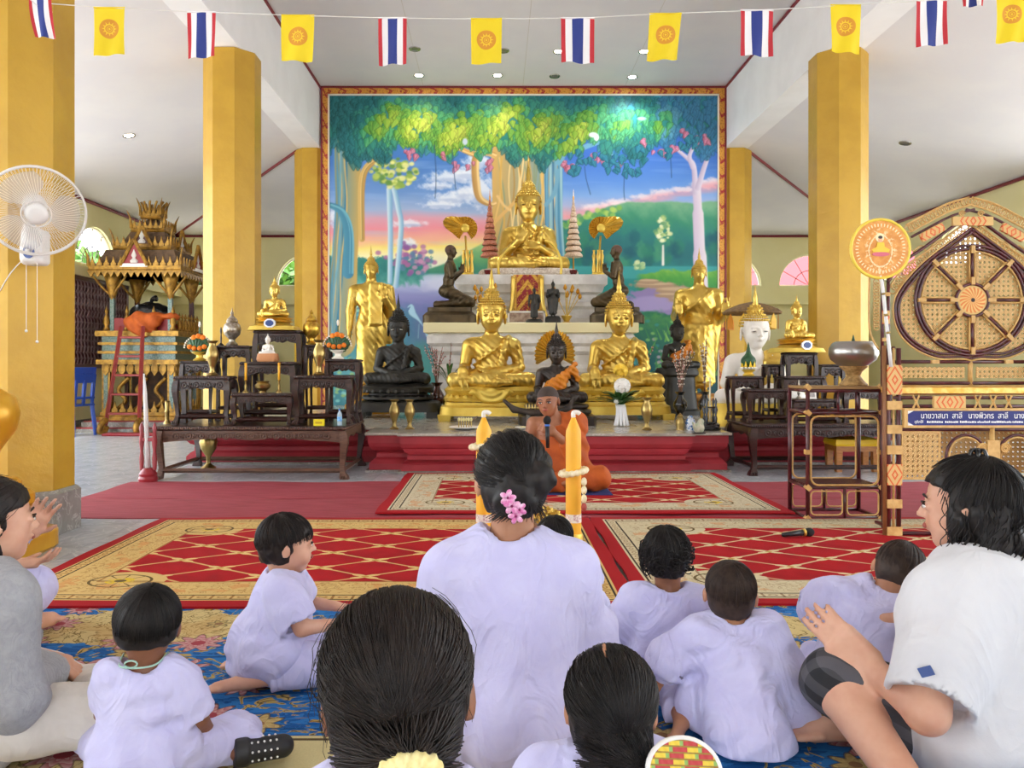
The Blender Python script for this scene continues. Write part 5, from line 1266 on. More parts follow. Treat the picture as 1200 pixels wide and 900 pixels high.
# small white statue on the middle table
seated_buddha('seated_figurine', 'tiny white seated figurine under the tallest carved table', tuple(pz(314, LT['cm'][1] + .07, 7.2)), .16, M_WHITEST, 'meditate', mh=M_WHITEST, base=lambda t, u: rrlathe(MB(), [(.0, -.07), (.01, -.05), (.0, .005)], .09, .06).build('pedestal', mat('orange cloth base', '#c98a5a', .6), t, 40), cell=.03, curl=False, folds=False, flame=.4)
# yellow pack, bottle, brass stick on the big table
t = thing('yellow_box', 'small bright yellow box at the front of the worn altar table', 'box', pz(374, TZ, 6.76)); MB().bx((-.045, -.02, 0), (.045, .02, .055)).build('carton', mat('yellow card', '#f0dc1c', .5), t); MB().bx((-.03, -.021, .018), (.03, -.0195, .036)).build('printed_panel', mat('faded print', '#c9a414', .6), t)
def bottle(label, loc, s=1.0):
    t = thing('water_bottle', label, 'bottle', loc)
    MB().lathe([(.03 * s, 0), (.032 * s, .01 * s), (.032 * s, .13 * s), (.024 * s, .16 * s), (.012 * s, .18 * s), (.012 * s, .2 * s)], n=16).build('bottle_body', mat('clear plastic', '#cfe2f0', .1, alpha=.55), t, True)
    MB().lathe([(.033 * s, .055 * s), (.033 * s, .115 * s)], n=16, cap=False).build('paper_label', mat('blue label', '#3f8fd0', .4, color2='#9fd0ee', scale=40), t, True); MB().lathe([(.014 * s, .195 * s), (.014 * s, .215 * s)], n=12).build('cap', mat('blue cap', '#2f6fc0', .4), t, True)
bottle('small water bottle with a blue label on the worn altar table', pz(398, TZ, 6.78), .62 * 1.1)
lathe_thing('candle_holder', 'slender brass holder on the end of the worn altar table', 'candlestick', pz(196, TZ, 6.95), [(.032, 0), (.03, .015), (.018, .03), (.018, .1), (.024, .11), (.016, .125), (.02, .2), (.026, .21), (.02, .2)], M_BRASS)
lathe_thing('spittoon', 'brass footed bowl on the floor under the worn altar table', 'bowl', (-2.72, 7.3, .001), [(.07, 0), (.07, .02), (.02, .06), (.02, .12), (.07, .2), (.085, .26), (.07, .31), (.09, .33), (.06, .32)], M_BRASS)
# red stand with white folded parasol
t = thing('parasol_stand', 'red turned stand holding a furled white pole beside the worn table', 'stand', (-2.95, 6.54, .001))
M_REDW = mat('red lacquer', '#8c2028', .35, coat=.3)
MB().lathe([(.075, 0), (.08, .03), (.07, .05), (.075, .07), (.06, .09), (.04, .12)], n=18).build('base', M_REDW, t, 35)
for q in (-1, 1): MB().lathe([(.016, .1), (.02, .2), (.012, .26), (.022, .34), (.014, .42), (.02, .46), (.006, .5)], (q * .055, 0, 0), 10).build('post', M_REDW, t, 35)
MB().box((0, 0, .36), (.13, .03, .03)).build('crossbar', M_REDW, t); MB().tube([(.0, 0, .12), (-.025, 0, .75), (-.035, 0, .92)], [.022, .016, .006], 10).build('furled_parasol', mat('white cloth', '#dcdad6', .6), t, True)
# green cone offering, card, etc. on the right
t = thing('cone_offering', 'green leaf cone offering ringed with yellow crown and white buds', 'offering', pz(877, RT['sl'][1], 7.28))
MB().lathe([(.05, 0), (.055, .01), (.035, .03), (.06, .05), (.065, .06), (.04, .065)], n=16).build('pedestal_bowl', M_GOLDP, t, 35)
S = SDF(); S.ell((0, 0, .14), (.07, .06, .06)); S.cap((0, 0, .16), (0, 0, .32), .035, .004, .03); S.build('leaf_cone', M_LEAFD, .007, t)
for k in range(9): a = 2 * PI * k / 9; MB().prism([(-.014, 0), (.014, 0), (0, .055)], .008, Matrix.Rotation(a, 4, 'Z') @ Matrix.Translation((0, -.062, .085))).build('yellow_point', mat('yellow petal', '#f2cc2c', .5), t)
for k in range(14): a = 2 * PI * k / 14; MB().ell((.068 * math.cos(a), .068 * math.sin(a), .075), .011, 6, 4).build('jasmine_bud', M_PEARL, t, True)
t = thing('white_card', 'small white card standing on a carved table', 'card', pz(951, RT['fc'][1], 7.02)); t.rotation_euler = (-.2, 0, 0); MB().bx((-.045, -.004, 0), (.045, .004, .075)).build('card', mat('white card', '#ece8e2', .5), t); MB().bx((-.03, -.006, .015), (.03, -.004, .06)).build('picture', mat('grey print', '#b8b4ae', .6, color2='#8f8a88', scale=30), t)
lathe_thing('candlestick', 'thin silver candlestick beside the small white card', 'candlestick', pz(936, RT['fc'][1], 7.05), [(.028, 0), (.026, .01), (.008, .03), (.016, .06), (.006, .08), (.012, .12), (.004, .19)], M_SILV, s=.9)
# ------------------------------------------------------------------ platform vases, bouquets, trays
for px, lb in ((462, 'brass vase before the black statue, the one farther from the garland plate'), (480, 'brass vase before the black statue, the one nearer the garland plate'), (758, 'lone brass vase standing before the large gold statue near the bouquet')):
    g = on_plat(px, 503 if px < 700 else 504); lathe_thing('brass_vase', lb, 'vase', g, VASE, M_BRASS, s=.86 if px < 700 else .93, group='brass vases')
TALLV = [(.055, 0), (.06, .012), (.03, .03), (.045, .09), (.085, .17), (.08, .22), (.04, .28), (.035, .31), (.07, .35), (.065, .35), (.03, .31)]
M_BROWNV = mat('brown glaze', '#4a2418', .2, coat=.5); M_BLACKV = mat('black glaze', '#1c1a1a', .15, coat=.6)
M_STEM = mat('stem', '#7a5a44', .8); M_BLOOM = mat('pink bloom', '#c98a8a', .7, color2='#e2c0b8', scale=60); M_WBUD = mat('white catkin', '#e6dcd2', .7); M_GREENL = mat('leaf green', '#4a7a34', .5, color2='#2f5a28', scale=14)
def sprigs(t, z0, n, L, spread, m, sd, bud=.008, nb=10, lean=0):
    r = random.Random(sd)
    for k in range(n):
        a = r.uniform(0, 2 * PI); sp = r.uniform(.15, 1) * spread; tip = Vector((math.cos(a) * sp + lean, math.sin(a) * sp * .5, z0 + L * r.uniform(.75, 1.1))); mid = Vector((tip.x * .35, tip.y * .35, z0 + L * .45)); pts = bez([(0, 0, z0 - .12), mid, tip], 6)
        sg = MB().tube(pts, .0035, 4).build('sprig', M_STEM, t)
        b = MB()
        for i in range(nb): p = pts[int(len(pts) * (.35 + .62 * i / nb))]; b.ell(p + Vector((r.uniform(-1, 1), r.uniform(-1, 1), r.uniform(-.3, .3))) * .012, (bud, bud, bud * 1.4), 5, 3)
        b.build('buds', m, sg, True, kind='stuff')
def leaves(t, z0, n, L, spread, m, sd, name='leaf', wd=.02):
    r = random.Random(sd)
    for k in range(n):
        a = r.uniform(0, 2 * PI); ca, sa = math.cos(a), math.sin(a) * .6; l = L * r.uniform(.7, 1.15); pts = [Vector((ca * spread * u ** 1.4, sa * spread * u ** 1.4, z0 + l * (u - .35 * u ** 3))) for u in (0, .25, .5, .7, .85, 1)]
        sd_ = Vector((-sa, ca, 0)); vs = []; fs = []
        for p, w in zip(pts, (.25, .3, .7, 1, .7, .02)): vs += [p - sd_ * wd * w, p + Vector((0, 0, -.004)), p + sd_ * wd * w]
        for i in range(5):
            for q in (0, 1): fs.append((i * 3 + q, i * 3 + q + 1, i * 3 + 4 + q, i * 3 + 3 + q))
        MB().add(vs, fs).build(name, m, t, True)
def plat(px, D): return Vector(((px - 580) * D / F, D, PZ + .001))
t = lathe_thing('tall_vase', 'dark brown vase of pinkish twigs between the black and gold statues', 'vase', plat(512, 9.68), TALLV, M_BROWNV, s=1.15); sprigs(t, .42, 12, .42, .14, M_BLOOM, 2, .008, 12, -.02)
t = lathe_thing('tall_vase', 'bronze vase of broad green leaves between the black and gold statues', 'vase', plat(526, 9.42), TALLV, M_BRASS, s=.95); leaves(t, .34, 9, .42, .2, M_GREENL, 5, wd=.028); sprigs(t, .35, 3, .5, .1, M_BLOOM, 8, .006, 6)
t = lathe_thing('tall_vase', 'dark vase of leafy pink twigs beside the large gold statue with the bouquet', 'vase', plat(755, 9.64), TALLV, M_BROWNV, s=.8); sprigs(t, .38, 10, .5, .2, M_BLOOM, 3, .009, 12); leaves(t, .38, 12, .3, .16, M_GREENL, 9, wd=.02)
t = lathe_thing('tall_vase', 'black vase of catkin twigs fanning wide before the black pedestal', 'vase', plat(797, 8.75), TALLV, M_BLACKV, s=.92); sprigs(t, .3, 12, .5, .2, M_WBUD, 4, .007, 14); sprigs(t, .3, 5, .42, .08, M_BLOOM, 14, .009, 10)
t = lathe_thing('tall_vase', 'black vase of upright catkin twigs before the raised-palm statue', 'vase', plat(826, 8.75), TALLV, M_BLACKV, s=.92); sprigs(t, .3, 8, .58, .07, M_WBUD, 6, .007, 14)
# bouquet in ribboned glass
bq = thing('bouquet_vase', 'bouquet of a yellow and a white bloom in a white ribboned vase', 'bouquet', on_plat(727, 499))
MB().lathe([(.04, 0), (.035, .1), (.045, .18), (.055, .22), (.045, .22)], n=18).build('vase', mat('frosted vase', '#d8d8d4', .3), bq, True)
for k in range(6): a = PI * (k + .2) / 6; MB().tube(bez([(.04 * math.cos(a), -.03 - .02 * math.sin(a), .2), (.05 * math.cos(a), -.06, .1), (.075 * math.cos(a), -.05 - .03 * math.sin(a), .005)], 5), [.014] * 11, 5, flat=(1, .3, 1)).build('ribbon', mat('satin white', '#eceaea', .35), bq, True)
leaves(bq, .22, 34, .2, .2, M_GREENL, 12, wd=.045); leaves(bq, .2, 22, .14, .26, M_GREENL, 13, wd=.045)
def bloom(t, c, r, m, sd, name):
    rr = random.Random(sd); b = MB(); c = Vector(c); b.ell(c, r * .55, 8, 6)
    for k in range(46):
        z = rr.uniform(-.5, 1); a = rr.uniform(0, 2 * PI); q = math.sqrt(max(1 - z * z, .05)); d = Vector((q * math.cos(a), q * math.sin(a), z))
        b.ell(c + d * r * .62, (r * .3, r * .09, r * .4), 6, 4, d.to_track_quat('Y', 'Z').to_matrix())
    b.build(name, m, t, True)
bloom(bq, (.01, -.06, .41), .115, mat('white bloom', '#f2efe8', .6), 1, 'white_bloom'); bloom(bq, (.0, -.02, .565), .105, mat('yellow bloom', '#f2c83c', .6), 2, 'yellow_bloom'); bloom(bq, (-.05, -.05, .25), .035, mat('white bloom', '#f2efe8', .6), 3, 'small_bloom')
# plate of garlands, saucer
t = thing('offering_plate', 'white plate of small garlands before the large gold statue by the black one', 'plate', on_plat(545, 503))
MB().lathe([(.08, 0), (.10, .006), (.16, .022), (.155, .026), (.09, .01)], n=28).build('plate', mat('white china', '#ece9e6', .25), t, 35)
for k in range(6): x = -.06 + k * .024; MB().tube([(x, 0, .02), (x, 0, .085)], .006, 6).build('holder', M_BRASS, t); MB().ell((x, -.003, .095), (.013, .013, .02), 6, 5).build('garland_tip', mat('cream flower', '#e8dc9c', .6), t, True)
MB().tube(bez([(.05, 0, .07), (.09, 0, .1), (.12, 0, .13)], 4), .005, 5).build('stalk', M_STEM, t)
t = thing('offering_tray', 'dark boat-shaped tray of small figurines at the foot of the orange-sashed statue', 'tray', on_plat(633, 501)); t.location.z = PZ + .15
for x in (-.12, .12): MB().bx((x - .02, -.03, -.149), (x + .02, .03, -.005)).build('support', mat('steel block', '#6d6c6a', .4, .6), t)
S = SDF(); S.chain([(-.36, 0, .12), (-.26, 0, .03), (-.1, 0, .0), (.12, 0, .0), (.28, 0, .04), (.34, 0, .14), (.38, 0, .17)], [.018, .03, .035, .035, .03, .02, .012], .03); S.build('hull', M_DKBR, .011, t)
for k in range(10): MB().lathe([(.012, 0), (.014, .02), (.007, .035), (.01, .05), (.001, .06)], (-.14 + k * .03, 0, .03), 8).build('tiny_figure', M_BRASS, t, True)
t = thing('saucer', 'small white saucer on the marble edge beside the monk', 'saucer', on_plat(613, 503)); MB().lathe([(.04, 0), (.06, .008), (.085, .02), (.08, .022), (.05, .01)], n=20).build('dish', mat('white china', '#ece9e6', .25), t, 35); MB().ell((0, 0, .018), (.03, .03, .012), 8, 5).build('offering', mat('cream flower', '#e8dc9c', .6), t, True)
# jars at the platform end
lathe_thing('brass_jar', 'small squat brass jar at the marble platform end', 'jar', on_plat(797, 504), [(.04, 0), (.035, .02), (.045, .06), (.04, .1), (.025, .12), (.03, .135), (.012, .155), (.004, .165)], M_BRASS)
lathe_thing('porcelain_jar', 'small blue and white porcelain jar at the marble platform end', 'jar', on_plat(809, 504), [(.035, 0), (.045, .03), (.05, .07), (.042, .1), (.025, .115), (.03, .125), (.01, .14)], mat('blue white porcelain', '#dfe6ee', .2, color2='#3f6fb0', scale=38, contrast=(.5, .56)))
t = thing('figurine', 'small pale reclining figurine beside the porcelain jar', 'figurine', on_plat(819, 508)); S = SDF(); S.ell((0, 0, .05), (.05, .04, .05)); S.ell((.02, 0, .11), .028, None, .02); S.cap((-.04, 0, .06), (-.06, -.02, .1), .014, .01); S.build('figure', mat('pale stone', '#c9c0a8', .5, color2='#9fa88a', scale=24), .007, t); rrlathe(MB(), [(0, 0), (0, .012)], .06, .045).build('base', M_DKBR, t)
t = thing('candle_rack', 'dark three-post stand with one tall candle at the platform corner', 'candle stand', on_plat(832, 504), 0, None, .82)
MB().lathe([(.12, 0), (.125, .02), (.11, .04), (.115, .07), (.09, .09), (.02, .1)], n=24).build('base', M_BLACKV, t, 35)
for k in range(4): a = PI / 4 + k * PI / 2; MB().lathe([(.014, .09), (.02, .14), (.01, .18), (.024, .24), (.01, .29), (.018, .34), (.004, .38)], (.075 * math.cos(a), .075 * math.sin(a), 0), 10).build('post', mat('silvered black', '#4a4c50', .25, .5), t, 35)
MB().tube([(0, 0, .09), (0, 0, .62)], [.014, .010], 8).build('candle', mat('ivory wax', '#e6d9b4', .4), t, True); MB().box((0, 0, .27), (.13, .13, .018)).build('shelf', M_BLACKV, t)
# gold lotus vase, second bunch, leaf fans and tiered parasols on the pedestal
def lotus(label, px, D, sd, n=9):
    t = thing('lotus_vase', label, 'vase', ((px - 580) * D / F, D, MZ1 + .002), 0, 'gold lotus vases'); MB().lathe([(.06, 0), (.065, .012), (.035, .03), (.05, .06), (.075, .1), (.07, .105), (.04, .07)], n=18).build('bowl', M_GOLD, t, 35); r = random.Random(sd)
    for k in range(n):
        a = r.uniform(0, 2 * PI); sp = r.uniform(.05, .2); tip = Vector((math.cos(a) * sp, math.sin(a) * sp * .5, r.uniform(.3, .5))); MB().tube(bez([(0, 0, .08), tip * .5 + Vector((0, 0, .04)), tip], 5), .005, 5).build('stem', M_GOLD, t, True)
        MB().lathe([(.004, -.035), (.026, -.01), (.024, .015), (.004, .05)], tip, 8).build('lotus_bud', M_BRASSD, t, True)
lotus('gold vase of metal lotus buds beside the small black figurines', 664, 10.1, 3); lotus('gold vase of metal lotus buds hidden behind the large gold head', 567, 10.1, 5)
def leaf_fan(px, label, flip):
    D = 10.6; t = thing('leaf_fan', label, 'fan', ((px - 580) * D / F, D, MZ2 + .002)); M = M_GOLD
    MB().lathe([(.09, 0), (.09, .03), (.06, .05)], n=16).build('base', M_GOLDP, t, 35)
    for q in (-1, 0, 1): MB().lathe([(.025, .04), (.03, .1), (.018, .2), (.028, .28), (.014, .33), (.02, .36)], (q * .055, .02 * abs(q), 0), 10).build('post', M_GOLD, t, 35)
    MB().tube([(0, -.02, .04), (flip * .03, -.02, .55)], .014, 8).build('stem', M_GOLD, t, True)
    c = Vector((flip * .03, -.03, .6)); mb = MB(); n = 30; tipa = math.radians(20 if flip > 0 else 160)
    def rad(a): d = (a - tipa + PI) % (2 * PI) - PI; return .165 + .16 * math.exp(-(d / .5) ** 2)
    ctr = c + Vector((0, 0, .05))
    for k in range(n):
        a0, a1 = 2 * PI * k / n, 2 * PI * (k + 1) / n; am = (a0 + a1) / 2
        if abs((am - 1.5 * PI + PI) % (2 * PI) - PI) < .45: continue
        f = lambda a, y: ctr + Vector((rad(a) * math.cos(a), y, rad(a) * math.sin(a)))
        mb.add([ctr, f(a0, .015), f(am, -.012), f(a1, .015), ctr + Vector((0, .025, 0))], [(0, 1, 2), (0, 2, 3), (4, 2, 1), (4, 3, 2)])
    mb.build('pleated_leaf', M_GOLD, t); MB().ell(ctr + Vector((0, -.03, 0)), (.06, .03, .06), 12, 8).build('boss', M_GOLDP, t, True)
leaf_fan(548, 'gold pleated leaf fan on a stand, on the twin-trunk tree side', -1); leaf_fan(701, 'gold pleated leaf fan on a stand, on the white-trunk tree side', 1)
def tiered(px, label, m):
    D = 11.3; t = thing('tiered_parasol', label, 'parasol', ((px - 580) * D / F, D, MZ2 + .002)); MB().tube([(0, 0, 0), (0, 0, 1.25)], .012, 8).build('pole', M_BRASSD, t, True)
    for k in range(9): z = .36 + k * .085; r = .135 * (1 - k / 10.5); MB().lathe([(r, z), (r * 1.02, z + .02), (r * .75, z + .07), (.012, z + .08)], n=20).build('tier', m, t, 35)
    MB().lathe([(.02, 1.12), (.012, 1.2), (.002, 1.36)], n=8).build('spire', m, t, True)
tiered(574, 'rust coloured tiered parasol beside the main statue', mat('rust lace', '#a8583c', .6, color2='#c9846a', scale=50)); tiered(672, 'pale lace tiered parasol beside the main statue', mat('pale lace', '#c9a78c', .6, color2='#e6d2bc', scale=50))
# garland arch around the main statue's lap, two red cups
t = thing('incense_arch', 'pale gold ribbon arch standing around the main statue lap', 'garland', (ma.x, 10.42, MZ2 + .002)); MB().tube(bez([(-.42, 0, 0), (-.42, 0, .18), (-.3, .0, .34), (-.2, .02, .38)], 6), .018, 8).build('ribbon_band', M_GOLDP, t, True); MB().tube(bez([(.42, 0, 0), (.42, 0, .2), (.32, .0, .4), (.2, .02, .46)], 6), .018, 8).build('ribbon_band', M_GOLDP, t, True)
for px, lb in ((572, 'dark red cup on the upper pedestal edge by the rust parasol'), (672, 'dark red cup on the upper pedestal edge by the pale parasol')): lathe_thing('red_cup', lb, 'cup', ((px - 580) * 10.5 / F, 10.5, MZ2 + .002), [(.03, 0), (.05, .03), (.055, .07), (.045, .07), (.04, .03)], mat('dark red glass', '#5a1416', .2))
# parasol with yellow pennants behind the white statue
t = thing('ceremonial_umbrella', 'flat brown umbrella hung with yellow and orange pennants behind the white statue', 'umbrella', ((881 - 580) * 9.3 / F, 9.3, PZ)); MB().tube([(0, 0, 0), (0, 0, 1.36)], .016, 8).build('pole', M_BRASSD, t, True)
MB().lathe([(.34, 1.24), (.35, 1.26), (.3, 1.3), (.15, 1.36), (.01, 1.39)], n=28).build('canopy', mat('woven brown', '#8a6a3c', .7, color2='#6d4f2c', scale=30), t, 35)
for k in range(10): a = 2 * PI * k / 10; MB().prism([(-.055, 1.06), (.055, 1.06), (.055, 1.15), (0, 1.24), (-.055, 1.15)], .008, Matrix.Rotation(a, 4, 'Z') @ Matrix.Translation((0, -.3, 0))).build('pennant', mat('yellow pennant', '#f0bc2c', .6) if k % 2 else mat('orange pennant', '#e2922c', .6), t)
# yellow padded stool
t = thing('stool', 'low wooden stool with a yellow padded seat under the dark table', 'stool', ((998 - 580) * 7.25 / F, 7.25, .001)); M_OAK = wood_mat('honey wood', '#b4742c', '#96581c', .35)
rect_rings(MB(), -.2, .2, -.13, .13, [(0, .24), (.01, .26), (.0, .30), (-.04, .315)]).build('seat_pad', mat('yellow vinyl', '#f0c41c', .4), t, 40); MB().bx((-.2, -.13, .19), (.2, .13, .24)).build('apron', M_OAK, t)
for q in (-1, 1):
    for w in (-1, 1): MB().box((q * .17, w * .1, .095), (.05, .05, .19), None, 1.15).build('leg', M_OAK, t)
# ------------------------------------------------------------------ rattan throne with the wheel back
M_MAR = mat('maroon rattan', '#5a1c22', .35, color2='#42141a', scale=20, coat=.3); M_TAN = mat('tan rattan', '#d9b06c', .5, color2='#c99c58', scale=30, bmp=.2, bscale=120)
def cane_mat():
    m, b = new_mat('woven cane'); x, y, z = sep(coord()); p = .0285
    dx, dz = ping(x, p), ping(z, p); hole = fmax(dx, dz) * .75 + (dx + dz) * .25 < .0068
    w = fsin(x * 440) * fsin(z * 440); c = mixc(step_(-.3, .4, w), '#b98c4c', '#dcb878')
    setc(b, c); b.inputs['Roughness'].default_value = .55; Ex.nt.links.new((1 - hole).k, b.inputs['Alpha']); bump(b, w * .5 + .5, .3, .003); return m
M_CANE = cane_mat()
def diamond_mat():
    m, b = new_mat('diamond weave'); x, y, z = sep(coord()); d = fabs(x) * 1.0 + fabs(z) * .62
    c = mixc(step_(.0, .004, ping(d, .03) - .008) * (d < .085), '#d9b06c', '#d9581c'); c = mixc(fsin(x * 500) * fsin(z * 500) * .25, c, '#f0d49c'); setc(b, c); b.inputs['Roughness'].default_value = .6; return m
M_DIA = diamond_mat()
TD, BD = 4.42, 4.62           # distance of the front panel and of the back panel
CX = (1137 - 580) * BD / F
th = thing('rattan_throne', 'maroon and tan rattan preaching throne with an eight-spoked wheel back', 'throne', (CX, TD, .0165))
def lb(px, py): v = P(px, py, BD); return Vector((v.x - CX, BD - TD, v.z - .0165))
def lf(px, py, dy=0): v = P(px, py, TD); return Vector((v.x - CX, dy, v.z - .0165))
def mir(p): return Vector((-p.x, p.y, p.z))
C0 = lb(1137, 352); SB = BD / F
# cane leaf
half = [(1137, 268), (1112, 286), (1086, 306), (1066, 326), (1050, 350), (1049, 374), (1058, 394), (1076, 409), (1100, 418), (1126, 418), (1137, 420)]
hp = bez([lb(*q) for q in half], 4); poly = [(p.x, p.z) for p in hp] + [(-p.x, p.z) for p in hp[-2:0:-1]]
mb = MB().prism(poly[::-1], .006, Matrix.Translation((0, BD - TD, 0))); mb.build('cane_leaf', M_CANE, th)
for dq, rr, m in ((0, .0085, M_MAR), (.02, .0085, M_MAR), (-.014, .005, M_TAN)):
    for s_ in (1, -1):
        pts = []
        for i, p in enumerate(hp):
            t_ = (hp[min(i + 1, len(hp) - 1)] - hp[max(i - 1, 0)]).normalized(); nrm = Vector((t_.z, 0, -t_.x)) * -1
            pts.append(Vector((s_ * (p.x + nrm.x * dq), p.y - .012, p.z + nrm.z * dq)))
        MB().tube(pts, rr, 6).build('leaf_rim', m, th, True)
def ring(r, ry, rad, m, nm, y=-.016, n=48): MB().tube([(C0.x + r * math.cos(2 * PI * k / n), C0.y + y, C0.z + ry * math.sin(2 * PI * k / n)) for k in range(n)], rad, 6, closed=True).build(nm, m, th, True)
R0 = 66 * SB
ring(R0, R0 * .97, .009, M_MAR, 'wheel_rim'); ring(R0 * .94, R0 * .91, .009, M_MAR, 'wheel_rim'); ring(R0 * .885, R0 * .86, .005, M_TAN, 'wheel_rim')
ring(19 * SB, 19 * SB, .009, M_MAR, 'hub_rim', -.02, 28)
def hub_mat():
    m, b = new_mat('hub weave'); x, y, z = sep(coord()); dx, dz = x - C0.x, z - C0.z; r = fsqrt(dx * dx + dz * dz); a = fatan(dx, dz + .00001)
    c = mixc(fsin(a * 18 + r * 120) > 0, '#d9782c', '#e6bd74'); c = mixc(r > 15 * SB, c, '#d9b06c'); c = mixc(r < .012, c, '#2a1610'); setc(b, c); b.inputs['Roughness'].default_value = .6; return m
MB().lathe([(18.5 * SB, 0), (17 * SB, .018), (.002, .024)], C0 + Vector((0, -.004, 0)), 28, rot=Matrix.Rotation(PI / 2, 3, 'X')).build('hub', hub_mat(), th, 35)
wrap_m = MB().box((0, 0, 0), (.045, .03, .022)).mesh('wrap', M_TAN)
for k in range(8):
    a = PI / 2 + k * PI / 4; d = Vector((math.cos(a), 0, math.sin(a))); A = C0 + d * 20 * SB + Vector((0, -.018, 0)); B = C0 + d * 63 * SB * (1 if k % 2 else .97) + Vector((0, -.018, 0)); n_ = Vector((d.z, 0, -d.x)) * .016
    sp = MB().tube([A, B], .0085, 6).build('spoke', M_MAR, th, True)
    for q in (-1, 1): MB().tube([A + n_ * q, B + n_ * q], .006, 5).build('spoke_edging', M_TAN, sp, True)
    for p in (A + d * .012, B - d * .01): link('wrap', wrap_m, th, p, (0, -a, 0))
# gable bands of looped cane
def loops(path, r, nm='cane_loop', m=M_TAN, step=None):
    me = MB().tube([(r * math.cos(2 * PI * k / 12), 0, r * math.sin(2 * PI * k / 12)) for k in range(12)], r * .2, 4, closed=True).mesh(nm, m, True)
    acc = 0; step = step or r * 1.25
    for a, b in zip(path, path[1:]):
        L = (b - a).length
        while acc < L: link(nm, me, th, a + (b - a) * (acc / L)); acc += step
        acc -= L
inner = bez([lb(1046, 340), lb(1062, 318), lb(1090, 298), lb(1120, 276), lb(1133, 266)], 6)
outer = bez([lb(1064, 268), lb(1086, 256), lb(1112, 243), lb(1136, 236), lb(1137, 235.8)], 6)
for s_ in (1, -1):
    f = (lambda p: p) if s_ > 0 else mir
    loops([f(p) for p in inner], .022); loops([f(p) for p in outer], .020)
    for pth, off in ((inner, .028), (inner, -.028), (outer, .026), (outer, -.026)):
        MB().tube([f(p + Vector((-off * .55, -.004, off * .8))) for p in pth], .006, 5).build('band_edge', M_TAN, th, True)
    MB().tube([f(p + Vector((-.04 * .55 - .01, -.004, .045))) for p in inner], .010, 6).build('gable_rail', M_MAR, th, True)
    MB().tube([f(p + Vector((.02, .0, -.05))) for p in outer], .008, 6).build('gable_rail', M_MAR, th, True)
    # plaques with orange diamonds
    a = f(lb(1090, 273)); o = MB().bx((-.075, -.01, -.025), (.075, .01, .025)).build('diamond_plaque', M_DIA, th, loc=a + Vector((0, -.02, 0)), rot=(0, -.5 * s_, 0))
    # S scroll between the bands
    MB().tube([f(p) for p in bez([lb(1070, 295), lb(1080, 288), lb(1086, 294), lb(1096, 284), lb(1108, 281)], 6)], .005, 5).build('scroll', M_TAN, th, True)
    MB().tube([f(lb(1126, 251)) + Vector((.02 * math.cos(2 * PI * k / 14) * (1 - k / 30), -.01, .02 * math.sin(2 * PI * k / 14) * (1 - k / 30))) for k in range(26)], .004, 5).build('coil', M_TAN, th, True)
    # side posts
    for px in (1034, 1041): MB().tube([f(lb(px, 300)), f(lb(px, 452))], .010, 6).build('back_post', M_MAR, th, True)
    MB().bx((-.02, -.012, -.04), (.02, .012, .04)).build('diamond_plaque', M_DIA, th, loc=f(lb(1037, 372)) + Vector((0, -.008, 0)))
    for py in (320, 345, 398, 430): link('wrap', wrap_m, th, f(lb(1037.5, py)))
    loops([f(lb(1027, 330)), f(lb(1027, 388))], .017); MB().tube([f(p) for p in bez([lb(1019, 325), lb(1019, 385), lb(1030, 410)], 5)], .006, 5).build('band_edge', M_TAN, th, True)
MB().bx((-.12, -.01, -.026), (.12, .01, .026)).build('diamond_plaque', M_DIA, th, loc=lb(1137, 260) + Vector((0, -.02, 0)))
# lower back: rails and cane strips, seat cushion
for py in (424, 449): MB().tube([lb(1035, py), mir(lb(1035, py))], .012, 6).build('rail', M_MAR, th, True)
for s_ in (1, -1):
    f = (lambda p: p) if s_ > 0 else mir
    a, b = f(lb(1052, 430)), f(lb(1130, 443)); MB().bx((min(a.x, b.x), a.y - .004, b.z), (max(a.x, b.x), a.y + .004, a.z)).build('cane_strip', M_CANE, th)
    link('wrap', wrap_m, th, f(lb(1094, 424)) + Vector((0, -.01, 0)))
MB().tube([lb(1137, 418), lb(1137, 452)], .014, 6).build('post', M_TAN, th, True)
def satin():
    return mat('gold satin', '#e2a93c', .35, .3, color2='#f0cc74', scale=22, bmp=.4, bscale=30, bdist=.01)
L0, L1 = lf(1048, 452), lf(1048, 463); W_ = -L0.x + .0
rect_rings(MB(), -W_, W_, .01, BD - TD - .05, [(-.02, L1.z), (0, L1.z + .01), (.0, L0.z - .012), (-.03, L0.z)]).build('seat_cushion', satin(), th, 40)
for py in (466, 476): MB().tube([lf(1046, py), mir(lf(1046, py))], .011, 6).build('front_rail', M_MAR, th, True)
MB().bx((-.09, -.012, -.034), (.09, .012, .034)).build('diamond_plaque', M_DIA, th, loc=lf(1110, 471) + Vector((0, -.016, 0)))
for px in (1072, 1144, 1162, 1180):
    for q in (-1, 1): MB().tube([lf(px - 4, 471 + 8 * q, -.014), lf(px + 4, 471 - 8 * q, -.014)], .006, 4).build('cross_wrap', M_TAN, th)
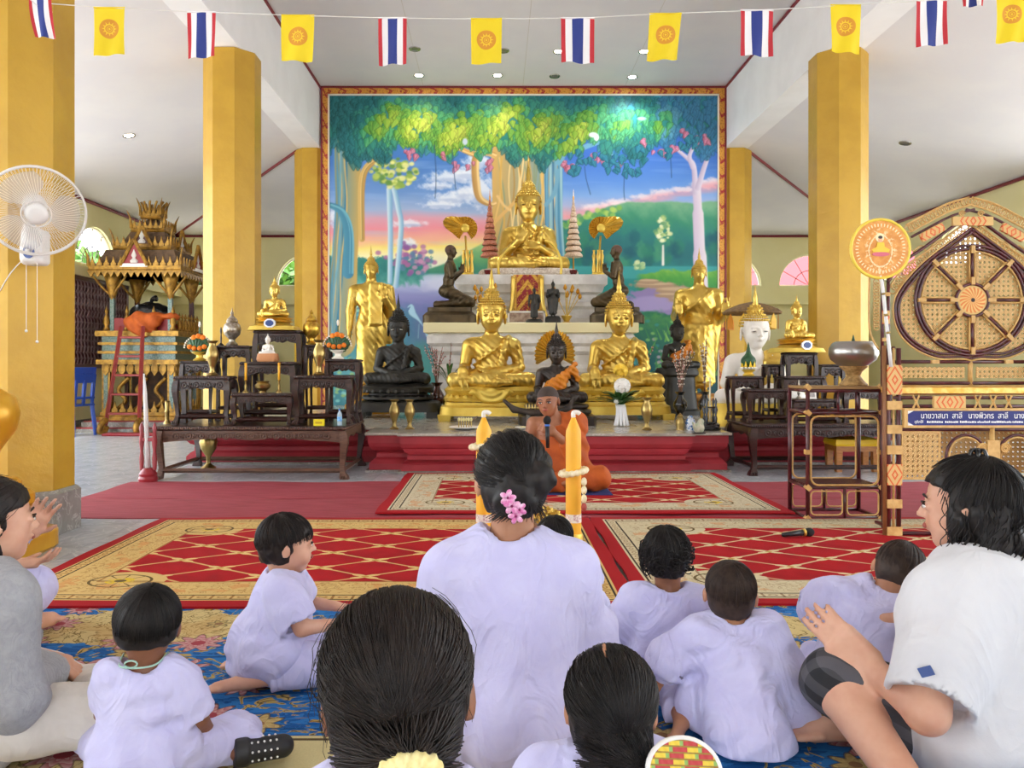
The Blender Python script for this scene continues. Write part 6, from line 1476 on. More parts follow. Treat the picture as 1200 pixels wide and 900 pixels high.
# blue name sign
sa, sb_ = lf(1060, 481), lf(1060, 498); hw = -sa.x
sg = MB().bx((-hw, -.03, sb_.z), (hw, -.018, sa.z)).build('name_sign', mat('blue sign', '#131d6e', .5), th); sg['label'] = 'blue sign with white Thai lettering'
for a, b in (((-hw - .02, -.036, sa.z), (hw + .02, -.012, sa.z + .014)), ((-hw - .02, -.036, sb_.z - .014), (hw + .02, -.012, sb_.z)), ((-hw - .02, -.036, sb_.z), (-hw, -.012, sa.z)), ((hw, -.036, sb_.z), (hw + .02, -.012, sa.z))): MB().bx(a, b).build('sign_frame', M_TAN, th)
M_WTXT = mat('white lettering', '#f2f2f2', .5)
def text(body, size, loc, parent, m, rot=(PI / 2, 0, 0), align='LEFT', width=None, name='lettering'):
    c = bpy.data.curves.new(name, 'FONT'); c.body = body; c.size = size; c.align_x = align; c.extrude = .0006
    o = bpy.data.objects.new(name, c); COL.objects.link(o); dg = bpy.context.evaluated_depsgraph_get(); me = bpy.data.meshes.new_from_object(o.evaluated_get(dg)); bpy.data.objects.remove(o)
    me.materials.clear(); me.materials.append(m)
    if width and len(me.vertices):
        xs = [v.co.x for v in me.vertices]; s_ = width / (max(xs) - min(xs))
        for v in me.vertices: v.co.x *= s_
    return link(name, me, parent, loc, rot)
text('นายวาสนา  สาลี   นางพิวกร  สาลี   นางสา', .046, (-hw + .075, -.0308, sb_.z + .04), sg, M_WTXT, width=.625)
text('อุทิศให้', .022, (-hw + .04, -.0308, sb_.z + .013), sg, M_WTXT, width=.05)
rw = random.Random(6)
for x0, x1 in ((.112, .205), (.215, .292), (.3, .39), (.4, .47), (.478, .59), (.6, .66)):   # the small line is too fine to read
    mb = MB(); x = x0
    while x < x1: w = rw.uniform(.004, .009); mb.bx((-hw + x, -.0312, sb_.z + .014), (-hw + x + w, -.0303, sb_.z + .014 + rw.uniform(.008, .013))); x += w + .003
    mb.build('fine_print', M_WTXT, sg, kind='stuff')
for z0, z1 in ((sb_.z, sb_.z + .02), (sa.z - .02, sa.z)): MB().prism([(-hw, z0), (-hw + .035, z0 if z0 == sb_.z else z1), (-hw, z1)], .002, Matrix.Translation((0, -.031, 0))).build('tape', M_WTXT, sg)
# front panels
for s_ in (1, -1):
    f = (lambda p: p) if s_ > 0 else mir
    a, b = f(lf(1058, 507)), f(lf(1100, 560)); MB().bx((min(a.x, b.x), -.004, b.z), (max(a.x, b.x), .004, a.z)).build('cane_panel', M_CANE, th)
    for p0, p1 in (((1057, 506), (1101, 506)), ((1057, 561), (1101, 561)), ((1057, 506), (1057, 561)), ((1101, 506), (1101, 561))): MB().tube([f(lf(*p0)), f(lf(*p1))], .007, 5).build('panel_edge', M_TAN, th)
    # front corner post: paired maroon canes with tan plaques
    for px in (1041, 1047, 1053): MB().tube([f(lf(px, 408, .0)), f(lf(px, 632, .0))], .013 if px != 1047 else .007, 6).build('corner_post', M_MAR if px != 1047 else M_TAN, th, True)
    for py, h_ in ((445, .085), (556, .06)): MB().bx((-.042, -.017, -h_), (.042, .017, h_)).build('diamond_plaque', M_DIA, th, loc=f(lf(1047, py)))
    for py in (475, 503, 527, 590, 622): MB().box(f(lf(1047, py)), (.085, .034, .05)).build('binding', M_TAN, th)
    MB().tube([f(lf(1036, 405)), f(lf(1037, 632))], .012, 6).build('outer_post', mat('brown rattan', '#8a5a34', .5), th, True)
    MB().tube([f(lf(1047, 408, .0)), f(lb(1038, 418))], .012, 6).build('arm_rail', M_MAR, th, True); MB().tube([f(lf(1047, 620, .0)), f(Vector((lf(1047, 620).x, BD - TD, lf(1047, 620).z)))], .012, 6).build('side_rail', M_MAR, th, True)
    MB().tube([f(lb(1035, 452)), f(Vector((lb(1035, 452).x, BD - TD, .0)))], .012, 6).build('back_leg', M_MAR, th, True)
    cx, cz = f(lf(1132, 538)), None
    MB().tube([f(lf(1132, 536)) + Vector((.115 * math.cos(2 * PI * k / 28), 0, .13 * math.sin(2 * PI * k / 28))) for k in range(28)], .008, 6, closed=True).build('front_hoop', M_MAR, th, True); MB().tube([f(lf(1132, 536)) + Vector((.1 * math.cos(2 * PI * k / 28), -.004, .115 * math.sin(2 * PI * k / 28))) for k in range(28)], .005, 5, closed=True).build('front_hoop', M_TAN, th, True)
    for (px, py) in ((1149, 525), (1150, 547)):
        MB().tube([f(lf(px, py)) + Vector((.03 * (1 - k / 34) * math.cos(2 * PI * k / 12), -.02, .03 * (1 - k / 34) * math.sin(2 * PI * k / 12))) for k in range(30)], .006, 5).build('coil', M_TAN, th, True)
MB().tube([lf(1161, 500, -.01), lf(1161, 632, -.01)], .014, 6).build('centre_post', M_TAN, th, True)
MB().box(lf(1161, 527, -.02), (.07, .02, .11)).build('binding', M_TAN, th)
for py in (503, 625): MB().tube([lf(1046, py), mir(lf(1046, py))], .012, 6).build('front_rail', M_MAR, th, True)
MB().bx((-.36, .2, lf(0, 560).z), (.36, .24, lf(0, 505).z)).build('inner_panel', M_CANE, th)
# ------------------------------------------------------------------ round ceremonial fan in the throne's post
ff = thing('ceremonial_fan', 'round orange embroidered fan on a white pole by the throne', 'fan', (0, 0, 0))
c = P(1031.5, 291.5, 4.36); FR = 35 * 4.36 / F; ff.location = c
def fan_mat():
    m, b = new_mat('embroidered satin'); x, y, z = sep(coord()); r = fsqrt(x * x + z * z); n = noise(coord(), 24, 3)
    col = mixc(step_(.35, .65, n), '#d98a34', '#e6a04c'); a = fatan(x, z + .0001)
    leaf = fsqrt(x * x * 2.0 + (z + .01) * (z + .01)) + fmax(z, 0) * fabs(x) * 3
    col = mixc(band(leaf, .088, .098) * step_(.3, .5, noise(coord(), 90)), col, '#f2d8a8'); col = mixc(step_(.04, .0, fabs(leaf - .11)) * step_(.52, .6, noise(coord(), 70, 2)), col, '#f0d29c')
    col = mixc(band(r, .125, .142) * step_(.48, .55, fsin(a * 46) * .5 + noise(coord(), 60) * .6), col, '#f4dcae')
    setc(b, col); b.inputs['Roughness'].default_value = .35; return m
MB().lathe([(.001, -.004), (FR * .97, -.004), (FR * .97, .004), (.001, .004)], rot=Matrix.Rotation(PI / 2, 3, 'X'), n=40).build('fan_face', fan_mat(), ff)
MB().tube([(FR * .98 * math.cos(2 * PI * k / 48), 0, FR * .98 * math.sin(2 * PI * k / 48)) for k in range(48)], .009, 6, closed=True).build('rim', mat('yellow piping', '#f0d24c', .4), ff, True)
def flat(nm, pts, col, y=-.007): MB().prism(pts, .003, Matrix.Translation((0, y, 0))).build(nm, mat(nm + ' thread', col, .5), ff)
el_ = lambda cx, cz, rx, rz, n=18: [(cx + rx * math.cos(2 * PI * k / n), cz + rz * math.sin(2 * PI * k / n)) for k in range(n)]
flat('halo', el_(-.005, .062, .024, .026), '#f6e6b8', -.0055); flat('robe', [(-.045, -.02), (.045, -.02), (.05, -.005), (.022, .01), (.018, .035), (-.02, .035), (-.024, .01), (-.05, -.005)], '#f2c83c'); flat('face', el_(-.003, .05, .012, .016), '#e8b48c'); flat('hair_top', el_(-.003, .064, .012, .009), '#3a2a24', -.0075); flat('lotus', el_(0, -.032, .05, .012), '#d96a7c')
MB().tube([(0, .004, -FR * .9), (.012, .004, -FR - .02), (.06, .012, -FR - .42), (.068, .012, -FR - .5)], .010, 8).build('pole', mat('white enamel', '#e2e0dc', .3), ff, True)
for q in (.08, .2, .3): MB().tube([(.012 + q * .12, .005, -FR - q), (.0135 + q * .12, .005, -FR - q - .012)], .0125, 8).build('brass_band', M_BRASS, ff, True)
# ------------------------------------------------------------------ rattan side shelf
D0 = 4.90; sx0, sx1 = (948 - 580) * D0 / F, (1034 - 580) * D0 / F
sh = thing('rattan_shelf', 'maroon rattan side shelf with tan corner bindings carrying the alms bowl', 'shelf', ((sx0 + sx1) / 2, D0 + .02, .0165)); w2 = (sx1 - sx0) / 2; dp = .30
zz = lambda py: EYE - (py - 427) * D0 / F - .0165
for q in (-1, 1):
    for y in (0, dp): MB().tube([(q * w2, y, 0), (q * w2, y, zz(452))], .0135, 8).build('leg', M_MAR, sh, True)
for py in (458, 484, 572, 608):
    for y in (0, dp): MB().tube([(-w2, y, zz(py)), (w2, y, zz(py))], .011, 8).build('rail', M_MAR, sh, True)
    for q in (-1, 1): MB().tube([(q * w2, 0, zz(py)), (q * w2, dp, zz(py))], .011, 8).build('rail', M_MAR, sh, True)
MB().bx((-w2 - .01, -.012, zz(456)), (w2 + .01, dp + .012, zz(453))).build('top_board', mat('tan board', '#9c7a4c', .5), sh)
for q in (-.25, .25): MB().tube([(q * w2 + .02, 0, zz(458)), (q * w2 + .02, 0, zz(484))], .009, 6).build('spindle', M_MAR, sh, True)
def hoop(x0, x1, z0, z1, r, nm, m, y, rad=.007):
    pts = []
    for cx, cz, a0 in ((x1 - r, z1 - r, 0), (x0 + r, z1 - r, 90), (x0 + r, z0 + r, 180), (x1 - r, z0 + r, 270)):
        for k in range(6): a = math.radians(a0 + k * 18); pts.append((cx + r * math.cos(a), y, cz + r * math.sin(a)))
    MB().tube(pts, rad, 6, closed=True).build(nm, m, sh, True)
for y in (-.006, dp):
    hoop(-w2 + .018, w2 - .018, zz(569), zz(488), .05, 'hoop', M_TAN, y)
    hoop(-w2 + .018, -.015, zz(604), zz(576), .03, 'hoop', M_TAN, y, .005); hoop(.015, w2 - .018, zz(604), zz(576), .03, 'hoop', M_TAN, y, .005)
    MB().tube([(0, y, zz(572)), (0, y, zz(608))], .009, 6).build('spindle', M_MAR, sh, True)
for k in range(9): MB().box((0, .02 + k * (dp - .04) / 8, zz(572) + .012), (2 * w2, .012, .008)).build('shelf_slat', M_MAR, sh)
for q in (-1, 1):
    for py in (454, 484, 530, 572, 608): MB().box((q * w2, 0, zz(py)), (.036, .036, .03), (0, .78 if py != 530 else 0, 0)).build('binding', M_TAN, sh)
# alms bowl on a woven stand
bt = thing('alms_bowl', 'big polished steel alms bowl on an hourglass cane stand', 'bowl', ((1000 - 580) * 5.06 / F, 5.06, .0165 + zz(453) + .0015))
mb = MB(); prof = [(.085, 0), (.088, .008), (.06, .04), (.042, .065), (.055, .095), (.085, .12), (.088, .13), (.04, .125)]; mb.lathe(prof, n=22); mb.build('stand', mat('plaited cane', '#b8935c', .6, color2='#8a6a3c', scale=40), bt, 35)
MB().lathe([(.03, .122), (.095, .135), (.14, .172), (.153, .21), (.15, .245), (.132, .276), (.12, .285), (.02, .285)], n=40).build('bowl', mat('brushed steel', '#a9a5a0', .28, .95), bt, True)
MB().lathe([(.118, .282), (.11, .29), (.01, .294)], n=30).build('lid', mat('brushed steel', '#a9a5a0', .28, .95), bt, True); MB().tube([(0, 0, .29), (0, 0, .335)], [.012, .002], 6).build('leaf_tip', M_LEAFD, bt, True)
# microphone on the rug
mcg = G(946, 628, .02); mc = thing('microphone', 'black microphone with a gold ring lying on the red rug', 'microphone', (mcg.x, mcg.y, .019 + .022), 0)
mc.rotation_euler = (0, 0, 0.25)
MB().tube([(-.02, 0, 0), (-.16, 0, -.006)], [.018, .0125], 12).build('handle', mat('black plastic', '#1c1c1e', .4), mc, True); MB().tube([(-.016, 0, 0), (-.03, 0, 0)], .0215, 12).build('gold_ring', M_GOLD, mc, True); MB().ell((.012, 0, 0), (.032, .025, .025), 14, 10).build('foam_head', mat('black foam', '#141414', .9, bmp=.5, bscale=300), mc, True)
# ------------------------------------------------------------------ preaching pavilion
PX0, PX1, PY0, PY1 = -5.78, -4.88, 11.6, 12.4
pv = thing('preaching_pavilion', 'ornate gold and brown preaching pavilion with a tiered spiked roof', 'pavilion', ((PX0 + PX1) / 2, (PY0 + PY1) / 2, 0))
hx, hy = (PX1 - PX0) / 2, (PY1 - PY0) / 2
M_GILT = gold_mat('gilt carving', '#b98c38', '#7a5824', .45, .5, 14); M_ROOFB = mat('brown roof', '#6a5038', .7, color2='#4f3a28', scale=14); M_MIRR = mat('mirror mosaic', '#767e7a', .4, .4, color2='#4a645c', scale=40); M_DKW = mat('dark red wood', '#4a1a1c', .5); M_REDP = mat('red panel', '#8c1f26', .5)
for i, (o, z0, z1, m) in enumerate(((.42, 0, .06, M_BASEM), (.40, .06, .075, M_REDP), (.3, .075, .15, M_BASEM), (.28, .15, .165, M_REDP))): rect_rings(MB(), -hx, hx, -hy, hy, [(o, z0), (o, z1)]).build('base_step', m, pv)
zb = .165
rect_rings(MB(), -hx, hx, -hy, hy, [(.16, zb), (.16, zb + .05), (.12, zb + .07), (.12, zb + .12)]).build('base_moulding', M_GILT, pv)
zd = 1.0
for q in (-1, 1):
    for w in (-1, 1):
        MB().box((q * (hx + .04), w * (hy + .04), (zb + .1 + zd) / 2), (.12, .12, zd - zb - .1)).build('leg_post', M_GILT, pv); MB().box((q * (hx + .04), w * (hy + .04), (zb + .1 + zd) / 2), (.06, .13, zd - zb - .1)).build('mirror_strip', M_MIRR, pv)
leafm = MB().prism([(0, -.17), (-.05, -.1), (-.055, -.04), (-.03, 0), (.03, 0), (.055, -.04), (.05, -.1)], .03).mesh('fringe_leaf', M_GILT)
finm = MB(); finm.prism([(-.055, 0), (-.065, .05), (-.03, .09), (-.012, .17), (0, .22), (.012, .17), (.03, .09), (.065, .05), (.055, 0)], .03); finm = finm.mesh('leaf_finial', M_GILT)
def row(me, nm, x0, x1, y, z, n, rz=0, s=1.0, zs=None):
    for k in range(n):
        u = x0 + (x1 - x0) * (k + .5) / n; o = link(nm, me, pv, (u, y, z) if rz == 0 else (y, u, z), (0, 0, rz)); o.scale = (s, s, zs or s)
for y in (-hy - .1,): row(leafm, 'fringe_leaf', -hx - .1, hx + .1, y, zd, 9)
row(leafm, 'fringe_leaf', -hy - .1, hy + .1, hx + .1, zd, 8, PI / 2)
row(finm, 'leaf_finial', -hx - .08, hx + .08, -hy - .1, zb + .12, 9, 0, .75); row(finm, 'leaf_finial', -hy - .08, hy + .08, hx + .1, zb + .12, 8, PI / 2, .75)
# carved scrolls between the legs
for q in (-1, 0, 1): MB().tube(bez([(q * .28 - .12, -hy - .02, .3), (q * .28 + .05, -hy - .03, .45), (q * .28 - .06, -hy - .02, .62), (q * .28 + .1, -hy - .02, .8)], 6), .03, 6).build('scroll', M_GILT, pv, True)
for a, b in (((-hx, .0, .3), (-hx + .05, .05, .95)), ((-.02, .1, .2), (.02, .15, .95))): MB().bx(a, b).build('inner_post', M_DKW, pv)
MB().bx((-hx * .8, .05, .2), (hx * .8, .08, .98)).build('inner_panel', mat('dark recess', '#3a2418', .6, color2='#5a3a20', scale=8), pv)
for z0, z1, o, m in ((zd, zd + .07, .16, M_GILT), (zd + .07, zd + .16, .1, M_MIRR), (zd + .16, zd + .2, .14, M_GILT), (zd + .2, zd + .29, .1, M_MIRR), (zd + .29, zd + .33, .14, M_GILT), (zd + .33, zd + .42, .1, M_MIRR), (zd + .42, zd + .5, .17, M_GILT)): rect_rings(MB(), -hx, hx, -hy, hy, [(o, z0), (o, z1)]).build('deck_moulding', m, pv)
zk = zd + .5
for x0, x1 in ((-hx, -.18), (.2, hx)): MB().bx((x0, -hy - .02, zk), (x1, -hy + .02, zk + .2)).build('rail_panel', M_REDP, pv)
MB().bx((hx - .02, -hy, zk), (hx + .02, hy, zk + .12)).build('rail_panel', M_REDP, pv)
fin2 = MB().lathe([(.045, 0), (.05, .03), (.025, .07), (.05, .13), (.035, .2), (.015, .26), (.03, .29), (.002, .38)], n=10).mesh('rail_finial', M_GILT, True)
for x in (-hx - .06, -.2, .2, hx + .04): link('rail_finial', fin2, pv, (x, -hy - .04, zk))
for k in range(7): o = link('rail_finial', fin2, pv, (hx + .08, -hy + .1 + k * .115, zk)); o.scale = (.8, .8, .75)
ze = 2.36
for q in (-1, 1):
    for w in (-1, 1):
        MB().box((q * hx * .97, w * hy, (zk + ze) / 2), (.06, .06, ze - zk)).build('post', M_MIRR if w < 0 else M_DKW, pv)
        S = MB(); S.lathe([(.02, ze - .42), (.06, ze - .3), (.1, ze - .12), (.14, ze)], (q * hx * .97, w * hy, 0), 8); S.build('capital', M_GILT, pv, True)
        for k in (-1, 1): MB().tube(bez([(q * hx * .97, w * hy, ze - .34), (q * hx + k * .12, w * hy - .05, ze - .2), (q * hx + k * .26, w * hy - .06, ze - .02)], 5), [.02] * 9 + [.012, .008], 5).build('bracket', M_GILT, pv, True)
MB().bx((-hx - .2, -hy - .2, ze), (hx + .2, hy + .2, ze + .03)).build('ceiling_board', mat('dark ceiling', '#2c2420', .7), pv)
tri = MB().prism([(-.055, 0), (0, -.09), (.055, 0)], .02).mesh('eave_tooth', M_GILT)
row(tri, 'eave_tooth', -hx - .24, hx + .24, -hy - .23, ze + .02, 14); row(tri, 'eave_tooth', -hy - .24, hy + .24, hx + .23, ze + .02, 12, PI / 2); row(tri, 'eave_tooth', -hx - .24, hx + .24, hy + .23, ze + .02, 12)
z = ze
for i, (o, hgt, sl, nf, fs) in enumerate(((.23, .1, .26, 13, .82), (-.02, .07, .24, 9, .85), (-.2, .06, .16, 6, .8), (-.3, .05, .10, 4, .75))):
    rect_rings(MB(), -hx, hx, -hy, hy, [(o, z), (o + .015, z + hgt * .3), (o, z + hgt * .5), (o + .015, z + hgt)]).build('roof_cornice', M_GILT, pv)
    nx_ = o - .2 if i < 3 else o - .08
    rect_rings(MB(), -hx, hx, -hy, hy, [(o - .06, z + hgt), (nx_ + .03, z + hgt + sl)]).build('roof_slope', M_ROOFB, pv)
    row(finm, 'leaf_finial', -hx - o, hx + o, -hy - o + .01, z + hgt, nf, 0, fs * .8); row(finm, 'leaf_finial', -hy - o, hy + o, hx + o - .01, z + hgt, nf - 1, PI / 2, fs * .8); row(finm, 'leaf_finial', -hx - o, hx + o, hy + o - .01, z + hgt, nf, 0, fs * .8)
    for q in (-1, 1):
        for w in (-1, 1): MB().tube(bez([(q * (hx + o), w * (hy + o), z + hgt), (q * (hx + o + .01), w * (hy + o + .01), z + hgt + .14), (q * (hx + o + .05), w * (hy + o + .05), z + hgt + .27)], 4), [.03, .028, .025, .022, .018, .014, .01, .006, .003], 5).build('corner_spike', M_GILT, pv, True)
    if i < 2:
        for rz, dist, cx in ((0, -hy - o - .0, -.0), (PI / 2, hx + o, 0)):
            mt = Matrix.Rotation(rz, 4, 'Z') @ Matrix.Translation((0, dist if rz == 0 else -dist, z + hgt)); gs_ = .2 if i == 0 else .15
            g = MB().prism([(-gs_ * .8, .03), (gs_ * .8, .03), (0, gs_ * 1.6)], .03, mt).build('gable_panel', M_REDP if i == 0 else M_DKW, pv)
            for q in (-1, 1): MB().tube([mt @ Vector((q * gs_, -.02, .0)), mt @ Vector((0, -.02, gs_ * 1.95))], .028, 6).build('gable_edge', M_GILT, pv)
            MB().bx((-gs_, -.03, -.02), (gs_, .02, .03)).build('gable_sill', M_WHITEST if i == 0 else M_GILT, pv).matrix_local = mt
            MB().lathe([(.05, .04), (.06, .07), (.02, .11), (.04, .15), (.003, .24)], n=8, sy=.3).build('gable_motif', mat('silver motif', '#c9c4c0', .4), pv).matrix_local = mt @ Matrix.Translation((0, -.02, 0))
    z += hgt + sl
fr_ = random.Random(2)
for k in range(12): a = 2 * PI * k / 12; MB().tube(bez([(.12 * math.cos(a), .1 * math.sin(a), z - .06), (.15 * math.cos(a), .13 * math.sin(a), z + .04), (.2 * math.cos(a) + .02, .16 * math.sin(a), z + .12)], 3), .018, 5).build('crown_leaf', M_GILT, pv, True)
# monk's bag and robes inside the pavilion
t = thing('black_bag', 'shiny black rubbish bag lying inside the preaching pavilion', 'bag', (-5.35, 11.95, zk + .005)); S = SDF(); S.ell((0, 0, .26), (.32, .24, .2)); S.ell((.12, 0, .2), (.26, .22, .18), None, .08); S.ell((0, 0, .1), (.3, .24, .1), None, .08); S.mod(lambda X, Y, Z, f: f + .014 * wob((X * 14, Y * 14, Z * 14))); S.build('bag', mat('black plastic film', '#1c1c1e', .25), .02, t); MB().tube(bez([(0, 0, .42), (.03, -.01, .5), (.1, -.02, .52)], 4), [.03, .028, .026, .03, .035, .04, .045, .05, .05], 8).build('tied_neck', mat('black plastic film', '#1c1c1e', .25), t, True)
M_ROBE = mat('orange robe', '#c05a14', .75, color2='#a84a0e', scale=8, bmp=.3, bscale=16, bdist=.02)
t = thing('folded_robes', 'orange robes spilling over the pavilion rail', 'cloth', (-5.28, 11.5, zk - .02)); S = SDF(); S.ell((0, .0, .14), (.26, .12, .17)); S.ell((.3, .12, .24), (.22, .12, .06), None, .08); S.ell((0, -.02, .03), (.2, .07, .1), None, .05); S.mod(lambda X, Y, Z, f: f + .016 * np.sin(X * 26 + Z * 18 + 2 * np.sin(Z * 9))); S.build('cloth', M_ROBE, .016, t)
# ladder
t = thing('ladder', 'red wooden ladder with curled feet leaning on the preaching pavilion', 'ladder', ((151 - 580) * 11.25 / F, 11.15, .001)); M_REDL = mat('red ladder paint', '#8c2a26', .45)
for q in (-1, 1):
    MB().tube([(q * .24, -.1, .12), (q * .16, .20, 1.56)], .032, 4).build('rail', M_REDL, t); MB().tube(bez([(q * .24, -.09, .2), (q * .25, -.2, .14), (q * .26, -.22, .04), (q * .25, -.1, .045), (q * .25, -.06, .1)], 5), [.045] * 21, 6).build('curled_foot', M_GILT, t, True)
for k in range(5): u = (k + .6) / 5.2; MB().tube([(-.24 + .08 * u, -.1 + .3 * u, .12 + 1.44 * u), (.24 - .08 * u, -.1 + .3 * u, .12 + 1.44 * u)], .02, 5).build('rung', M_REDL, t)
t = thing('red_mat', 'red mat on the floor at the ladder foot', 'mat', ((165 - 580) * 10.95 / F, 10.8, .001)); rect_rings(MB(), -.42, .42, -.1, .1, [(0, 0), (.01, .02), (0, .035)]).build('mat', mat('red vinyl', '#8e2028', .5), t)
# stacked blue chairs
def chair(label, z):
    t = thing('plastic_chair', label, 'chair', ((84 - 580) * 10.75 / F, 10.75, z), -PI / 2 - .2, 'stacked blue plastic chairs'); m = mat('blue plastic', '#1f4aa8', .35)
    MB().box((0, 0, .43), (.42, .4, .025)).build('seat', m, t)
    for q in (-1, 1):
        for w in (-1, 1): MB().tube([(q * .18, w * .17, .43), (q * .21, w * .21, 0)], .024, 6).build('leg', m, t)
    b = MB().box((0, .21, .8), (.42, .022, .12), (-.12, 0, 0)).build('backrest', m, t)
    for q in (-1, 0, 1): MB().box((q * .17, .2, .6), (.05, .02, .36), (-.1, 0, 0)).build('back_slat', m, t)
chair('blue plastic chair at the bottom of the stack by the fan column', .001); chair('blue plastic chair topping the stack by the fan column', .10)
# ------------------------------------------------------------------ gold stepped pedestal with bulb by the near column
t = thing('gold_pedestal', 'gold painted stepped pedestal with a swelling body beside the fan column', 'pedestal', (-2.70, 4.02, .001)); M_GP = mat('glossy gold paint', '#dca42c', .3, .35, color2='#cf9624', scale=4)
for o, z0, z1 in ((.26, 0, .12), (.22, .12, .2), (.17, .24, .33), (.12, .33, .4)): rrlathe(MB(), [(-.02, z0), (0, z0 + .02), (0, z1 - .02), (-.02, z1)], o + .06, o, pw=6).build('step', M_GP, t, 40)
rrlathe(MB(), [(0, .2), (0, .24)], .24, .19, pw=6).build('step', M_GP, t, 40)
MB().lathe([(.08, .4), (.07, .46), (.10, .55), (.17, .65), (.19, .74), (.17, .82), (.1, .87), (.03, .9)], n=28).build('bulb', M_GP, t, True)
# ------------------------------------------------------------------ white wall fan
wf = thing('wall_fan', 'white oscillating wall fan with pull cords on the near gold column', 'fan', P(38, 285, 4.27)); M_FANW = mat('white fan plastic', '#e6e2de', .35); M_WIRE = mat('white wire', '#e2dcd6', .4)
S = SDF(); S.box((0, .03, -.02), (.035, .03, .075), .025); S.box((0, .0, -.055), (.028, .03, .03), .02, None, .03); S.cap((0, 0, .03), (.02, -.06, .08), .035, .03, .04); S.build('body', M_FANW, .007, wf)
MB().prism([(.03 * math.cos(2 * PI * k / 20), -.055 + .036 * math.sin(2 * PI * k / 20)) for k in range(20)], .012, Matrix.Translation((.01, -.05, 0))).build('control_panel', mat('blue panel', '#2f4a8c', .4), wf); MB().lathe([(.014, 0), (.012, .012)], (.01, -.056, -.05), 14, rot=Matrix.Rotation(PI / 2, 3, 'X')).build('knob', M_FANW, wf, True)
axis = Vector((.5, -.76, -.40)).normalized(); hubc = Vector((.115, -.16, .145)); Rf = axis.to_track_quat('Z', 'Y').to_matrix()
MB().lathe([(.03, -.2), (.055, -.18), (.06, -.1), (.05, -.06), (.03, -.04)], hubc, 20, rot=Rf).build('motor', M_FANW, wf, True)
FRr = .242
for zz_ in (-.055, .055): MB().tube([hubc + Rf @ Vector((FRr * .985 * math.cos(2 * PI * k / 48), FRr * .985 * math.sin(2 * PI * k / 48), zz_ * .2)) for k in range(48)], .006, 5, closed=True).build('cage_rim', M_WIRE, wf, True)
wm = MB()
for side in (-1, 1):
    for k in range(84):
        a = 2 * PI * k / 84; d = Vector((math.cos(a), math.sin(a), 0)); d2 = Vector((math.cos(a + .3 * side), math.sin(a + .3 * side), 0))
        wm.tube([hubc + Rf @ (d * .05 + Vector((0, 0, side * .06))), hubc + Rf @ (d2 * FRr * .8 + Vector((0, 0, side * .05))), hubc + Rf @ (d2 * FRr + Vector((0, 0, side * .008)))], .0011, 3, cap=False)
wm.build('cage_wires', M_WIRE, wf, kind='stuff')
MB().lathe([(.055, .05), (.056, .062), (.03, .068), (.002, .069)], hubc, 24, rot=Rf).build('cage_badge', M_FANW, wf, True); MB().tube([hubc + Rf @ Vector((.07 * math.cos(2 * PI * k / 30), .07 * math.sin(2 * PI * k / 30), .06)) for k in range(30)], .004, 4, closed=True).build('cage_ring', M_WIRE, wf, True)
for k in range(3):
    bl_ = MB(); a0 = 2 * PI * k / 3; vs = []
    for i in range(7):
        r = .04 + .17 * i / 6
        for j in range(5): a = a0 + (j / 4 - .5) * (.5 + 1.0 * math.sin(PI * i / 7)); vs.append(hubc + Rf @ Vector((r * math.cos(a), r * math.sin(a), (j / 4 - .5) * .05)))
    bl_.add(vs, [(i * 5 + j, i * 5 + j + 1, i * 5 + j + 6, i * 5 + j + 5) for i in range(6) for j in range(4)]); bl_.build('blade', mat('clear grey blade', '#d8d4d0', .2, alpha=.45), wf, True)
for dx in (-.022, .038):
    cd = MB().tube([(dx, -.02, -.1), (dx, -.02, -.50 - dx)], .0016, 4).build('pull_cord', M_WIRE, wf); MB().ell((dx, -.02, -.51 - dx), .008, 8, 6).build('cord_bead', M_FANW, cd, True)
MB().tube(bez([(-.02, .04, -.02), (-.08, .05, -.08), (-.16, .06, -.16), (-.22, .06, -.26)], 5), .003, 5).build('power_cable', M_WIRE, wf)
# ------------------------------------------------------------------ flags on a cord
FD = 4.45
cpts = [(60, 3), (128, 9), (236, 14), (349, 18), (460, 21), (570, 22), (677, 21), (779, 16), (887, 12), (991, 6), (1092, 0), (1184, -8), (1297, -18)]
cp = [P(x, y, FD) for x, y in cpts]; cp[-1] = Vector((CR - .28, FD, cp[-1].z)); cp[0] = Vector((CL + .20, FD - .0, cp[0].z))
cd = MB().tube(bez(cp, 6), .0028, 4).build('flag_cord', mat('white cord', '#e6e4e0', .6)); tag(cd, 'thin white cord strung between the columns carrying most flags', 'cord')
c2 = [Vector((CL + .26, FD - .02, cp[0].z + .01)), Vector((-2.53, 4.2, 3.3)), Vector((-2.35, 3.9, 3.32)), Vector((-3.6, 2.6, 3.75)), Vector((-6.3, 2.8, 3.5))]
c2 = [Vector((CL + .05, COLY[0] - .29, 3.08)), P(47, -6, 4.15), P(20, -14, 4.0), Vector((-2.6, 1.2, 3.4))]
cd2 = MB().tube(bez(c2, 6), .0028, 4).build('flag_cord', mat('white cord', '#e6e4e0', .6)); tag(cd2, 'short cord tied to the fan column carrying one drooping striped flag', 'cord')
c3 = [P(1050, -30, 5.6), P(1140, -32, 5.6), Vector((CR - .05, 5.6, P(0, -36, 5.6).z))]; c3 = [Vector((NR - .02, 5.3, 4.6)), P(1140, -31, 5.6), Vector((XR - .05, 6.6, 3.4))]
cd3 = MB().tube(bez(c3, 6), .0028, 4).build('flag_cord', mat('white cord', '#e6e4e0', .6)); tag(cd3, 'far cord above the throne carrying one striped flag', 'cord')
TH = [mat('flag red', '#c02a34', .7), mat('flag white', '#efecec', .7), mat('flag blue', '#2a3a86', .7)]
